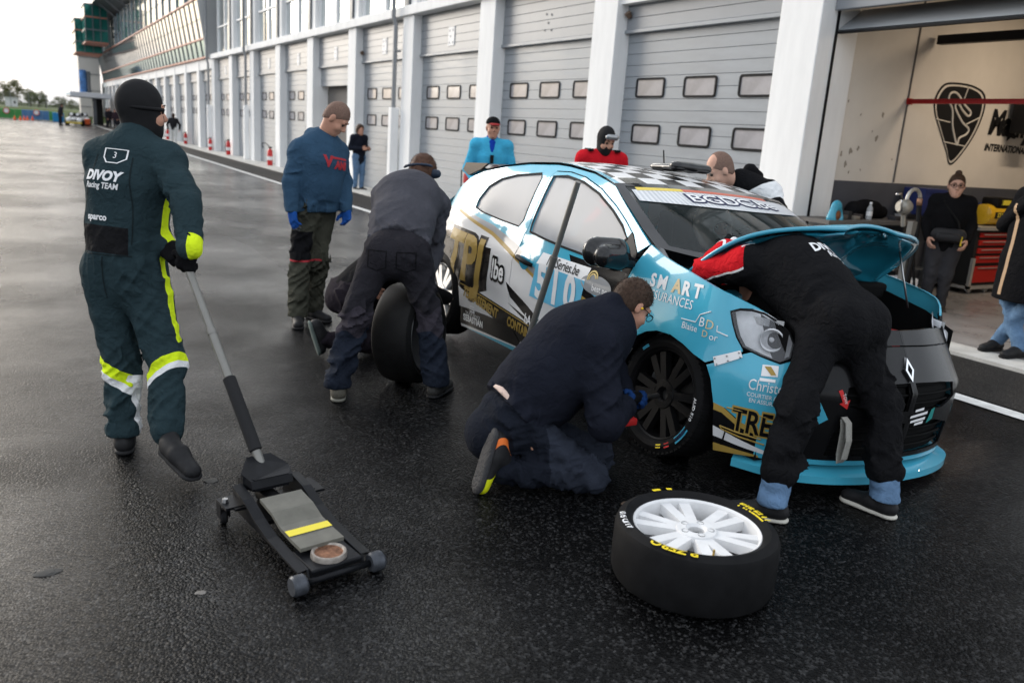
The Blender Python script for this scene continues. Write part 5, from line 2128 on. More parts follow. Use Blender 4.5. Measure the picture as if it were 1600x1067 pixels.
def stand(x, y, ang, H=1.75, lean=0.0, z=0.0, arms=.10, step=.0, bend=0.0):
    """simple standing joints; ang = heading (0 looks towards +Y, positive turns to +X)"""
    k = H / 1.75
    f = npv((math.sin(ang), math.cos(ang), 0))
    r = npv((math.cos(ang), -math.sin(ang), 0))
    b = npv((x, y, z))
    P = lambda a, c, h: b + (r * a + f * (c + lean * max(0, h - .9)) + npv((0, 0, h))) * k
    J = dict(head=P(0, .03, 1.625), neck=P(0, -.01, 1.46), sL=P(-.185, -.01, 1.42), sR=P(.185, -.01, 1.42),
             eL=P(-.23 - arms * .3, .0 - bend * .05, 1.13), eR=P(.23 + arms * .3, .0 - bend * .05, 1.13), wL=P(-.24 - arms * .2 + bend * .12, .06 + bend * .2, .88 + bend * .22), wR=P(.24 + arms * .2 - bend * .12, .06 + bend * .2, .88 + bend * .22),
             pel=P(0, 0, .93), kL=P(-.10, .02 + step, .50), kR=P(.10, .02 - step, .50), aL=P(-.11, -.01 + step * 1.5, .085), aR=P(.11, -.01 - step * 1.5, .085),
             tL=P(-.13, .2 + step * 1.5, .0), tR=P(.13, .2 - step * 1.5, .0))
    for s_ in 'LR':
        J['h' + s_] = J['w' + s_] + unit(J['w' + s_] - J['e' + s_]) * .09
    return J, f, r


def simple_person(J, f, label, top, bottom, shoes, hair=M_HAIRB, group=None, vox=.014, cap_=None, skin=M_SKIN, long_=0.0, head_f=None, sole=None, hands=True, name='person', hair_k=dict(), ears=True):
    o = (float((J['aL'][0] + J['aR'][0]) / 2), float((J['aL'][1] + J['aR'][1]) / 2), float(min(J['aL'][2], J['aR'][2]) - .085))
    p = thing(name, label, 'person', o, group=group)
    hf = f if head_f is None else npv(head_f)
    up, r, ff = frame(J)
    n_in = {'L': (r, 1, .5), 'R': (-r, -1, .5)}
    hd = {s_: (n_in[s_][0] * 1.0, 1 if s_ == 'R' else -1, .45) for s_ in 'LR'} if hands else None
    full_body(p, o, J, hf, (0, 0, 1), skin, vox=min(vox, .010), face=vox < .012, hands=hd, ears=ears)
    S = SDF(vox)
    torso_prims(S, J, up, r, ff, g=.012, hem=.12 + long_)
    for s_ in 'LR':
        arm_prims(S, J, s_, g=.010)
    jk = link('jacket', S.mesh('jacket', origin=o)[0], top, p)
    S = SDF(vox)
    pelvis_prims(S, J, r, ff, up, g=.0)
    for s_ in 'LR':
        leg_prims(S, J, s_, r, up, g=.004)
    link('trousers', S.mesh('trousers', origin=o)[0], bottom, p)
    for s_ in 'LR':
        flatshoes(p, o, J, s_, shoes, sole or M_RUB, z=o[2])
    if hair is not None:
        H, P = hair_mesh(npv(J['head']), hf, (0, 0, 1), vox=min(vox, .009), **hair_k)
        hm = link('hair', H.mesh('hair', noise=(.003, 40), origin=o)[0], hair, p)
        if vox < .012:
            link('strands', fuzz(hm.data), hair, hm)
    return p, o, jk
Z = (0, 0, 1)
M_BLKSOLE = pm('black_sole', (0.015, 0.015, 0.016), 0.7, bump=.3, bscale=60)
M_SOLEG = pm('grey_green_sole', (0.10, 0.125, 0.115), 0.75, bump=.6, bscale=45)
M_BSHOE = pm('black_shoe', (0.014, 0.014, 0.015), 0.6, var=.3, vscale=30, bump=.2, bscale=200)
M_LACE = pm('black_lace', (0.02, 0.02, 0.02), 0.8)
M_NEON = cloth('neon_yellow', (0.62, 0.78, 0.02), var=.05, b2=.2)
M_WCL = cloth('white_cloth', (0.70, 0.70, 0.70), var=.05, b2=.2)
M_BLKCL = cloth('black_cloth', (0.008, 0.008, 0.009), b2=.5)
M_INKW = pm('white_print', (0.72, 0.72, 0.72), .7)

# ---------------------------------------------------------------- 1 walker pulling the jack
J = dict(head=(0.474, 4.185, 1.549), neck=(0.433, 4.168, 1.400), sL=(0.315, 4.235, 1.325), sR=(0.555, 4.06, 1.335), eR=(0.600, 3.808, 1.165), wR=(0.582, 3.672, 1.000), hR=(0.560, 3.70, 0.905),
         eL=(0.462, 4.322, 1.088), wL=(0.530, 4.01, 0.957), hL=(0.575, 3.88, 0.915), pel=(0.367, 4.114, 0.837), kL=(0.335, 4.10, 0.40), aL=(0.322, 3.985, 0.090), tL=(0.345, 4.2, 0),
         kR=(0.508, 3.90, 0.435), aR=(0.480, 3.754, 0.170), tR=(0.531, 3.564, 0.03))
o = (.36, 4.0, 0)
p = thing('person', 'person in dark green racing suit and black balaclava walking away pulling the trolley jack', 'person', o)
M_SUIT = cloth('suit_green', (0.021, 0.037, 0.043), b2=.55)
up, r, f = frame(J)
full_body(p, o, J, (.96, .2, -.08), Z, M_SKIN, face=True, ears=False)
S = SDF(.0075)
torso_prims(S, J, up, r, f, g=.020, wr=.012, fat=1.02, depth=1.22)
pelvis_prims(S, J, r, f, up, g=.016)
for s_ in 'LR':
    arm_prims(S, J, s_, g=.014, wr=.014)
    leg_prims(S, J, s_, r, up, g=.012, wr=.014, flare=.012)
S.cap(npv(J['neck']) - up * .02, npv(J['neck']) + up * .04, .078, .074, .02)
pel_, nk_ = npv(J['pel']), npv(J['neck'])


def paint(c):
    q = c - pel_
    t, bk, sd_ = q @ up, q @ f, q @ r
    z = {}
    z['pan'] = amin(t - .070, .190 - t, -.040 - bk, sd_ + .21, .085 - sd_)
    n1 = amin(sd_ - .105, bk + .035, .02 - bk, t + .30, .42 - t)
    wd = np.linalg.norm(c - npv(J['wR']), axis=1)
    n2 = amin(.066 - wd, (c - npv(J['wR'])) @ unit((.86, -.5, .1)) - .005)
    z['neo'] = np.maximum(n1, n2)
    z['whi'] = np.full(len(c), -1.0)
    for s_ in 'LR':
        k_, a_ = npv(J['k' + s_]), npv(J['a' + s_])
        d = c - k_
        al, sx = d @ unit(a_ - k_), d @ r
        dl = [np.linalg.norm(c - npv(J['k' + q_]) - np.outer((c - npv(J['k' + q_])) @ unit(npv(J['a' + q_]) - npv(J['k' + q_])), unit(npv(J['a' + q_]) - npv(J['k' + q_]))), axis=1) for q_ in 'LR']
        isl = (dl[1] - dl[0]) if s_ == 'L' else (dl[0] - dl[1])
        low = .60 - c[:, 2]
        h_ = al - .60 * sx if s_ == 'L' else al + .62 * sx
        o_ = .02 if s_ == 'L' else .0
        z['neo'] = np.maximum(z['neo'], amin(isl, low, h_ - o_, o_ + .050 - h_))
        z['whi'] = np.maximum(z['whi'], amin(isl, low, h_ - o_ - .050, o_ + .085 - h_))
        if s_ == 'L':
            z['whi'] = np.maximum(z['whi'], amin(isl, low, al - .07, sx - .035 + .02 * al, .055 - np.abs(d @ f)))
    return z


S.clip((0, 0, .085), (0, 0, -1))
me, _ = S.mesh('race_suit', noise=(.0035, 10), origin=o, paint=paint)
suit = link('race_suit', me, zoned(M_SUIT, 'race_suit_green', (('pan', (.012, .012, .013)), ('neo', (.62, .78, .02)), ('whi', (.7, .7, .7)))), p)
bv_ = bvh_of([suit], o)
B = SDF(.007)
hc = npv(J['head'])
hf = unit((.96, .2, -.08))
head_prims(B, hc, hf, Z, 1.06, False, neck=nk_ + up * .005)
rr_ = np.cross(hf, npv(Z))
B.ell(hc + hf * .095 + npv((0, 0, .012)), np.array([rr_, hf, npv(Z)]), (.055, .05, .022), .01, sub=True)
bal = link('balaclava', B.mesh('balaclava', noise=(.0015, 30), origin=o)[0], pm('balaclava_black', (.012, .012, .013), .85, bump=.3, bscale=400), p)
st = MB()
st.tube([Vector(hc - npv(o) + hf * (.088 * math.cos(t)) * 1.06 + rr_ * (.082 * math.sin(t)) + npv((0, 0, .012 + .004 * math.cos(t)))) for t in np.linspace(.5, 2 * math.pi - .5, 26)], .009, 8)
st.build('goggle_strap', M_RUB, bal, smooth=True)
st = MB()
for a, b_ in (((-.02, -.07), (.055, .115)), ((.01, -.085), (-.02, .03))):
    pass
st.tube([Vector(hc - npv(o) - hf * .082 * math.cos(t) - rr_ * .05 + npv((0, 0, .03 + .095 * math.sin(t)))) for t in np.linspace(-.3, 1.2, 9)], .0022, 5)
st.build('seam', M_INKW, bal)
bc = pel_ + up * .38 - f * .15
R_ = unit(r - f * 0)


def back_text(txt, side, t, size, **kw):
    kw2 = dict(maxlen=.03)
    kw2.update(kw)
    V, F = text_mesh(txt, size, **kw2)
    c = pel_ + up * t + r * side
    decal('lettering', V, F, M_INKW, suit, bv_, c - f * .02, r, up, origin=o, off=.004)


back_text('DIVOY', -.045, .405, .058, bold=.003, shear=.18, sx=1.0)
back_text('Racing TEAM', -.045, .362, .036, bold=.001, shear=.2, sx=.85)
back_text('sparco', -.06, .225, .040, bold=.0015, sx=1.0)
ln = MB()
V, F = [], []
ring = [(-.055, .03), (.055, .03), (.055, -.012), (.02, -.035), (-.035, -.035), (-.055, -.012)]
lin = []
for i in range(len(ring)):
    a, b_ = ring[i], ring[(i + 1) % len(ring)]
    for t in np.linspace(0, 1, 5)[:-1]:
        lin.append((a[0] + (b_[0] - a[0]) * t, a[1] + (b_[1] - a[1]) * t))
VV = [(x * k_, y * k_) for k_ in (1.0, .88) for x, y in lin]
nl = len(lin)
FF = [(i, (i + 1) % nl, nl + (i + 1) % nl, nl + i) for i in range(nl)]
decal('patch', VV, FF, M_INKW, suit, bv_, pel_ + up * .50 + r * .0 - f * .02, r, up, origin=o, off=.004)
S8 = text_mesh('3', .04, maxlen=.03)
decal('patch', S8[0], S8[1], M_INKW, suit, bv_, pel_ + up * .50 - f * .02, r, up, origin=o, off=.004)
glove(p, o, J, 'R', (.2, .5, -.4), M_BLKCL, curl=1.0, thumb_side=-1)
glove(p, o, J, 'L', (.3, -.5, -.3), M_BLKCL, curl=1.0, thumb_side=1)
flatshoes(p, o, J, 'L', M_BSHOE, M_BLKSOLE, f=(.12, 1, 0), lace=M_LACE)
shoe(p, o, (.455, 3.715, .085), (.555, 3.475, .012), unit((.12, -.30, .95)), M_BSHOE, M_BLKSOLE, ankle=J['aR'], lace=M_LACE)



def strip(pts, w):
    P_ = [npv(q) for q in pts]
    V_, F_ = [], []
    for i_, q in enumerate(P_):
        t_ = P_[min(i_ + 1, len(P_) - 1)] - P_[max(i_ - 1, 0)]
        t_ = t_ / (np.linalg.norm(t_) + 1e-9)
        nn = npv((-t_[1], t_[0])) * w / 2
        V_ += [tuple(q - nn), tuple(q + nn)]
    F_ = [(2 * i_, 2 * i_ + 1, 2 * i_ + 3, 2 * i_ + 2) for i_ in range(len(P_) - 1)]
    return V_, F_


M_SEAM = pm('seam_dark', (.008, .014, .016), .9)
for pts in (cr([(-.16, .10), (-.15, .25), (-.11, .38), (-.09, .50)], 8), cr([(.10, .12), (.10, .25), (.085, .38), (.075, .50)], 8), cr([(-.17, .068), (-.05, .062), (.10, .068)], 8), cr([(-.02, .055), (-.018, -.05), (-.01, -.13)], 8)):
    V, F = strip(pts, .005)
    decal('seam', V, F, M_SEAM, suit, bv_, pel_ - f * .02, r, up, origin=o, off=.003)

# ---------------------------------------------------------------- 2 man in blue hooded sweatshirt
J = dict(head=(2.125, 6.425, 1.592), neck=(2.045, 6.525, 1.425), sR=(1.860, 6.480, 1.325), sL=(2.190, 6.585, 1.330), eR=(1.772, 6.43, 1.090), wR=(1.765, 6.36, 0.880), hR=(1.760, 6.31, 0.800),
         eL=(2.245, 6.57, 1.095), wL=(2.215, 6.42, 0.895), hL=(2.205, 6.36, 0.80), pel=(1.985, 6.50, 0.888), kR=(1.830, 6.36, 0.490), aR=(1.785, 6.26, 0.090), tR=(1.720, 6.02, 0.0), kL=(1.985, 6.43, 0.480), aL=(1.955, 6.42, 0.090), tL=(2.06, 6.18, 0.0))
o = (1.9, 6.38, 0)
p = thing('person', 'bareheaded man in blue hooded sweatshirt with red lettering, olive trousers and blue gloves', 'person', o)
fw = unit((.40, -.90, 0))
up, r, f = frame(J, fw)
hf = unit((.60, -.42, -.68))
full_body(p, o, J, hf, unit((.35, -.25, .9)), M_SKIN, face=True, vox=.0065, fwd=fw)
H, P = hair_mesh(npv(J['head']), hf, unit((.35, -.25, .9)), grow=.0015, front=.072, nape=-.06)
hm = link('hair', H.mesh('hair', noise=(.001, 60), origin=o)[0], M_BUZZ, p)
link('strands', fuzz(hm.data, 3500, .004, .1), hm.data.materials[0], hm)
M_HOOD = cloth('hoodie_blue', (0.030, 0.064, 0.108), b2=.45)
S = SDF(.0075)
torso_prims(S, J, up, r, f, g=.028, wr=.015, fat=1.10, belly=.06, hem=.07, depth=1.15)
for s_ in 'LR':
    arm_prims(S, J, s_, g=.016, wr=.018, lam=.07)
nk_ = npv(J['neck'])
for a in np.linspace(-2.2, 2.2, 8):      # hood lying on the shoulders
    d0 = -f * math.cos(a) + r * math.sin(a)
    d1 = -f * math.cos(a + .63) + r * math.sin(a + .63)
    w0 = .026 + .022 * max(0, math.cos(a))
    S.cap(nk_ + d0 * .098 + up * (.030 - .05 * (1 - math.cos(a)) / 2), nk_ + d1 * .098 + up * (.030 - .05 * (1 - math.cos(a + .63)) / 2), w0 + .004, .030 + .022 * max(0, math.cos(a + .63)), .012)
S.cap(nk_ - f * .10 - up * .02, nk_ - f * .13 - up * .10, .06, .04, .04, flat=(f, 1.6))
pel_ = npv(J['pel'])
S.clip((0, 0, .870), (0, 0, -1))
me, _ = S.mesh('hooded_sweatshirt', noise=(.0035, 10), origin=o)
hd_ = link('hooded_sweatshirt', me, M_HOOD, p)
bv_ = bvh_of([hd_], o)
# kangaroo pocket and red lettering
V, F, _ = cdt_panel([(-.10, .0), (-.13, -.11), (.13, -.11), (.10, .0)], step=.03)
decal('pocket', V, F, M_HOOD, hd_, bv_, pel_ + up * .18 + f * .02, -r, up, origin=o, off=.006)
M_REDP = pm('red_print', (.36, .03, .04), .75)
cL = npv((2.030, 6.55, 1.255))
V, F = text_mesh('V', .115, bold=.006, sx=.95, maxlen=.03)
decal('lettering', [(x - .088, y) for x, y in V], F, M_REDP, hd_, bv_, cL, -r, up, origin=o, off=.004)
V, F = text_mesh('ANS', .080, bold=.006, sx=.95, maxlen=.03)
decal('lettering', [(x + .045, y - .018) for x, y in V], F, M_REDP, hd_, bv_, cL, -r, up, origin=o, off=.004)
V, F, _ = cdt_panel([(-.075, .045), (.135, .045), (.135, .028), (-.075, .028)], step=.02)
decal('lettering', V, F, M_REDP, hd_, bv_, cL, -r, up, origin=o, off=.004)
b = MB()
for sg in (-.03, .035):
    b.tube([Vector(nk_ - npv(o) + f * .115 + r * sg - up * .03), Vector(nk_ - npv(o) + f * .135 + r * sg - up * .09), Vector(nk_ - npv(o) + f * .150 + r * sg - up * .13)], .0035, 6)
b.build('drawstring', M_REDP, hd_)
b = SDF(.008)
for a in np.linspace(-1.2, 1.2, 5):
    d0 = -f * math.cos(a) + r * math.sin(a)
    d1 = -f * math.cos(a + .6) + r * math.sin(a + .6)
    b.cap(nk_ + d0 * .072 + up * .026, nk_ + d1 * .072 + up * .026, .014, .014, .01)
link('hood_lining', b.mesh('hood_lining', origin=o)[0], M_REDP, hd_)
S = SDF(.0075)
pelvis_prims(S, J, r, f, up, g=.002)
for s_ in 'LR':
    leg_prims(S, J, s_, r, up, g=.008, wr=.020, flare=.020, low=.02)
S.clip((0, 0, .07), (0, 0, -1))
M_OLIVE = cloth('trousers_olive', (0.047, 0.047, 0.036), b2=.5)


def paint(c):
    m = np.zeros(len(c), int)
    m[(c[:, 2] > .50) & (c[:, 2] < .72) & ((c - pel_) @ r > .10)] = 1
    m[(np.abs(c[:, 2] - .497) < .008) & ((c - pel_) @ r > .02)] = 2
    return m


link('trousers', S.mesh('trousers', noise=(.0035, 10), origin=o, paint=paint)[0], [M_OLIVE, M_BLKCL, M_REDP], p)
M_GLB = cloth('glove_blue', (0.012, 0.06, 0.24), b2=.3)
M_GLG = cloth('glove_grey', (0.10, 0.10, 0.10), b2=.3)
for s_, n_, ts in (('R', (.8, .3, 0), -1), ('L', (-.6, -.5, 0), 1)):
    g_ = glove(p, o, J, s_, n_, [M_GLB, M_GLG], curl=.42, thumb_side=ts, cuff=.075, paint=lambda c, s_=s_: (np.linalg.norm(c - npv(J['h' + s_]), axis=1) > .055).astype(int) * (c[:, 2] < npv(J['h' + s_])[2] - .02))
for s_ in 'LR':
    flatshoes(p, o, J, s_, M_BSHOE, M_BLKSOLE, lace=M_LACE)

# ---------------------------------------------------------------- 3 man bending over the slick tyre
J = dict(head=(2.330, 5.200, 1.262), neck=(2.215, 5.076, 1.190), sL=(2.03, 5.11, 1.110), sR=(2.300, 4.885, 1.085), eL=(1.985, 5.12, 0.79), wL=(1.905, 4.93, 0.600), hL=(1.885, 4.86, 0.545), eR=(2.290, 4.90, 0.77), wR=(2.175, 4.79, 0.585), hR=(2.13, 4.745, 0.53),
         pel=(1.872, 4.520, 0.845), kL=(1.615, 4.495, 0.490), aL=(1.495, 4.40, 0.095), tL=(1.60, 4.65, 0), kR=(2.040, 4.38, 0.505), aR=(2.060, 4.275, 0.095), tR=(2.28, 4.42, 0))
o = (1.8, 4.35, 0)
p = thing('person', 'man in grey fleece and black trousers bending over to hold the slick tyre upright', 'person', o)
up, r, f = frame(J)
hf = unit((.55, .45, -.70))
full_body(p, o, J, hf, unit((.5, .5, .7)), M_SKIN, face=False, vox=.0075, hands={'L': ((.5, -.2, -.3), -1, .6), 'R': ((-.6, .2, -.3), 1, .6)})
hu = unit((.45, .55, .7))
H, P = hair_mesh(npv(J['head']), hf, hu, grow=.010, front=.06, nape=-.14, low=-.10)
hm = link('hair', H.mesh('hair', noise=(.003, 45), origin=o)[0], pm('hair_chestnut', (0.075, 0.036, 0.022), .6, var=.3, vscale=80, bump=.4, bscale=240), p)
link('strands', fuzz(hm.data, 3000, .013, .6), hm.data.materials[0], hm)
# ear defenders
P = lambda x, y, z: npv(J['head']) + np.cross(hf, unit(hu - hf * (hu @ hf))) * x + hf * y + unit(hu - hf * (hu @ hf)) * z
em = SDF(.007)
for sg in (-1, 1):
    em.cap(P(sg * .082, -.01, -.01), P(sg * .105, -.01, -.01), .034, .030, .01)
for t0, t1 in zip(np.linspace(-1.3, 1.3, 9)[:-1], np.linspace(-1.3, 1.3, 9)[1:]):
    em.cap(P(.10 * math.sin(t0), -.085 - .03 * math.cos(t0), -.02 + 0 * t0), P(.10 * math.sin(t1), -.085 - .03 * math.cos(t1), -.02), .009, .009, .006)
link('ear_defenders', em.mesh('ear_defenders', origin=o)[0], pm('headset_navy', (.02, .03, .05), .4), p)
S = SDF(.008)
torso_prims(S, J, up, r, f, g=.022, wr=.011, fat=1.10, depth=1.25, k=.07, bend=-f * .05, hem=-.02)
for s_ in 'LR':
    arm_prims(S, J, s_, g=.016, wr=.014)
S.cap(npv(J['neck']) - up * .03, npv(J['neck']) + up * .03, .075, .068, .03)
S.clip(npv(J['pel']) + up * .045, -up)
link('fleece', S.mesh('fleece', noise=(.0035, 10), origin=o)[0], cloth('fleece_grey', (0.058, 0.058, 0.068), b2=.4), p)
S = SDF(.008)
v_up = unit(npv(Z) + up * .5)
S.cap(npv(J['pel']) + up * .10, npv(J['pel']) - npv((0, 0, .03)), .150, .155, .06, flat=(f, 1.12))
S.ell(npv(J['pel']) - f * .03 - r * .07 + npv((0, 0, -.04)), np.array([r, f, up]), (.10, .11, .11), .06)
S.ell(npv(J['pel']) - f * .03 + r * .07 + npv((0, 0, -.04)), np.array([r, f, up]), (.10, .11, .11), .06)
for s_ in 'LR':
    leg_prims(S, J, s_, r, npv(Z), g=.006, wr=.022, flare=.022, low=.0, hip=.095, lam=.09)
S.clip((0, 0, .075), (0, 0, -1))
M_WT = cloth('work_trousers_black', (0.020, 0.019, 0.023), b2=.55)
M_WT2 = cloth('work_trousers_grey', (0.045, 0.040, 0.052), b2=.45)
M_WT3 = cloth('work_trousers_navy', (0.010, 0.012, 0.018), b2=.5)


def paint(c):
    w_ = .025 * np.sin(c[:, 0] * 40)
    return {'kn': amin(.52 - c[:, 2] + w_, c[:, 2] - .38 + w_), 'lo': .38 - c[:, 2] - w_}


wt_ = link('trousers', S.mesh('trousers', noise=(.0035, 10), origin=o, paint=paint)[0], zoned(M_WT, 'two_tone_trousers', (('kn', (.036, .032, .040)), ('lo', (.014, .018, .028)))), p)
bw_ = bvh_of([wt_], o)
fh = unit((f[0], f[1], 0))
rh = np.cross(fh, npv(Z))
for sg in (-1, 1):
    bx = [(sg * .085 + x, y - .03) for x, y in ((-.055, .045), (.055, .045), (.055, -.05), (.0, -.07), (-.055, -.05), (-.055, .045))]
    V, F = strip([(bx[i][0] + (bx[i + 1][0] - bx[i][0]) * t, bx[i][1] + (bx[i + 1][1] - bx[i][1]) * t) for i in range(5) for t in (0, .25, .5, .75)] + [bx[0]], .006)
    decal('pocket_seam', V, F, M_BLKCL, wt_, bw_, npv(J['pel']) - fh * .05, rh, npv(Z), origin=o, off=.003)
M_SHG = pm('shoe_taupe', (.085, .078, .062), .6, var=.3, vscale=25, bump=.2, bscale=150)
flatshoes(p, o, J, 'L', M_SHG, pm('sole_taupe', (.16, .155, .13), .6), f=(.35, .95, 0), lace=M_LACE)
flatshoes(p, o, J, 'R', pm('shoe_charcoal', (.035, .034, .032), .55), M_BLKSOLE, f=(.75, .62, 0), lace=M_LACE)

# ---------------------------------------------------------------- 4 crouching helper behind the tyre
J = dict(head=(2.42, 5.35, .78), neck=(2.30, 5.35, .74), sL=(2.22, 5.54, .70), sR=(2.24, 5.16, .70), eL=(2.40, 5.56, .48), wL=(2.58, 5.50, .40), hL=(2.65, 5.47, .38), eR=(2.36, 5.14, .47), wR=(2.55, 5.20, .40), hR=(2.63, 5.23, .38),
         pel=(1.90, 5.42, .42), kL=(2.25, 5.55, .30), aL=(2.10, 5.58, .09), tL=(2.3, 5.58, 0), kR=(2.07, 5.24, .085), aR=(1.70, 5.32, .12), tR=(1.60, 5.34, .0))
o = (1.95, 5.38, 0)
p = thing('person', 'crouching person in black clothes half hidden behind the slick tyre, shoe sole showing', 'person', o)
up, r, f = frame(J, (1, 0, -.6))
full_body(p, o, J, (.95, 0, -.3), Z, M_SKIN, face=False, vox=.010)
H, P = hair_mesh(npv(J['head']), unit((.95, 0, -.3)), Z, grow=.008)
hm = link('hair', H.mesh('hair', noise=(.003, 45), origin=o)[0], M_HAIRB, p)
link('strands', fuzz(hm.data, 3000, .013, .6), hm.data.materials[0], hm)
S = SDF(.010)
torso_prims(S, J, up, r, f, g=.02, wr=.006)
for s_ in 'LR':
    arm_prims(S, J, s_, g=.014, wr=.008)
link('jacket', S.mesh('jacket', noise=(.0035, 10), origin=o)[0], M_BLKCL, p)
S = SDF(.009)
pelvis_prims(S, J, r, f, up, g=.005)
for s_ in 'LR':
    leg_prims(S, J, s_, r, up, g=.008, wr=.015)
link('trousers', S.mesh('trousers', noise=(.0035, 10), origin=o)[0], cloth('trousers_black_plum', (.017, .014, .018), b2=.5), p)
shoe(p, o, (1.585, 5.335, .245), (1.655, 5.31, -.005 + .01), unit((-.95, .12, .25)) * -1, M_BSHOE, M_SOLEG, ankle=J['aR'])
flatshoes(p, o, J, 'L', M_BSHOE, M_BLKSOLE, f=(1, 0, 0))

# ---------------------------------------------------------------- 5 kneeling mechanic at the front wheel
J = dict(head=(2.500, 3.060, 0.795), neck=(2.385, 3.04, 0.715), sR=(2.205, 2.900, 0.640), sL=(2.430, 3.20, 0.67), eR=(2.165, 2.745, 0.345), wR=(2.365, 2.88, 0.345), hR=(2.445, 2.925, 0.365), eL=(2.52, 3.17, .43), wL=(2.51, 3.06, .34), hL=(2.555, 3.00, .325),
         pel=(1.890, 3.100, 0.285), kR=(2.130, 2.760, 0.085), aR=(1.790, 2.970, 0.085), tR=(1.670, 2.981, 0), kL=(2.30, 2.97, 0.10), aL=(1.976, 3.166, 0.08), tL=(1.868, 3.156, 0))
o = (2.0, 2.98, 0)
p = thing('person', 'kneeling man in navy hooded top with glasses working on the front wheel', 'person', o)
fw = unit((.85, -.15, -.5))
up, r, f = frame(J)
hf = unit((.80, -.10, -.60))
hu = unit((.55, .05, .8))
b_, P = full_body(p, o, J, hf, hu, M_SKIN, face=True, vox=.0065, fwd=f)
H, _ = hair_mesh(npv(J['head']), hf, hu, grow=.007, front=.066, nape=-.115, low=-.09)
hm = link('hair', H.mesh('hair', noise=(.002, 50), origin=o)[0], M_HAIRB, p)
link('strands', fuzz(hm.data, 3000, .013, .6), hm.data.materials[0], hm)
gl = MB()
for sg in (-1, 1):
    ctr = P(sg * .033, .108, .004)
    gl.tube([Vector(ctr - npv(o) + (P(1, 0, 0) - P(0, 0, 0)) * .024 * math.cos(t) + (P(0, 0, 1) - P(0, 0, 0)) * .018 * math.sin(t)) for t in np.linspace(0, 2 * math.pi, 13)], .0022, 5)
    gl.tube([Vector(P(sg * .057, .106, .010) - npv(o)), Vector(P(sg * .080, .0, .012) - npv(o))], .0022, 5)
gl.build('glasses', M_PLAST, p)
b = MB()
b.lathe([(0, .008), (.006, .006), (.006, -.006)], 10, Vector(P(.086, .002, -.002) - npv(o)), Vector(P(1, 0, 0) - P(0, 0, 0)))
b.build('ear_plug', pm('earplug_yellow', (.75, .45, .02), .5), p, smooth=True)
M_NAVY = cloth('hoodie_navy', (0.010, 0.0115, 0.018), b2=.4, var=.15)
S = SDF(.008)
torso_prims(S, J, up, r, f, g=.040, wr=.012, fat=1.10, depth=1.10, k=.08, bend=-f * .03, belly=.06, hem=.02)
S.ell(npv(J['pel']) + (npv(J['neck']) - npv(J['pel'])) * .38 - f * .02, np.array([r, f, up]), (.205, .16, .22), .08)
arm_prims(S, J, 'R', g=.030, wr=.017, lam=.06)
arm_prims(S, J, 'L', g=.020, wr=.014)
nk_ = npv(J['neck'])
for a in np.linspace(-2.0, 2.0, 8):
    d0 = -f * math.cos(a) + r * math.sin(a)
    d1 = -f * math.cos(a + .57) + r * math.sin(a + .57)
    S.cap(nk_ + d0 * .085 + up * .015, nk_ + d1 * .085 + up * .015, .036, .036, .02)
S.cap(nk_ - f * .085 + up * .03, nk_ - f * .13 - up * .09, .085, .06, .03, flat=(f, 1.4))
pel_ = npv(J['pel'])
S.clip(pel_ + up * .035 - npv((.03, 0, 0)), -up)
link('hooded_top', S.mesh('hooded_top', noise=(.004, 9), origin=o)[0], M_NAVY, p)
# bare strip at the waist and belt line
S = SDF(.009)
S.cap(pel_ - up * .04, pel_ + up * .08, .196, .192, .03, flat=(f, 1.05))
S.clip(pel_ + up * .050, up)
S.clip(pel_ + up * .022, -up)
link('undershirt', S.mesh('undershirt', origin=o)[0], pm('pale_shirt', (.55, .42, .36), .8), p)
S = SDF(.008)
S.cap(pel_ - up * .03, pel_ - up * .09, .172, .14, .06, flat=(f, 1.10))
S.ell(pel_ - up * .07 - npv((.02, 0, .04)), np.eye(3), (.13, .16, .12), .06)
for s_ in 'LR':
    leg_prims(S, J, s_, r, npv((0, 0, 1)), g=.002, wr=.020, flare=.012, low=.01)
M_WJ = cloth('work_denim', (0.022, 0.026, 0.037), b2=.5, var=.2)


def paint(c):
    return ((c[:, 0] > 1.94) & (c[:, 2] < .30)).astype(int)


link('trousers', S.mesh('trousers', noise=(.0035, 10), origin=o, paint=paint)[0], [M_WT3, M_WJ], p)


def paint(c):
    w_ = .02 * np.sin(c[:, 1] * 60)
    return {'neo': .095 - c[:, 2] + w_, 'ora': amin(.010 - np.abs(c[:, 1] - 2.945 + .3 * (c[:, 2] - .2)), c[:, 2] - .12)}


shoe(p, o, (1.725, 2.99, .285), (1.625, 2.95, .010), unit((.95, .0, .32)), zoned(M_BSHOE, 'trail_shoe', (('neo', (.62, .66, .01)), ('ora', (.7, .16, .03)))), pm('lug_sole', (.03, .03, .032), .7, bump=.8, bscale=38), ankle=J['aR'], sole_t=.034, s=1.12, paint=paint)
shoe(p, o, (1.93, 3.185, .22), (1.84, 3.17, .01), unit((.93, .0, .38)), M_BSHOE, M_BLKSOLE, ankle=J['aL'])
M_GLB2 = cloth('glove_dark_blue', (0.010, 0.035, 0.12), b2=.3)
glove(p, o, J, 'R', (.3, .6, .3), [M_GLB2, M_GLG], curl=.95, thumb_side=-1, paint=lambda c: (c[:, 0] > 2.47).astype(int))
glove(p, o, J, 'L', (.3, -.8, .1), [M_GLB2, M_GLG], curl=.95, thumb_side=1)

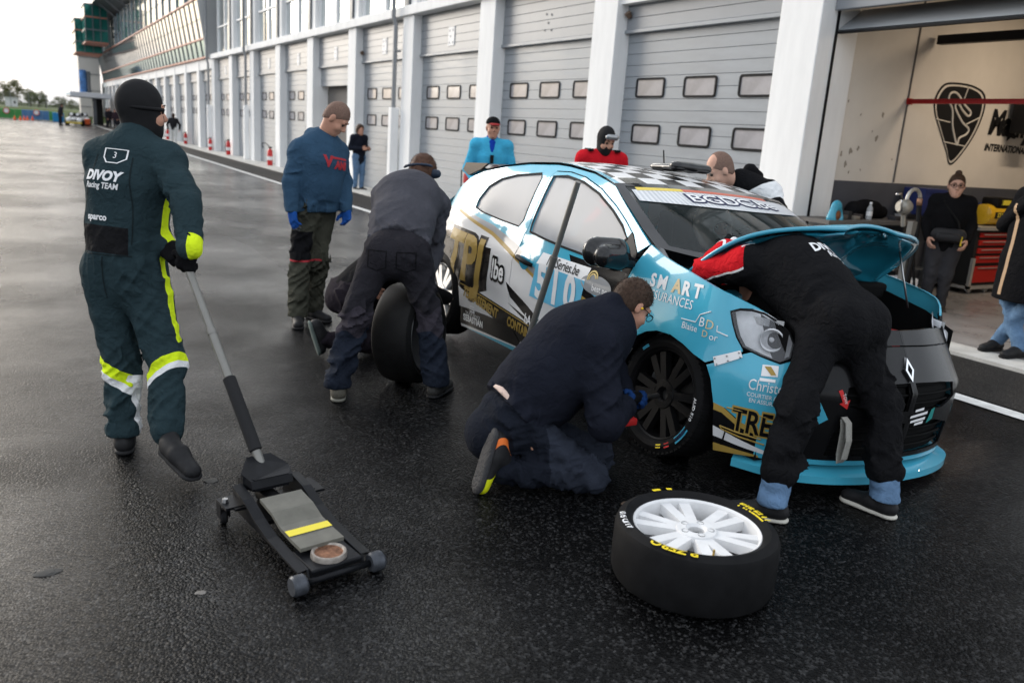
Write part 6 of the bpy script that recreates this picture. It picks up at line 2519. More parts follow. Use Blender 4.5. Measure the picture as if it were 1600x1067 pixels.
# ---------------------------------------------------------------- 6 mechanic leaning into the engine bay
J = dict(neck=(3.195, 2.91, 1.005), head=(3.18, 3.05, 0.925), sL=(2.995, 2.83, 1.025), sR=(3.38, 2.90, 1.035), eL=(2.925, 3.02, 0.965), wL=(3.155, 3.135, 1.050), hL=(3.230, 3.17, 1.095), eR=(3.56, 3.01, 0.85), wR=(3.42, 3.05, 0.84), hR=(3.33, 3.07, 0.83),
         pel=(3.205, 2.42, 0.835), kL=(2.850, 2.30, 0.470), aL=(2.730, 2.235, 0.140), tL=(2.5, 2.37, 0), kR=(3.310, 2.19, 0.480), aR=(3.265, 2.075, 0.130), tR=(3.28, 2.3, 0))
o = (3.0, 2.15, 0)
p = thing('person', 'mechanic in black overalls with red sleeves leaning head first into the engine bay', 'person', o)
up, r, f = frame(J)
full_body(p, o, J, unit((0, .6, -.8)), unit((0, .8, .6)), M_SKIN, face=False, vox=.008, hands={'R': ((0, .3, -.9), -1, .5)})
H, P = hair_mesh(npv(J['head']), unit((0, .6, -.8)), unit((0, .8, .6)), grow=.008)
hm = link('hair', H.mesh('hair', noise=(.003, 45), origin=o)[0], M_HAIRB, p)
link('strands', fuzz(hm.data, 3000, .013, .6), hm.data.materials[0], hm)
pel_, nk_ = npv(J['pel']), npv(J['neck'])
S = SDF(.0075)
torso_prims(S, J, up, r, f, g=.030, wr=.012, fat=1.06, depth=1.18, k=.08, bend=-f * .06)
S.cap(pel_ + up * .12, pel_ - npv((0, 0, .05)), .165, .165, .06, flat=(f, 1.10))
for sg in (-1, 1):
    S.ell(pel_ - up * .07 + r * sg * .085 + npv((0, 0, .02)), np.array([r, f, up]), (.115, .125, .125), .07)
arm_prims(S, J, 'L', g=.022, wr=.012, lam=.055)
arm_prims(S, J, 'R', g=.018, wr=.008)
for s_ in 'LR':
    leg_prims(S, J, s_, r, npv(Z), g=.006, wr=.024, flare=.024, low=-.085, hip=.092, lam=.12)
S.clip((0, 0, .165), (0, 0, -1))


def paint(c):
    q = c - nk_
    eL, sL = npv(J['eL']), npv(J['sL'])
    diag = (c[:, 0] - 2.93) * .9 + (1.02 - c[:, 2]) - (c[:, 1] - 3.0) * .3
    zone = amin((c - sL) @ unit(eL - sL) + .03, .42 - np.linalg.norm(c - sL, axis=1), 3.14 - c[:, 0])
    sh = amin(q @ up + .035, .26 - np.abs(q @ r))
    return {'red': np.maximum(amin(zone, .045 - diag), sh), 'pip': np.maximum(amin(zone, diag - .045, .058 - diag), amin(q @ up + .047, -.035 - q @ up, .26 - np.abs(q @ r)))}


M_RED = cloth('sleeve_red', (0.50, 0.012, 0.018), b2=.4)
me, _ = S.mesh('overalls', noise=(.005, 9), origin=o, paint=paint)
M_OVB = cloth('overalls_black', (0.008, 0.008, 0.009), b2=.7, rough=.85)
ov = link('overalls', me, zoned(M_OVB, 'overalls_black_red', (('red', (.50, .012, .018)), ('pip', (.7, .7, .7)))), p)
bv_ = bvh_of([ov], o)
# waist seam
V, F = text_mesh('DIVOY', .075, bold=.003, shear=.1, sx=1.0, maxlen=.03)
tc_ = pel_ + (nk_ - pel_) * .50 + r * .05
decal('lettering', V, F, M_INKW, ov, bv_, tc_ - f * .05, r, up, origin=o, off=.004)
V, F = text_mesh('Racing', .055, bold=.001, shear=.25, sx=1.0, maxlen=.03)
decal('lettering', [(x + .02, y - .055) for x, y in V], F, M_INKW, ov, bv_, tc_ - f * .05, r, up, origin=o, off=.004)
bl = SDF(.007)
for a0 in np.linspace(0, 2 * math.pi, 25)[:-1]:
    a1 = a0 + 2 * math.pi / 24
    Q = lambda a: pel_ + up * .135 + r * (.192 * math.cos(a)) + f * (.150 * math.sin(a) - .015)
    bl.cap(Q(a0), Q(a1), .012, .012, .008, flat=(r * math.cos(a0) + f * math.sin(a0), 1.5))
link('waist_seam', bl.mesh('waist_seam', origin=o)[0], MATS['overalls_black'], ov)
for s_ in 'LR':
    a, k_ = npv(J['a' + s_]), npv(J['k' + s_])
    d = unit(a - k_)
    S = SDF(.007)
    S.cap(a - d * .09, a + d * .05, .060, .066, .02, wr=(.010, .05, 2.2))
    S.clip((0, 0, .085), (0, 0, -1))
    link('jeans_cuff', S.mesh('jeans_cuff', origin=o)[0], cloth('denim_blue', (.105, .18, .29), b2=.4, var=.3), p)


def shoe_paint(c):
    return ((c[:, 2] > .03) & (c[:, 2] < .055)).astype(int)


M_SHBW = M_BSHOE
M_SHSOLE = pm('sole_offwhite', (.52, .50, .44), .6)
shL = flatshoes(p, o, J, 'L', M_SHBW, M_SHSOLE, f=(-.72, .69, 0), lace=M_INKW, s=.95, L=.275)
shR = flatshoes(p, o, J, 'R', M_SHBW, M_SHSOLE, f=(-.15, .98, 0), lace=M_INKW, s=.95, L=.275)
glove(p, o, J, 'L', (.2, .5, -.8), M_BLKCL, curl=.35, thumb_side=1, cuff=.08, s=1.1)
b = MB()
hL_ = Vector(npv(J['hL']) - npv(o)) + Vector((-.035, -.045, .005))
b.lathe([(0, .012), (.014, .010), (.022, .002), (.022, -.004)], 14, hL_, (-.5, -.75, .3))
b.build('glove_badge', M_WCL, p, smooth=True)
# ---------------------------------------------------------------- 7 bald man at the far side of the car
J = dict(head=(4.36, 4.50, 1.415), neck=(4.53, 4.43, 1.345), sL=(4.62, 4.24, 1.285), sR=(4.66, 4.58, 1.285), eL=(4.58, 4.06, 1.10), wL=(4.42, 4.18, 1.02), hL=(4.34, 4.22, 1.00), eR=(4.62, 4.70, 1.05), wR=(4.46, 4.72, 1.0), hR=(4.38, 4.72, .99),
         pel=(4.96, 4.36, .92), kL=(4.86, 4.30, .47), aL=(4.88, 4.28, .09), tL=(4.7, 4.25, 0), kR=(4.88, 4.54, .47), aR=(4.92, 4.55, .09), tR=(4.72, 4.56, 0))
o = (4.9, 4.42, 0)
p = thing('person', 'balding man in black and white racing suit leaning in beyond the car', 'person', o)
up, r, f = frame(J)
hf = unit((-.78, .25, -.48))
hu = unit((-.35, .1, .9))
full_body(p, o, J, hf, hu, M_SKIN2, face=True, vox=.0075)
H, P = hair_mesh(npv(J['head']), hf, hu, grow=.003, front=.06, nape=-.09)
H.ell(P(0, .05, .09), np.array([np.cross(hf, unit(hu - hf * (hu @ hf))), hf, unit(hu - hf * (hu @ hf))]), (.058, .07, .05), .015, sub=True)
hm = link('hair', H.mesh('hair', noise=(.001, 60), origin=o)[0], M_BUZZ, p)
link('strands', fuzz(hm.data, 3000, .004, .1), hm.data.materials[0], hm)
S = SDF(.009)
torso_prims(S, J, up, r, f, g=.022, wr=.010)
pelvis_prims(S, J, r, f, up, g=.01)
for s_ in 'LR':
    arm_prims(S, J, s_, g=.016, wr=.012)
    leg_prims(S, J, s_, r, up, g=.01, wr=.012)
S.cap(npv(J['neck']) - up * .02, npv(J['neck']) + up * .035, .076, .070, .02)


def paint(c):
    q = c - npv(J['neck'])
    w1 = np.full(len(c), -1.)
    for s_ in 'LR':
        d = c - npv(J['s' + s_])
        ax = unit(npv(J['e' + s_]) - npv(J['s' + s_]))
        w1 = np.maximum(w1, amin(d @ ax + .03, .10 - d @ ax, .20 - np.linalg.norm(d, axis=1)))
    return {'w1': w1, 'w2': amin(.012 - np.abs(q @ up - .015), .10 - np.linalg.norm(q, axis=1))}


link('race_suit', S.mesh('race_suit', noise=(.003, 13), origin=o, paint=paint)[0], zoned(M_BLKCL, 'suit_black_white', (('w1', (.7, .7, .7)), ('w2', (.7, .7, .7)))), p)
b = SDF(.009)
nb = npv(J['neck'])
b.cap(nb - f * .10 + up * .02, nb - f * .12 - up * .06, .05, .045, .03)
b.cap(nb - f * .12 + r * .06 - up * .01, nb - f * .13 + r * .03 - up * .08, .035, .03, .03)
link('helmet_tether', b.mesh('helmet_tether', noise=(.004, 30), origin=o)[0], M_BLKCL, p)
for s_ in 'LR':
    glove(p, o, J, s_, (0, 0, -1), M_BLKCL, curl=.4, thumb_side=1 if s_ == 'R' else -1)
    flatshoes(p, o, J, s_, M_BSHOE, M_BLKSOLE)

# ---------------------------------------------------------------- 8 red suit with balaclava and goggles
J, f, r = stand(4.92, 6.72, math.radians(200), 1.72, lean=.05, arms=.2)
J['head'] = J['head'] + f * .03 - npv((0, 0, .02))
p, o, jk = simple_person(J, f, 'person in red racing suit with black balaclava and goggles on the forehead', cloth('suit_red', (.50, .012, .02), b2=.5), cloth('suit_red', (.50, .012, .02)), M_BSHOE, hair=None, vox=.010, head_f=unit((-.05, -.85, -.40)), ears=False)
hf = unit((-.05, -.85, -.40))
hc = npv(J['head'])
rr_ = unit(np.cross(hf, npv(Z)))
hu = np.cross(rr_, hf)
B = SDF(.007)
head_prims(B, hc, hf, hu, 1.07, False, neck=J['neck'])
B.ell(hc + hf * .105 + hu * .008, np.array([rr_, hf, hu]), (.056, .06, .034), .012, sub=True)
bl_ = link('balaclava', B.mesh('balaclava', origin=o)[0], MATS['balaclava_black'], p)
g_ = SDF(.007)
g_.cap(hc + hf * .088 + hu * .075 - rr_ * .045, hc + hf * .088 + hu * .075 + rr_ * .045, .030, .030, .02, flat=(hf, 1.5))
link('goggles', g_.mesh('goggles', origin=o)[0], pm('goggle_lens', (.35, .36, .37), .1, metal=.6), bl_)
b = MB()
for sg in (-1, 1):
    c = J['sL'] if sg < 0 else J['sR']
    q = Vector(npv(c) * .75 + npv(J['neck']) * .25 - npv(o))
    b.obox(q + Vector((0, 0, .075)), (Vector(r) , Vector(f), (0, 0, 1)), (.022, .09, .012))
b.build('epaulette', M_BLKCL, jk)

# ---------------------------------------------------------------- 9 man in light blue jacket and cap
J, f, r = stand(4.93, 9.0, math.radians(205), 1.76, arms=.15, bend=.6)
p, o, jk = simple_person(J, f, 'man in light blue jacket and black cap standing by a white pillar', cloth('jacket_sky', (.055, .37, .58), b2=.5), cloth('trousers_dark', (.02, .02, .025)), M_BSHOE, hair=None, vox=.011, head_f=unit((-.30, -.95, -.05)))
hf = unit((-.30, -.95, -.05))
hc = npv(J['head'])
B = SDF(.008)
rr_ = unit(np.cross(hf, npv(Z)))
A = np.array([rr_, hf, npv(Z)])
B.ell(hc + npv((0, 0, .055)) - hf * .012, A, (.086, .104, .080), .01)
B.clip(hc + npv((0, 0, .045)), (0, 0, -1))
cp = link('cap', B.mesh('cap', origin=o)[0], M_BLKCL, p)
B = SDF(.007)
B.cap(hc + hf * .085 + npv((0, 0, .050)), hc + hf * .135 + npv((0, 0, .042)), .070, .055, .01, flat=(Z, 6.0))
link('cap_peak', B.mesh('cap_peak', origin=o)[0], pm('cap_red', (.30, .02, .02), .7), cp)
B = SDF(.009)
B.cap(npv(J['neck']) - npv((0, 0, .03)), npv(J['neck']) + npv((0, 0, .045)), .080, .070, .02)
B.cap(npv(J['neck']) + f * .085 - npv((0, 0, .02)), npv(J['neck']) + f * .125 - npv((0, 0, .11)), .05, .02, .03, flat=(f, 2.0))
link('scarf', B.mesh('scarf', origin=o)[0], cloth('scarf_blue', (.01, .05, .36)), p)
b = MB()
c = Vector(npv(J['neck']) + f * .165 - npv((0, 0, .20)) - npv(o))
b.obox(c, (Vector(r), Vector(f), (0, 0, 1)), (.022, .012, .05))
b.build('radio', M_PLAST, p)

# ---------------------------------------------------------------- 10 woman in the garage
J, f, r = stand(8.60, 5.32, math.radians(232), 1.47, arms=.1, bend=.35)
for k_ in ('aL', 'kL', 'tL'):
    J[k_] = npv(J[k_]) + r * .02
M_BLKJ = cloth('jacket_black', (.007, .007, .008), b2=.5)
p, o, jk = simple_person(J, f, 'woman with glasses and tied-up hair in black jacket standing in the open garage', M_BLKJ, cloth('leggings_grey', (.045, .045, .05)), pm('sneaker_black', (.012, .012, .012), .5), vox=.009, skin=M_SKIN2, hair=pm('hair_dark', (.055, .032, .020), .5, var=.3, vscale=60), sole=pm('sneaker_white', (.62, .62, .60), .5), hair_k=dict(grow=.003, front=.10, nape=-.05))
hc = npv(J['head'])
B = SDF(.008)
B.ell(hc + npv((0, 0, .135)) - f * .02, np.eye(3), (.034, .034, .032), .02)
link('hair_bun', B.mesh('hair_bun', noise=(.003, 40), origin=o)[0], MATS['hair_dark'], p)
gl = MB()
rr_ = np.cross(f, npv(Z))
for sg in (-1, 1):
    ctr = hc + rr_ * sg * .034 + f * .106 + npv((0, 0, .006))
    gl.tube([Vector(ctr - npv(o) + rr_ * .027 * math.cos(t) + npv((0, 0, .020)) * math.sin(t)) for t in np.linspace(0, 2 * math.pi, 13)], .003, 5)
    gl.tube([Vector(hc + rr_ * sg * .060 + f * .10 + npv((0, 0, .01)) - npv(o)), Vector(hc + rr_ * sg * .082 + npv((0, 0, .01)) - npv(o))], .003, 5)
gl.build('glasses', M_PLAST, p)
B = SDF(.010)
bc = npv(J['pel']) + f * .17 + npv((0, 0, .07)) - r * .0
B.cap(bc - r * .10, bc + r * .10, .075, .075, .02, flat=(f, 1.9))
B.cap(bc - r * .08 + f * .045 - npv((0, 0, .02)), bc + r * .08 + f * .045 - npv((0, 0, .02)), .04, .04, .015, flat=(f, 2))
bag = link('shoulder_bag', B.mesh('shoulder_bag', origin=o)[0], pm('bag_charcoal', (.02, .02, .022), .5), p)
b = MB()
b.tube([Vector(q - npv(o)) for q in (bc - r * .10 + npv((0, 0, .03)), npv(J['sL']) * .5 + npv(J['pel']) * .5 + f * .17 - r * .0, npv(J['sR']) + f * .11 - r * .06, npv(J['sR']) - r * .06 + npv((0, 0, .075)))], .012, 6)
b.build('strap', M_PLAST, bag)
b = MB()
b.obox(Vector(bc - r * .125 - npv((0, 0, .05)) + f * .03 - npv(o)), (Vector(r), Vector(f), (0, 0, 1)), (.008, .01, .05))
b.build('yellow_tag', pm('tag_yellow', (.6, .42, .03), .6), bag)

# ---------------------------------------------------------------- 11 person in a long padded coat, cut by the frame edge
J, f, r = stand(7.22, 3.70, math.radians(285), 1.68, arms=.1)
J['aL'], J['aR'] = npv((7.25, 3.84, .115)), npv((7.19, 3.62, .115))
J['tL'], J['tR'] = npv((7.02, 3.86, 0)), npv((6.97, 3.64, 0))
J['eR'] = npv(J['sR']) + npv((-.06, .10, -.25))
J['wR'] = npv((7.02, 3.70, 1.33))
J['hR'] = npv((7.06, 3.68, 1.41))
p, o, jk = simple_person(J, f, 'person in long black padded coat and jeans at the garage entrance, hand raised to face', M_BLKJ, MATS['denim_blue'], M_BSHOE, vox=.011, hair=M_HAIRB)
up, r_, f_ = frame(J)
S = SDF(.011)
nk_ = npv(J['neck'])
pel_ = npv(J['pel'])
S.cap(pel_ + up * .25, pel_ - npv((0, 0, .42)), .190, .235, .05, flat=(f_, 1.18))
for i, z_ in enumerate(np.linspace(.52, 1.25, 8)):
    c = npv((pel_[0], pel_[1], z_))
    S.cap(c - r_ * .07, c + r_ * .07, .155 + .02 * (z_ < .9), .155 + .02 * (z_ < .9), .03, flat=(f_, 1.05))
S.clip((0, 0, .50), (0, 0, -1))
ct = link('coat_skirt', S.mesh('coat_skirt', noise=(.006, 9), origin=o)[0], M_BLKJ, p)
bb = bvh_of([ct, jk], o)
zp = []
for z_ in np.linspace(1.30, .54, 24):
    st_ = Vector((pel_[0], pel_[1], z_)) + Vector(r_) * .055
    h_ = bb.ray_cast(st_ + Vector(f_) * .8, -Vector(f_), 1.2)
    if h_[0] is not None:
        zp.append(h_[0] - Vector(o) + Vector(f_) * .004)
if len(zp) > 3:
    b = MB()
    for q in zp:
        b.v += [q - Vector(r_) * .016, q + Vector(r_) * .016]
    b.f += [(2 * i, 2 * i + 1, 2 * i + 3, 2 * i + 2) for i in range(len(zp) - 1)]
    b.m += [0] * (len(zp) - 1)
    b.build('zip_tape', pm('zip_tan', (.42, .28, .17), .6), ct)

# ---------------------------------------------------------------- 12 driver strapped in behind the wheel
cx0, cy0 = 3.585, 3.041
DZ = -.06
J = dict(head=(cx0 + .34, cy0 + 1.02, 1.115), neck=(cx0 + .35, cy0 + 1.10, .96), sL=(cx0 + .54, cy0 + 1.10, .90), sR=(cx0 + .16, cy0 + 1.10, .90), eL=(cx0 + .58, cy0 + .86, .76), wL=(cx0 + .48, cy0 + .66, .93), hL=(cx0 + .47, cy0 + .60, .97),
         eR=(cx0 + .10, cy0 + .86, .76), wR=(cx0 + .20, cy0 + .66, .93), hR=(cx0 + .21, cy0 + .60, .97), pel=(cx0 + .35, cy0 + 1.08, .50), kL=(cx0 + .48, cy0 + .60, .62), kR=(cx0 + .22, cy0 + .60, .62), aL=(cx0 + .46, cy0 + .30, .36), aR=(cx0 + .24, cy0 + .30, .36),
         tL=(cx0 + .46, cy0 + .2, .3), tR=(cx0 + .24, cy0 + .2, .3))
o = (cx0 + .35, cy0 + .9, .26)
J = {k: (v[0] + .02, v[1], v[2] + DZ) for k, v in J.items()}
p = thing('person', 'driver in dark suit and pale helmet seated behind the windscreen', 'person', o)
up, r, f = frame(J)
full_body(p, o, J, (-.1, -1, 0), Z, M_SKIN, face=True, vox=.009)
S = SDF(.010)
torso_prims(S, J, up, r, f, g=.02, wr=.008)
for s_ in 'LR':
    arm_prims(S, J, s_, g=.014, wr=.01)
    leg_prims(S, J, s_, r, up, g=.005, wr=.01)
link('race_suit', S.mesh('race_suit', origin=o)[0], cloth('driver_suit', (.012, .014, .02), b2=.5), p)
hc = npv(J['head'])
B = SDF(.008)
B.ell(hc + npv((0, .01, .02)), np.eye(3), (.120, .140, .135), .01)
B.ell(hc + npv((0, -.03, -.07)), np.eye(3), (.105, .115, .09), .03)
B.ell(hc + npv((0, -.14, .005)), np.eye(3), (.10, .09, .05), .02, sub=True)
link('helmet', B.mesh('helmet', origin=o)[0], pm('helmet_white', (.62, .62, .58), .2, coat=.5), p)
for s_ in 'LR':
    glove(p, o, J, s_, (0, -.3, -1), pm('glove_white', (.5, .5, .48), .7), curl=.9, thumb_side=1 if s_ == 'L' else -1)

# ---------------------------------------------------------------- people further down the pit lane
J, f, r = stand(7.12, 19.75, math.radians(165), 1.56, arms=.1, bend=1.2)
simple_person(J, f, 'woman in dark padded jacket and jeans seen just right of the blue sweatshirt man', cloth('jacket_midnight', (.012, .014, .022)), MATS['denim_blue'], M_BSHOE, vox=.016, long_=.1, hair=MATS['hair_dark'], hair_k=dict(grow=.02, nape=-.2, low=-.2))
J, f, r = stand(6.58, 45.3, math.radians(20), 1.5, arms=.4, step=.05)
simple_person(J, f, 'distant man in black top and white trousers walking along the pit lane', cloth('top_black', (.02, .02, .022)), cloth('trousers_white', (.6, .6, .58)), M_BSHOE, vox=.022)
for i, (x, y, a, H_, lab) in enumerate(((5.95, 75.5, 100, 1.5, 'leftmost dark figure of the far group by the building'), (6.25, 76.8, 160, 1.55, 'second dark figure from the left in the far group'),
                                        (6.55, 75.2, 215, 1.48, 'third dark figure from the left in the far group'), (6.90, 76.2, 240, 1.53, 'rightmost dark figure of the far group by the building'))):
    J, f, r = stand(x, y, math.radians(a), H_)
    simple_person(J, f, lab, cloth('jacket_far_%d' % i, (.02 + .006 * i, .02, .026)), cloth('trousers_dark', (.02, .02, .025)), M_BSHOE, vox=.03, group='people standing far down the pit lane')
J, f, r = stand(2.62, 74.6, math.radians(60), 1.62, lean=.25)
simple_person(J, f, 'distant person in dark jacket leaning beside the white and yellow race car', cloth('jacket_far_0', (.02, .02, .026)), cloth('trousers_dark', (.02, .02, .025)), M_BSHOE, vox=.03)
# ================================================================ trolley jacks
M_JBLK = pm('jack_black_paint', (0.007, 0.0075, 0.009), 0.38, spec=.15, var=.3, vscale=25, bump=.1, bscale=120)
M_JGREY = pm('jack_arm_grey', (0.13, 0.125, 0.105), 0.45, var=.2, vscale=12)
M_JYEL = pm('jack_yellow_band', (0.72, 0.60, 0.06), 0.5)
M_RUSTY = pm('rusty_saddle', (0.20, 0.10, 0.06), 0.7, metal=.3, var=.6, vscale=45, bump=.4, bscale=90)
M_FOAM = pm('foam_grip', (0.018, 0.018, 0.019), 0.85, bump=.2, bscale=150)
M_TUBE = pm('handle_steel', (0.20, 0.195, 0.18), 0.42, metal=.5, rvar=.1, vscale=30)


def trolley_jack(label, loc, ang, tip, group='trolley jacks', foam=True):
    """local +x points to the saddle end; tip = world position of the handle's upper end"""
    J_ = thing('trolley_jack', label, 'jack', loc, ang, group)
    for s in (-1, 1):
        b = MB()
        prof = [(-.34, .035), (-.34, .115), (-.27, .165), (-.16, .150), (-.05, .110), (.06, .085), (.20, .075), (.31, .070), (.33, .030), (.10, .028), (-.15, .030)]
        b.prism([(x, s * .105 - .004, z) for x, z in prof], (0, .008, 0))
        # folded top flange
        top = prof[2:8]
        for (xa, za), (xb, zb) in zip(top, top[1:]):
            b.add([(xa, s * .105, za), (xb, s * .105, zb), (xb, s * .140, zb - .004), (xa, s * .140, za - .004), (xa, s * .105, za - .008), (xb, s * .105, zb - .008), (xb, s * .140, zb - .012), (xa, s * .140, za - .012)],
                  [(0, 1, 2, 3), (7, 6, 5, 4), (3, 2, 6, 7), (0, 4, 5, 1)])
        b.build('side_plate', M_JBLK, J_)
        b = MB()
        b.lathe([(0, -.026), (.030, -.026), (.036, -.018), (.036, .018), (.030, .026), (0, .026)], 22, (.335, s * .150, .036), (0, 1, 0))
        b.build('front_wheel', pm('jack_roller', (.06, .065, .075), .45, metal=.4, var=.3, vscale=40), J_, angle=35)
        b = MB()
        b.box((-.33, s * .125 - .03, .085), (-.20, s * .125 + .065 * (1 if s > 0 else 0) + .03 * (s > 0), .095) if s > 0 else (-.20, s * .125 + .03, .095))
        b.box((-.32, min(s * .10, s * .185), .088), (-.215, max(s * .10, s * .185), .098))
        b.build('caster_bracket', M_JBLK, J_)
        b = MB()
        b.lathe([(0, -.014), (.026, -.014), (.032, -.008), (.032, .008), (.026, .014), (0, .014)], 18, (-.295, s * .165, .032), (.25, 1, 0))
        b.box((-.315, s * .165 - .020, .03), (-.275, s * .165 - .016, .088))
        b.box((-.315, s * .165 + .016, .03), (-.275, s * .165 + .020, .088))
        b.build('caster', M_RUB, J_, angle=35)
        b = MB()
        for (x, z) in ((-.25, .13), (-.13, .115), (-.085, .090)):
            b.lathe([(0, .012), (.011, .012), (.013, .004), (.013, 0)], 6, (x, s * .109, z), (0, s, 0))
        b.lathe([(0, .016), (.012, .014), (.014, 0)], 6, (-.275, s * .165, .098), (0, 0, 1))
        b.build('bolt', M_STEEL, J_)
    b = MB()
    b.tube([(.335, -.13, .036), (.335, .13, .036)], .012, 10)
    b.build('front_axle', M_JBLK, J_, smooth=True)
    b = MB()
    pr = [(-.135, .148), (-.03, .135), (.045, .108), (.14, .100), (.215, .098)]
    for (xa, za), (xb, zb) in zip(pr, pr[1:]):
        b.add([(xa, -.085, za), (xb, -.085, zb), (xb, .085, zb), (xa, .085, za), (xa, -.085, za - .014), (xb, -.085, zb - .014), (xb, .085, zb - .014), (xa, .085, za - .014)],
              [(3, 2, 1, 0), (4, 5, 6, 7), (0, 1, 5, 4), (2, 3, 7, 6), (1, 2, 6, 5), (3, 0, 4, 7)])
    arm = b.build('lift_arm', M_JGREY, J_)
    b = MB()
    b.add([(.085, -.085, .1075), (.125, -.085, .1045), (.125, .085, .1045), (.085, .085, .1075)], [(0, 1, 2, 3)])
    b.build('yellow_band', M_JYEL, arm)
    b = MB()
    b.lathe([(0, .080), (.046, .081), (.050, .084)], 30, (.262, 0, 0))
    sd_ = b.build('saddle', M_RUSTY, J_, angle=30)
    b = MB()
    b.lathe([(.050, .084), (.054, .089), (.061, .089), (.064, .082), (.064, .066)], 30, (.262, 0, 0))
    b.build('saddle_rim', pm('worn_steel', (.30, .27, .24), .5, metal=.5, var=.3, vscale=60), sd_, angle=30)
    b = MB()
    b.box((.17, -.098, .052), (.330, .098, .070), bev=.006)
    b.build('saddle_cup', M_JBLK, J_)
    b = MB()
    b.box((.20, -.10, .045), (.325, .10, .060))
    b.build('nose_plate', M_PLAST, J_)
    b = MB()
    b.box((-.33, -.10, .05), (-.10, .10, .065))
    b.build('base_plate', M_PLAST, J_)
    b = MB()
    b.tube([(-.30, 0, .09), (-.12, 0, .10)], .035, 14)
    b.build('hydraulic_ram', M_PLAST, J_, angle=35)
    # yoke cover
    b = MB()
    b.prism([(-.335, -.09, .16), (-.335, .09, .16), (-.26, .10, .195), (-.215, .07, .19), (-.215, -.07, .19), (-.26, -.10, .195)], (0, 0, -.05))
    b.prism([(-.345, -.05, .235), (-.345, .05, .235), (-.28, .10, .200), (-.215, .085, .186), (-.215, -.085, .186), (-.28, -.10, .200)], (0.01, 0, -.03))
    b.build('yoke', M_JBLK, J_)
    # handle towards the tip
    R_ = Matrix.Rotation(-ang, 3, 'Z')
    t = R_ @ (Vector(tip) - Vector(loc))
    s0 = Vector((-.315, 0, .20))
    d = (t - s0).normalized()
    L = (t - s0).length
    b = MB()
    b.tube([s0, s0 + d * (L * .62)], .0185, 14)
    b.tube([s0 + d * (L * .62), s0 + d * L], .0160, 14)
    b.tube([s0 + d * (L * .61), s0 + d * (L * .635)], .0205, 14)
    h = b.build('handle', M_TUBE, J_, angle=40)
    b = MB()
    n0 = .07 / L
    b.tube([s0 + d * .065, s0 + d * .07, s0 + d * (L * .40), s0 + d * (L * .405)], [.020, .0265, .0265, .020], 16)
    if foam:
        b.build('foam_sleeve', M_FOAM, h, angle=50)
    return J_


trolley_jack('low black trolley jack with grey arm, yellow band and rusty saddle pulled by its handle', (.800, 2.815, 0), math.atan2(-.62, .105), (.568, 3.735, .955))
trolley_jack('trolley jack pushed under the car sill with its handle standing upright', (2.80, 4.03, 0), math.radians(0), (2.50, 3.60, 1.345), foam=False)

# ================================================================ loose wheel and slick tyre
WL = thing('loose_wheel', 'white spoked wheel with slick tyre lying flat on the asphalt', 'wheel', (2.05, 2.0, 0))
Mz = Matrix.Translation((0, 0, TW / 2)) @ Matrix.Rotation(math.radians(10), 4, 'Z')
w_e = wheel('wheel', WL, Mz, M_RIMW, R=.300, marks=(('PIRELLI', math.radians(-16), .046, .266, M_YEL, 1.1, False, .0015), ('P ZERO', math.radians(200), .046, .266, M_YEL, 1.1, False, .0015),
                                            ('AUD 510', math.radians(146), .036, .270, M_STKW, .9, False, .001)))
b = MB()
for a0, w_ in ((84, .035), (72, .022)):
    for k_ in range(1):
        r0, r1 = .262, .278
        a_, c_ = math.radians(a0), w_ / .27
        b.add([(r0 * math.cos(a_ - c_ / 2), r0 * math.sin(a_ - c_ / 2), .2375), (r1 * math.cos(a_ - c_ / 2), r1 * math.sin(a_ - c_ / 2), .2375), (r1 * math.cos(a_ + c_ / 2), r1 * math.sin(a_ + c_ / 2), .2375), (r0 * math.cos(a_ + c_ / 2), r0 * math.sin(a_ + c_ / 2), .2375)], [(0, 1, 2, 3)])
b.build('marking', M_YEL, WL)
b = MB()
b.tube([(-.10, -.19, .19), (-.103, -.195, .235)], .004, 8)
b.build('valve', pm('brass', (.45, .30, .08), .4, metal=.6), WL)
# colour marks on the front wheel of the car
ty = [c for c in FW.children if c.name.startswith('tyre')][0]
b = MB()


def sq(b, ang, w_, r0, r1, mi):
    a_ = math.radians(ang)
    pts = []
    for q in np.linspace(-w_ / 2, w_ / 2, 5):
        th = a_ + q / .265
        for rr in (r0, r1):
            zz = np.interp(rr, [.232, .244, .27, .285, .302], [TW / 2 * .80, TW / 2 * .93, TW / 2, TW / 2 * .975, TW / 2 * .86]) + .0015
            pts.append((rr * math.cos(th), rr * math.sin(th), zz))
    b.add(pts, [(2 * i, 2 * i + 1, 2 * i + 3, 2 * i + 2) for i in range(4)], mi)


sq(b, -33, .10, .250, .284, 0)
sq(b, -57, .035, .255, .279, 1)
sq(b, -70, .035, .255, .275, 2)
sq(b, 130, .05, .260, .274, 0)
b.build('marking', [M_CYAN, M_REDM, M_YEL], ty)
V, F = text_mesh('PIRELLI', .026, bold=.001)
out = []
for x, y in V:
    th = math.radians(-33) - x / .267
    out.append(((.267 + y) * math.cos(th), (.267 + y) * math.sin(th), TW / 2 + .0035))
link('marking', mesh_of('marking', out, F), pm('ink_navy', (.01, .03, .08), .5), ty)

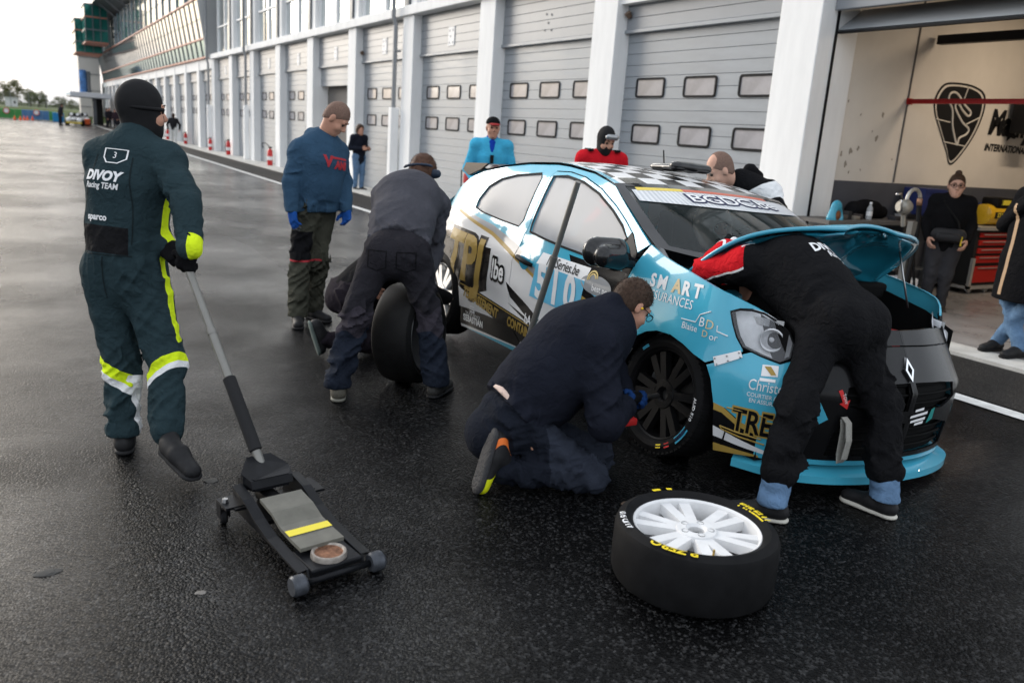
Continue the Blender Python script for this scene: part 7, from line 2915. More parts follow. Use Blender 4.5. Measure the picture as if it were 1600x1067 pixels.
TY = thing('slick_tyre', 'upright slick racing tyre on a bare rim held behind the car', 'tyre', (2.03, 4.62, .312))
ax_ = Vector((.66, -.75, .06)).normalized()
xx_ = ax_.orthogonal().normalized()
Mx = Matrix((xx_, ax_.cross(xx_), ax_)).transposed().to_4x4()
e = bpy.data.objects.new('wheel', None)
COL.objects.link(e)
e.parent = TY
e.matrix_local = Mx
b = MB()
b.lathe(tyre_profile(.312, .232, .26), 72)
b.build('tyre', pm('slick_rubber', (.009, .0088, .0088), .5, spec=.12, var=.25, vscale=18, bump=.12, bscale=120), e, angle=30)
b = MB()
b.lathe([(.236, .112), (.230, .118), (.222, .110), (.205, .02), (.200, -.09), (.22, -.115), (.236, -.112)], 48)
b.lathe([(.0, -.02), (.06, -.02), (.075, -.03), (.09, -.06), (.20, -.085)], 40)
b.build('rim', pm('rim_dark_inside', (.05, .05, .052), .5), e, angle=35)
b = MB()
b.lathe([(.236, .1175), (.2335, .1205), (.231, .1175)], 48)
b.build('rim_lip', M_STEEL, e, smooth=True)

# ================================================================ impact wrench in the kneeling man's hand
IW = thing('impact_wrench', 'black cordless impact wrench with red battery pressed to the front wheel nut', 'tool', (2.47, 2.955, .36))
b = MB()
d_ = Vector((.245, .075, -.035)).normalized()
b.tube([Vector((-.07, -.02, .01)), Vector((-.06, -.018, .009)), Vector((.04, .012, -.005)), Vector((.07, .021, -.01)), Vector((.10, .03, -.014))], [.026, .034, .034, .028, .016], 14)
bd_ = b.build('body', M_PLAST, IW, angle=40)
b = MB()
b.tube([Vector((.10, .03, -.014)), Vector((.155, .047, -.022)), Vector((.235, .072, -.033))], [.012, .012, .014], 12)
b.build('socket', M_STEEL, IW, angle=40)
b = MB()
b.tube([Vector((.10, .03, -.014)), Vector((.118, .036, -.0165))], .0145, 14)
b.build('collar', pm('brass_ring', (.5, .36, .1), .3, metal=.8), IW, angle=40)
b = MB()
b.tube([Vector((-.03, -.01, -.01)), Vector((-.035, -.015, -.09))], .021, 12)
b.box((-.075, -.05, -.125), (.02, .02, -.088), bev=.008)
b.build('battery', pm('battery_bright_red', (.42, .02, .02), .45), IW, angle=40)

# ================================================================ fire extinguishers
M_EXT = pm('extinguisher_red', (0.50, 0.02, 0.02), 0.35, coat=.5)


def extinguisher(label, x, y, z0=.03, hose=False, s=1.0):
    e = thing('fire_extinguisher', label, 'extinguisher', (x, y, z0), 0, 'fire extinguishers along the pit building')
    b = MB()
    b.lathe([(0, 0), (.085 * s, 0), (.09 * s, .02), (.09 * s, .46 * s), (.07 * s, .52 * s), (.03 * s, .55 * s), (.03 * s, .58 * s), (0, .58 * s)], 18)
    b.build('bottle', M_EXT, e, angle=40)
    b = MB()
    b.box((-.05, -.015, .58 * s), (.07, .015, .62 * s))
    b.lathe([(.03, .56 * s), (.034, .60 * s), (0, .60 * s)], 12)
    b.build('valve', M_PLAST, e)
    b = MB()
    if hose:
        b.tube([(0, 0, .6 * s), (-.1, .10, .72 * s), (-.16, .30, .74 * s), (-.16, .42, .66 * s), (-.12, .40, .55 * s)], .014, 8)
    else:
        b.tube([(-.03, .02, .6 * s), (-.12, .04, .52 * s), (-.12, .03, .25 * s), (-.10, .02, .12 * s)], .013, 8)
    b.build('hose', M_RUB, e, smooth=True)
    b = MB()
    b.lathe([(.0915 * s, .18 * s), (.0915 * s, .30 * s)], 18)
    b.build('paper_label', M_STKW, e)
    return e


extinguisher('red fire extinguisher with looping hose at a pillar foot', 7.25, 28.9, hose=True)
extinguisher('red fire extinguisher one pillar beyond the looping hose one', 7.25, 35.6)
extinguisher('red fire extinguisher beside the guarded drain pipe at the corner', 7.25, 39.45, s=.9)
extinguisher('red fire extinguisher third from the far end', 7.25, 46.0)
extinguisher('red fire extinguisher second from the far end', 7.25, 52.2)
extinguisher('red fire extinguisher hanging above the car tail at a white pillar', 7.25, 14.1, z0=.34)

# ================================================================ inside the open garage
# painted logo on the wall
WY = 6.4665
LOGO = bpy.data.objects.new('wall_emblem', None)
COL.objects.link(LOGO)
LOGO.parent = PIT
LOGO.location = (-7.4, -6.7, 0)


def wall_poly(pts, mat, off, name='emblem_shape', holes=()):
    V, F, _ = cdt_panel(pts, holes=holes, step=.2)
    return link(name, mesh_of(name, [(x, WY - off, z) for x, z in V], F), mat, LOGO)


sh_o = cr([(9.66, 2.36), (9.78, 2.53), (10.02, 2.575), (10.4, 2.57), (10.66, 2.50), (10.74, 2.34), (10.68, 2.08), (10.5, 1.80), (10.24, 1.58), (10.08, 1.75), (9.86, 2.0), (9.70, 2.2)], 5, True)
cxs, czs = 10.2, 2.13
sh_i = [(cxs + (x - cxs) * .94, czs + (z - czs) * .95) for x, z in sh_o]
sh_j = [(cxs + (x - cxs) * .87, czs + (z - czs) * .90) for x, z in sh_o]
wall_poly(sh_o, M_BLACK, .002, holes=[sh_i])
wall_poly(sh_j, M_BLACK, .002)
trk = cr([(10.28, 1.84), (10.12, 2.05), (10.05, 2.25), (9.94, 2.35), (9.95, 2.44), (10.08, 2.45), (10.28, 2.33), (10.44, 2.25), (10.40, 2.20), (10.26, 2.26), (10.14, 2.34), (10.10, 2.28), (10.30, 2.12), (10.46, 2.05), (10.44, 1.98), (10.3, 1.92)], 5, True)
b = MB()
b.tube([(x, WY - .0045, z) for x, z in trk + trk[:1]], .014, 6)
b.tube([(9.76, WY - .0045, 2.12), (10.05, WY - .0045, 2.10)], .008, 6)
b.tube([(10.4, WY - .0045, 2.1), (10.66, WY - .0045, 2.2)], .008, 6)
b.tube([(10.0, WY - .0045, 1.86), (10.45, WY - .0045, 1.83)], .008, 6)
b.tube([(10.3, WY - .0045, 2.55), (10.24, WY - .0045, 2.36)], .008, 6)
b.v = [(x, min(y, WY + .002), z) for x, y, z in b.v]
b.build('emblem_track', M_GWALL, LOGO)
for txt, x, z, sz, bold, sx in (('Magny', 11.42, 2.15, .42, .022, .95), ('INTERNATIONAL', 11.40, 1.84, .125, .005, 1.02)):
    V, F = text_mesh(txt, sz, bold=bold, shear=.15, sx=sx)
    link('wall_lettering', mesh_of('wall_lettering', [(x + q, WY - .002, z + w) for q, w in V], F), M_BLACK, LOGO)
b = MB()
b.box((11.25, 6.05, 2.05), (11.65, 6.4, 2.48), bev=.02)
tag(b.build('wall_speaker', M_BLACK, None), 'black box fixed high beside the wall lettering', 'speaker')

# workbench with clutter along the wall
WB = thing('workbench', 'grey workbench along the garage wall carrying tools', 'workbench', (8.5, 6.2, .028))
b = MB()
b.box((-1.05, -.25, .84), (.95, .22, .88))
b.build('top', pm('bench_top', (.14, .13, .12), .6), WB)
for x in (-1.0, .9):
    for y in (-.22, .18):
        b = MB()
        b.box((x - .02, y - .02, 0), (x + .02, y + .02, .84))
        b.build('leg', M_DGREY, WB)
b = MB()
b.box((-1.0, -.2, .3), (.9, .18, .32))
b.build('shelf', M_DGREY, WB)
BT = thing('water_bottle', 'clear plastic water bottle standing on the workbench', 'bottle', (8.33, 6.12, .908))
b = MB()
b.lathe([(0, 0), (.032, 0), (.034, .01), (.034, .07), (.031, .09), (.034, .11), (.033, .13), (.014, .165), (.013, .185)], 16)
b.build('bottle', pm('clear_pet', (.75, .78, .80), .1, alpha=.45), BT, smooth=True)
b = MB()
b.lathe([(.0345, .045), (.0345, .095)], 16)
b.build('label', M_STKW, BT, smooth=True)
b = MB()
b.lathe([(.0145, .180), (.0145, .20), (0, .20)], 12)
b.build('cap', M_STKW, BT, smooth=True)
S = SDF(.014)
S.cap((8.25, 6.28, 1.0), (8.75, 6.28, .98), .10, .075, .04)
S.cap((8.4, 6.26, 1.04), (8.6, 6.27, 1.03), .09, .08, .05)
S.clip((0, 0, .909), (0, 0, -1))
tag(link('duffel_bag', S.mesh('duffel_bag', noise=(.006, 14), origin=(8.5, 6.28, .908))[0], M_BLKCL, None, (8.5, 6.28, .908)), 'slumped black bag behind the water bottle on the workbench', 'bag')
rr = random.Random(9)
for i, (x, w_, h_, c_, lab) in enumerate(((7.86, .10, .05, (.10, .09, .08), 'small brown box at the left end of the workbench'), (7.98, .06, .09, (.03, .03, .03), 'short dark can left of the black bag'), (8.08, .08, .04, (.25, .22, .18), 'pale small box left of the black bag'),
                                      (8.18, .05, .06, (.06, .05, .045), 'dark tool case next to the black bag'), (8.80, .12, .05, (.05, .05, .055), 'flat dark case right of the black bag'), (8.95, .08, .07, (.30, .30, .30), 'grey box at the right of the workbench'))):
    b = MB()
    b.box((-w_ / 2, -.05, 0), (w_ / 2, .05, h_), bev=.006)
    b.box((-w_ / 2 + .01, -.053, h_ * .3), (w_ / 2 - .01, -.049, h_ * .7))
    tag(b.build('bench_box', pm('bench_box_%d' % i, c_, .5), None, (x, 6.12 + .03 * (i % 2), .908), angle=40), lab, 'box', 'small boxes on the workbench')
# teal spare lamp pod
S = SDF(.010)
S.cap((7.66, 6.05, .93), (7.66, 6.05, 1.03), .125, .085, .03, flat=((0, 1, 0), 2.2))
S.ell((7.69, 5.98, .95), np.eye(3), (.075, .08, .075), .015, sub=True)
tp = tag(link('spare_panel', S.mesh('spare_panel', origin=(7.66, 6.05, .9))[0], M_BLUE, None, (7.66, 6.05, .908)), 'sky blue spare body panel with round lamp opening behind the bonnet', 'car part')
b = MB()
b.lathe([(0, .02), (.03, .012), (.06, .0), (.07, -.01)], 18, (.03, -.01, .05), (0, -1, 0))
b.build('lamp', pm('lamp_amber', (.30, .12, .05), .35, metal=.4), tp, smooth=True)

# fuel pump on a post
FP = thing('hand_pump', 'hand cranked fluid pump with bent spout on a grey post with hoses', 'pump', (8.02, 5.35, .028))
b = MB()
b.box((-.05, -.03, 0), (.03, .03, .95))
b.box((-.20, -.20, 0), (.20, .20, .03))
b.build('post', pm('post_grey', (.20, .20, .19), .5, metal=.5), FP)
b = MB()
b.tube([(-.16, 0, .90), (-.19, 0, 1.02)], .024, 10)
b.lathe([(0, -.07), (.05, -.07), (.075, -.04), (.078, .03), (.05, .07), (0, .07)], 20, (-.20, 0, 1.10), (1, -.3, 0))
b.tube([(-.26, -.02, 1.11), (-.32, -.06, 1.12)], .02, 10)
b.build('pump_body', pm('cast_alloy', (.32, .31, .28), .45, metal=.6, bump=.2, bscale=40), FP, angle=40)
b = MB()
b.tube([(-.32, -.06, 1.06), (-.36, -.08, 1.10), (-.40, -.1, 1.18)], .011, 8)
b.tube([(-.40, -.1, 1.18), (-.46, -.12, 1.235), (-.56, -.14, 1.23)], .012, 8)
b.build('crank', M_STEEL, FP, smooth=True)
b = MB()
arc = [(-.18 + .11 - .11 * math.cos(t), 0, 1.17 + .11 * math.sin(t)) for t in np.linspace(0, math.pi * .95, 12)]
b.tube([(-.18, 0, 1.10)] + arc, .020, 10)
b.build('spout', pm('pipe_alloy', (.42, .41, .38), .4, metal=.6), FP, smooth=True)
b = MB()
b.tube([(.035, 0, 1.19), (.045, 0, 1.12)], .028, 10)
b.build('coupling', pm('copper', (.35, .2, .13), .45, metal=.6), FP, smooth=True)
b = MB()
b.tube([(.045, 0, 1.12), (.06, -.02, .9), (.0, -.06, .6), (-.12, -.12, .3), (-.22, -.15, .03)], .026, 10)
b.tube([(.10, .02, .7), (.16, -.02, .35), (.19, -.06, .04)], .014, 8)
b.tube([(.045, -.02, .95), (.02, -.06, .55), (-.08, -.14, .10)], .012, 8)
b.build('hose', M_PLAST, FP, smooth=True)
# blue wire rack with labels and a white drum
BR = thing('wire_rack', 'blue wire rack with white sign behind the raised bonnet', 'rack', (8.0, 5.75, .028))
M_BRK = pm('rack_blue', (.02, .06, .25), .45)
b = MB()
for x in (-.32, .32):
    for y in (-.15, .15):
        b.tube([(x, y, 0), (x, y, .62)], .012, 6)
for z in (.25, .50, .60):
    for y in (-.15, .15):
        b.tube([(-.32, y, z), (.32, y, z)], .010, 6)
b.build('frame', M_BRK, BR)
b = MB()
for i in range(14):
    a = rr.uniform(-.3, .3)
    b.tube([(a, rr.uniform(-.14, .14), .34 + rr.random() * .1), (a + rr.uniform(-.15, .15), rr.uniform(-.14, .14), .40 + rr.random() * .07), (a + rr.uniform(-.2, .2), rr.uniform(-.14, .14), .32 + rr.random() * .1)], .010, 6)
b.build('pipes', M_STEEL, BR)
b = MB()
b.box((-.30, -.17, .505), (.30, -.162, .595))
b.build('sign', M_BRK, BR)
flat_text('lettering', 'DIE', M_STKW, BR, (0.02, -.163, .55), (1, 0, 0), (0, 0, 1), .09, bold=.004)
DR = thing('fluid_drum', 'white fluid drum with orange labels under the wire rack', 'drum', (8.12, 5.45, .028))
b = MB()
b.box((-.16, -.12, 0), (.16, .12, .34), bev=.02)
b.build('drum', M_STKW, DR, angle=40)
for z in (.20, .08):
    b = MB()
    b.box((-.10, -.124, z), (.02, -.1212, z + .075))
    b.build('label', pm('label_orange', (.75, .16, .02), .5), DR)

# tool cabinet with compressor on top
TC = thing('tool_cabinet', 'red drawer tool cabinet in aluminium frame on casters', 'cabinet', (10.55, 6.12, .028))
M_TRED = pm('cabinet_red', (.42, .02, .015), .4)
M_ALU = pm('aluminium', (.52, .52, .50), .4, metal=.6)
b = MB()
b.box((-.42, -.24, .11), (.42, .26, .80))
b.build('body', pm('cabinet_shell', (.02, .02, .02), .6), TC)
for z, h_ in ((.14, .22), (.39, .10), (.51, .08), (.61, .08), (.71, .07)):
    b = MB()
    b.box((-.36, -.262, z), (.34, -.24, z + h_ - .015), bev=.004)
    d = b.build('drawer', M_TRED, TC)
    b = MB()
    b.box((-.30, -.275, z + h_ - .04), (.28, -.263, z + h_ - .03))
    b.build('handle', M_ALU, d)
b = MB()
b.box((.35, -.28, .05), (.43, -.245, .86))
b.box((-.45, -.28, .05), (-.40, -.245, .45))
b.box((-.45, -.28, .06), (.45, .28, .10))
b.box((-.46, -.29, .80), (.46, .28, .84))
b.build('frame', M_ALU, TC)
for x in (-.36, 0, .36):
    b = MB()
    b.lathe([(0, -.015), (.042, -.015), (.045, 0), (.042, .015), (0, .015)], 16, (x, -.24, .045), (0, 1, .2))
    b.build('caster', M_PIPE, TC, angle=40)
CP = thing('air_compressor', 'yellow and black air compressor with hose on the tool cabinet', 'compressor', (10.75, 6.05, .868))
b = MB()
b.tube([(-.34, 0, .14), (-.32, 0, .14), (.30, 0, .14), (.33, 0, .14)], [.08, .13, .13, .08], 20)
tk = b.build('tank', pm('compressor_yellow', (.62, .38, .02), .35, coat=.4), CP, angle=50)
b = MB()
b.box((-.20, -.11, .22), (.20, .11, .36), bev=.03)
b.build('motor_cover', M_PLAST, CP, angle=40)
b = MB()
b.box((-.10, -.125, .27), (.06, -.109, .33))
b.build('badge', M_JYEL, CP)
b = MB()
b.box((-.24, -.137, .10), (.14, -.128, .18))
b.build('name_plate', M_BLACK, CP)
flat_text('lettering', 'STANLEY', M_JYEL, CP, (-.05, -.137, .14), (1, 0, 0), (0, 0, 1), .075, bold=.003)
b = MB()
b.tube([(.30, -.06, .26), (.36, -.08, .36), (.40, -.06, .40)], .015, 8)
b.build('handle', M_JYEL, CP, smooth=True)
b = MB()
b.lathe([(.10, -.03), (.13, -.02), (.13, .03), (.10, .03)], 22, (.42, -.04, .14), (.3, 1, 0))
b.build('hose_reel', M_PLAST, CP, angle=40)
for x, y, z, sx, sz, c_, lab in ((9.48, 6.25, 1.13, .20, .16, (.02, .03, .12), 'dark blue crate stacked at the wall left of the woman'), (11.2, 6.25, .98, .30, .15, (.015, .04, .20), 'blue crate behind the yellow compressor')):
    t_ = thing('storage_crate', lab, 'crate', (x, y, z - sz), 0, 'blue crates by the garage wall')
    b = MB()
    b.box((-sx, -.15, 0), (sx, .15, sz * 2), bev=.015)
    b.build('shell', pm('crate_%d' % int(x), c_, .5), t_, angle=40)
    b = MB()
    b.box((-sx - .012, -.16, sz * 2 - .05), (sx + .012, -.148, sz * 2 - .01))
    b.build('rim', pm('crate_%d' % int(x), c_, .5), t_)
SH = thing('shelf_unit', 'dark shelf unit against the garage wall holding crates', 'shelf', (10.2, 6.32, .028))
for x in (-.95, -.2, 1.45):
    b = MB()
    b.box((x - .02, -.05, 0), (x + .02, .12, .98))
    b.build('upright', M_DGREY, SH)
b = MB()
b.box((-.97, -.08, .80 + .14), (-.18, .12, .94 + .02))
b.box((.45, -.02, .72 + .0), (1.47, .12, .80))
b.build('shelf', M_DGREY, SH)
SB = thing('spray_bottle', 'white plastic spray bottle with red trigger on the shelf', 'bottle', (9.62, 6.10, .96))
b = MB()
b.lathe([(0, 0), (.05, 0), (.055, .02), (.052, .13), (.02, .19), (.018, .21)], 16)
b.build('bottle', M_STKW, SB, smooth=True)
b = MB()
b.box((-.05, -.015, .21), (.03, .015, .25))
b.build('trigger', M_TRED, SB)
# ================================================================ far end of the pit lane
# control tower boxes hanging off the building end
TWR = thing('control_tower', 'green glazed control tower boxes on the far end of the pit building', 'tower', (6.2, 92, 0))


def tw(fn, name, mat, parent=TWR):
    b = MB()
    fn(b)
    b.v = [(x - 6.2, y - 92, z) for x, y, z in b.v]
    return b.build(name, mat, parent)


for (x0, x1, y0, y1, z0, z1) in ((5.05, 6.75, 80.0, 84, 6.75, 9.7), (4.55, 6.6, 85.0, 90, 6.1, 8.9)):
    tw(lambda b: b.box((x0, y0, z0), (x1, y1, z1)), 'glass_box', M_TGLASS)
    for k in range(4):
        z = z0 + (z1 - z0) * k / 3
        tw(lambda b: b.box((x0 - .05, y0 - .05, z - .05), (x1 + .02, y1, z + .05)), 'floor_band', M_RUST if k in (0, 2) else M_DGREY)
    for k in range(4):
        x = x0 + (x1 - x0) * k / 3
        tw(lambda b: b.box((x - .03, y0 - .06, z0), (x + .03, y0 - .005, z1)), 'mullion', M_DGREY)
tw(lambda b: b.box((5.3, 96.6, 0), (7.2, 99, 9.5)), 'stair_core', pm('tower_pale', (.60, .56, .52), .6))
for k in range(5):
    tw(lambda b: b.box((5.25, 96.55, 1.5 + k * 1.6), (7.25, 96.62, 1.55 + k * 1.6)), 'floor_band', M_DGREY)
tw(lambda b: b.box((3.75, 82, 2.30), (6.9, 90, 2.72), bev=.05), 'canopy', pm('canopy_grey', (.55, .56, .58), .5))
tw(lambda b: b.box((3.74, 81.98, 2.48), (3.739, 89, 2.6)), 'canopy_stripe', M_PLB)
tw(lambda b: b.box((5.55, 84, 0), (5.85, 84.6, 2.3)), 'column', M_DGREY)
tw(lambda b: b.box((5.9, 86, 0), (6.5, 88, 2.3)), 'doorway', M_BLACK)
tw(lambda b: b.tube([(5.0, 86, 2.72), (5.0, 86, 4.7)], .30, 14), 'column_sign', pm('banner_blue', (.08, .2, .45), .4, var=.5, vscale=1.2))
tw(lambda b: b.tube([(5.45, 86, 2.72), (5.45, 86, 4.6)], .18, 14), 'column_sign', M_DGREY)
for x, z1 in ((4.0, 4.2), (4.25, 3.7)):
    tw(lambda b: b.tube([(x, 86, 2.72), (x, 86, z1)], .02, 5), 'mast', M_PIPE)

# painted barrier wall of stacked blocks
rr = random.Random(3)
M_BG = [pm('barrier_blue', (.07, .20, .42), .6, var=.15, vscale=3), pm('barrier_green', (.05, .28, .07), .6, var=.15, vscale=3)]
for i in range(-18, 8):
    x = 2.55 + i * .55 - (0 if i < 0 else 0)
    if x > 2.6:
        break
    col = 0 if i in (-1, -2, -3, -4) else (1 if i in (0,) or -9 <= i <= -5 else 0)
    e = thing('tyre_barrier', 'stacked painted safety barrier block, %s, at the far end of the lane' % ('blue' if col == 0 else 'green'), 'barrier', (x, 90.4, 0), 0, 'blue safety barrier blocks' if col == 0 else 'green safety barrier blocks')
    for k in range(5):
        b = MB()
        b.box((-.27, -.2, .05 + k * .165), (.27, .2, .05 + k * .165 + .15), bev=.03)
        b.build('layer', M_BG[col], e)
for x, lab in ((-1.12, 'round red and white sign on the green barrier'), (1.25, 'round red and white sign on the blue barrier')):
    e = thing('round_sign', lab, 'sign', (x, 90.12, .40), 0, 'round signs on the barrier')
    b = MB()
    b.lathe([(0, 0), (.26, 0), (.26, .02), (0, .02)], 24, (0, 0, .28), (0, -1, 0))
    b.build('plate', pm('sign_red', (.55, .08, .06), .5), e)
    b = MB()
    b.lathe([(0, .024), (.19, .024)], 24, (0, 0, .28), (0, -1, 0))
    b.build('disc', M_STKW, e)
e = thing('blue_container', 'plain blue cabin at the end of the barrier', 'container', (3.0, 89.6, 0))
b = MB()
b.box((-.45, -.6, 0), (.45, .6, .80), bev=.02)
b.build('body', pm('container_blue', (.03, .24, .50), .5), e)
b = MB()
b.box((.1, -.615, .05), (.38, -.601, .70))
b.build('door', pm('container_door', (.025, .20, .43), .5), e)
for i, (x, y) in enumerate(((-.48, 84.1), (-.06, 85.7), (.24, 86.8), (.49, 87.8), (.90, 89.0))):
    e = thing('traffic_cone', ['nearest orange cone with a dark base', 'second orange cone from the left', 'middle orange cone of the row', 'fourth orange cone from the left', 'orange cone closest to the barrier end'][i] + ' before the barrier', 'cone', (x, y, 0), 0, 'orange cones before the barrier')
    b = MB()
    b.lathe([(.13, .03), (.12, .05), (.02, .38), (0, .38)], 14)
    b.build('body', pm('cone_orange', (.70, .10, .03), .5), e, smooth=True)
    b = MB()
    b.box((-.15, -.15, 0), (.15, .15, .03))
    b.build('base', M_BLACK if i == 0 else pm('cone_orange', (.70, .10, .03), .5), e)
# bank, fence, hut
gb = MB()
gb.add([(-200, 92, 0), (30, 92, 0), (30, 100, 1.0), (-200, 100, 1.0), (30, 140, 1.1), (-200, 140, 1.1)], [(0, 1, 2, 3), (3, 2, 4, 5)])
struct(gb.build('grass_bank', M_GRASS))
e = thing('catch_fence', 'tall wire catch fence on the grass bank behind the barrier', 'fence', (0, 101, 1.0))
M_WIRE = pm('wire_grey', (.22, .23, .22), .6)
for i in range(14):
    b = MB()
    b.tube([(0, 0, 0), (0, 0, 1.5)], .035, 6)
    b.build('post', M_WIRE, e, (-12 + i * 1.6, 0, 0))
b = MB()
for k in range(12):
    b.tube([(-12, 0, .1 + k * .12), (9, 0, .1 + k * .12)], .007, 4)
for k in range(105):
    b.tube([(-12 + k * .2, 0, .05), (-12 + k * .2, 0, 1.48)], .005, 4)
b.build('mesh_wire', M_WIRE, e)
e = thing('white_hut', 'small white hut with flat roof on the grass bank', 'hut', (-.75, 103, 1.02))
b = MB()
b.box((-.55, -.4, 0), (.55, .5, .82))
b.build('wall', M_STKW, e)
b = MB()
b.box((-.64, -.5, .82), (.64, .6, .93))
b.build('roof', pm('hut_roof', (.55, .55, .54), .6), e)
b = MB()
b.box((.2, -.415, .3), (.38, -.401, .55))
b.build('window', M_BLACK, e)


# trees: trunk, limbs and leaf clumps
def leaf_mat(name, col):
    return pm(name, col, .7, var=.5, vscale=2.5, spec=.2)


M_BARK = pm('bark', (.06, .045, .032), .9, var=.3, vscale=10)


def tree(label, x, y, z, H, W_, seed, col, n=2200):
    rs = np.random.default_rng(seed)
    e = thing('tree', label, 'tree', (x, y, z), 0, 'trees behind the far bank')
    b = MB()
    b.tube([(0, 0, 0), (.03 * H, 0, H * .25), (0, .02 * H, H * .55)], [H * .035, H * .026, H * .012], 7)
    tips = []
    for i in range(7):
        a = rs.uniform(0, 6.28)
        r = W_ * rs.uniform(.35, .8) / 2
        t = (r * math.cos(a), r * math.sin(a), H * rs.uniform(.32, .85))
        b.tube([(0, 0, H * rs.uniform(.2, .45)), (t[0] * .5, t[1] * .5, t[2] * .75), t], [H * .014, H * .009, H * .004], 5)
        tips.append(t)
    b.build('trunk', M_BARK, e, smooth=True)
    cl = [(np.array(t), W_ * rs.uniform(.14, .26)) for t in tips] + [(np.array((rs.uniform(-.3, .3) * W_, rs.uniform(-.3, .3) * W_, H * rs.uniform(.25, .92))), W_ * rs.uniform(.14, .26)) for _ in range(16)]
    V, F = [], []
    for i in range(n):
        c, r = cl[rs.integers(len(cl))]
        d = rs.normal(size=3)
        d /= np.linalg.norm(d)
        p = c + d * r * rs.uniform(.3, 1.05) * np.array((1, 1, .8))
        s = H * rs.uniform(.02, .042)
        u = rs.normal(size=3)
        u /= np.linalg.norm(u)
        v = np.cross(u, rs.normal(size=3))
        v /= np.linalg.norm(v) + 1e-9
        k = len(V)
        V += [p - u * s, p + v * s * .6, p + u * s, p - v * s * .6]
        F.append((k, k + 1, k + 2, k + 3))
    link('crown', fast_mesh('crown', V, F, smooth=False), leaf_mat('leaf_%d' % (seed % 3), col), e)


G1, G2, G3 = (.11, .125, .045), (.13, .13, .055), (.08, .10, .04)
tree('tall leafy tree left of the hut behind the fence', -3.0, 118, 1.0, 3.4, 3.2, 21, G1)
tree('broad tree directly above the white hut', -.75, 114, 1.0, 2.9, 2.9, 22, G2)
tree('thin tree right of the hut behind the fence', 1.15, 122, 1.0, 2.1, 2.0, 23, G1)
tree('round tree in the middle of the far tree row', 1.95, 117, 1.0, 2.0, 2.1, 24, G2)
tree('slender young tree standing alone on the far bank', 2.75, 120, 1.0, 1.5, .55, 25, G3, 600)
tree('bushy tree behind the distant race car', 4.1, 117, 1.0, 1.5, 2.0, 26, G1)
tree('low tree beside the canopy of the control tower', 5.6, 122, 1.0, 1.25, 1.8, 27, G2)
tree('leafy tree at the left edge of the photo', -5.6, 120, 1.0, 3.0, 3.4, 28, G1)
hb_ = np.random.default_rng(5)
V, F = [], []
for i in range(7000):
    p = np.array((hb_.uniform(-30, 12), hb_.uniform(125, 132), 1.0 + abs(hb_.normal()) * .45))
    s = hb_.uniform(.05, .12)
    u = hb_.normal(size=3)
    u /= np.linalg.norm(u)
    v = np.cross(u, hb_.normal(size=3))
    v /= np.linalg.norm(v) + 1e-9
    k = len(V)
    V += [p - u * s, p + v * s * .7, p + u * s, p - v * s * .7]
    F.append((k, k + 1, k + 2, k + 3))
hd = link('hedge_belt', fast_mesh('hedge_belt', V, F, smooth=False), leaf_mat('leaf_hedge', (.06, .075, .03)))
hd['kind'] = 'stuff'
tag(hd, 'dark green belt of bushes along the far bank', 'bushes')

# ---------------------------------------------------------------- distant race cars
def far_car(label, x, y, ang, body, low, s=.80):
    c = thing('distant_car', label, 'car', (x, y, 0), ang, 'race cars far down the pit lane')
    S = SDF(.035)
    S.cap((-1.5, -.45, .52), (1.45, -.45, .50), .32, .27, .1)
    S.cap((-1.5, .45, .52), (1.45, .45, .50), .32, .27, .1)
    S.cap((-1.5, 0, .55), (1.5, 0, .52), .32, .25, .1)
    S.cap((-1.1, -.28, 1.0), (.15, -.28, 1.0), .24, .22, .12)
    S.cap((-1.1, .28, 1.0), (.15, .28, 1.0), .24, .22, .12)
    for xx in (-1.25, 1.25):
        for yy in (-.8, .8):
            S.ell((xx, yy, .3), np.eye(3), (.36, .28, .36), .02, sub=True)
    S.clip((0, 0, .2), (0, 0, -1))
    me, _ = S.mesh('body')
    for v in me.vertices:
        v.co *= s
    o = link('body', me, body, c)
    b = MB()
    b.prism([(.38 * s, -.55 * s, .86 * s), (.38 * s, .55 * s, .86 * s), (.14 * s, .46 * s, 1.19 * s), (.14 * s, -.46 * s, 1.19 * s)], (.05 * s, 0, .03 * s))
    b.build('windscreen', M_CBLACK, c)
    b = MB()
    b.box((1.60 * s, -.70 * s, .20 * s), (1.84 * s, .70 * s, .36 * s), bev=.04)
    b.build('splitter', low, c)
    b = MB()
    for yy in (-.13, .13):
        b.box((1.70 * s, (yy - .1) * s, .48 * s), (1.80 * s, (yy + .1) * s, .60 * s), bev=.02)
    b.build('grille', M_CBLACK, c)
    for yy in (-.52, .52):
        b = MB()
        b.lathe([(0, .03), (.09 * s, .02), (.11 * s, 0)], 14, (1.66 * s, yy * s, .56 * s), (1, 0, 0))
        b.build('headlight', M_CHROME, c)
        for xx in (-1.25, 1.25):
            b = MB()
            yw = (.70 if yy > 0 else -.70) * s
            b.lathe([(0, -.1), (.25 * s, -.1), (.30 * s, -.07), (.30 * s, .07), (.25 * s, .1), (0, .1)], 20, (xx * s, yw, .30 * s), (0, 1, 0))
            b.build('wheel', M_TYRE, c, angle=40)
    b = MB()
    b.box((-1.85 * s, -.6 * s, 1.0 * s), (-1.6 * s, .6 * s, 1.04 * s))
    b.build('rear_wing', M_CBLACK, c)


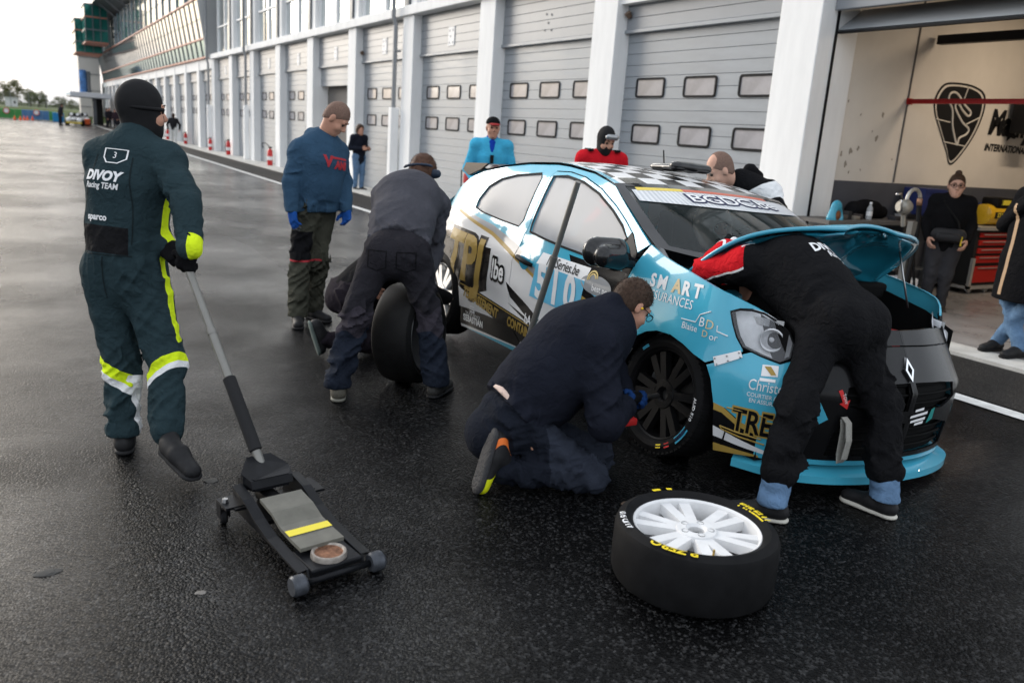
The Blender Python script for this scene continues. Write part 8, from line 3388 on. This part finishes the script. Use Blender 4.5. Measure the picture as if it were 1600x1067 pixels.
far_car('white and yellow race car facing the camera far down the pit lane', 3.75, 77.0, math.radians(-96), M_CWHITE, pm('car_yellow', (.60, .45, .03), .35))
far_car('white race car parked behind the white and yellow one', 4.6, 82.5, math.radians(-92), M_CWHITE, M_CWHITE)
e = thing('marker_board', 'small orange board beside the distant race car', 'board', (4.75, 79, 0))
b = MB()
b.box((-.2, -.15, .1), (.2, .15, .55), bev=.02)
b.build('panel', pm('board_orange', (.55, .10, .03), .5), e)
b = MB()
b.box((-.18, -.12, 0), (.18, .12, .1))
b.build('foot', M_BLACK, e)
# dropped bits on the ground
for i, (x, y, s, c_, lab) in enumerate(((.62, 3.50, .035, (.06, .058, .054), 'pale paper scrap on the asphalt by the walking man'), (-.02, 2.93, .04, (.05, .049, .047), 'pale scrap on the asphalt at the left edge'), (2.22, 2.60, .03, (.10, .07, .05), 'small brown stone near the kneeling man'), (.42, 2.60, .018, (.15, .14, .13), 'tiny pale chip left of the trolley jack'), (1.70, 1.42, .012, (.35, .08, .02), 'tiny orange leaf on the foreground asphalt'))):
    bm = bmesh.new()
    bmesh.ops.create_icosphere(bm, subdivisions=2, radius=s)
    rs = random.Random(i)
    for v in bm.verts:
        v.co = Vector((v.co.x * rs.uniform(.6, 1.3), v.co.y * rs.uniform(.4, .9), max(0, v.co.z) * (.10 if i != 2 else .5)))
    b = MB()
    b.bm(bm)
    tag(b.build('litter', pm('litter_%d' % i, c_, .8, var=.2, vscale=60), None, (x, y, .001)), lab, 'litter')
# ceiling tube lamp that warms the garage wall
LM = thing('ceiling_lamp', 'warm tube lamp under the garage ceiling', 'lamp', (10.6, 4.6, 3.70))
b = MB()
b.box((-.75, -.09, -.02), (.75, .09, .04), bev=.01)
b.build('housing', M_DGREY, LM)
b = MB()
b.tube([(-.7, 0, -.05), (.7, 0, -.05)], .02, 10)
b.build('tube', pm('lamp_tube', (.9, .8, .6), .4, emit=(1.0, .72, .42, 6.0)), LM)
ld = bpy.data.lights.new('tube_light', 'AREA')
ld.shape = 'RECTANGLE'
ld.size, ld.size_y = 1.4, .1
ld.energy = 26
ld.color = (1.0, .80, .60)
lo_ = bpy.data.objects.new('tube_light', ld)
COL.objects.link(lo_)
lo_.parent = LM
lo_.location = (0, 0, -.08)
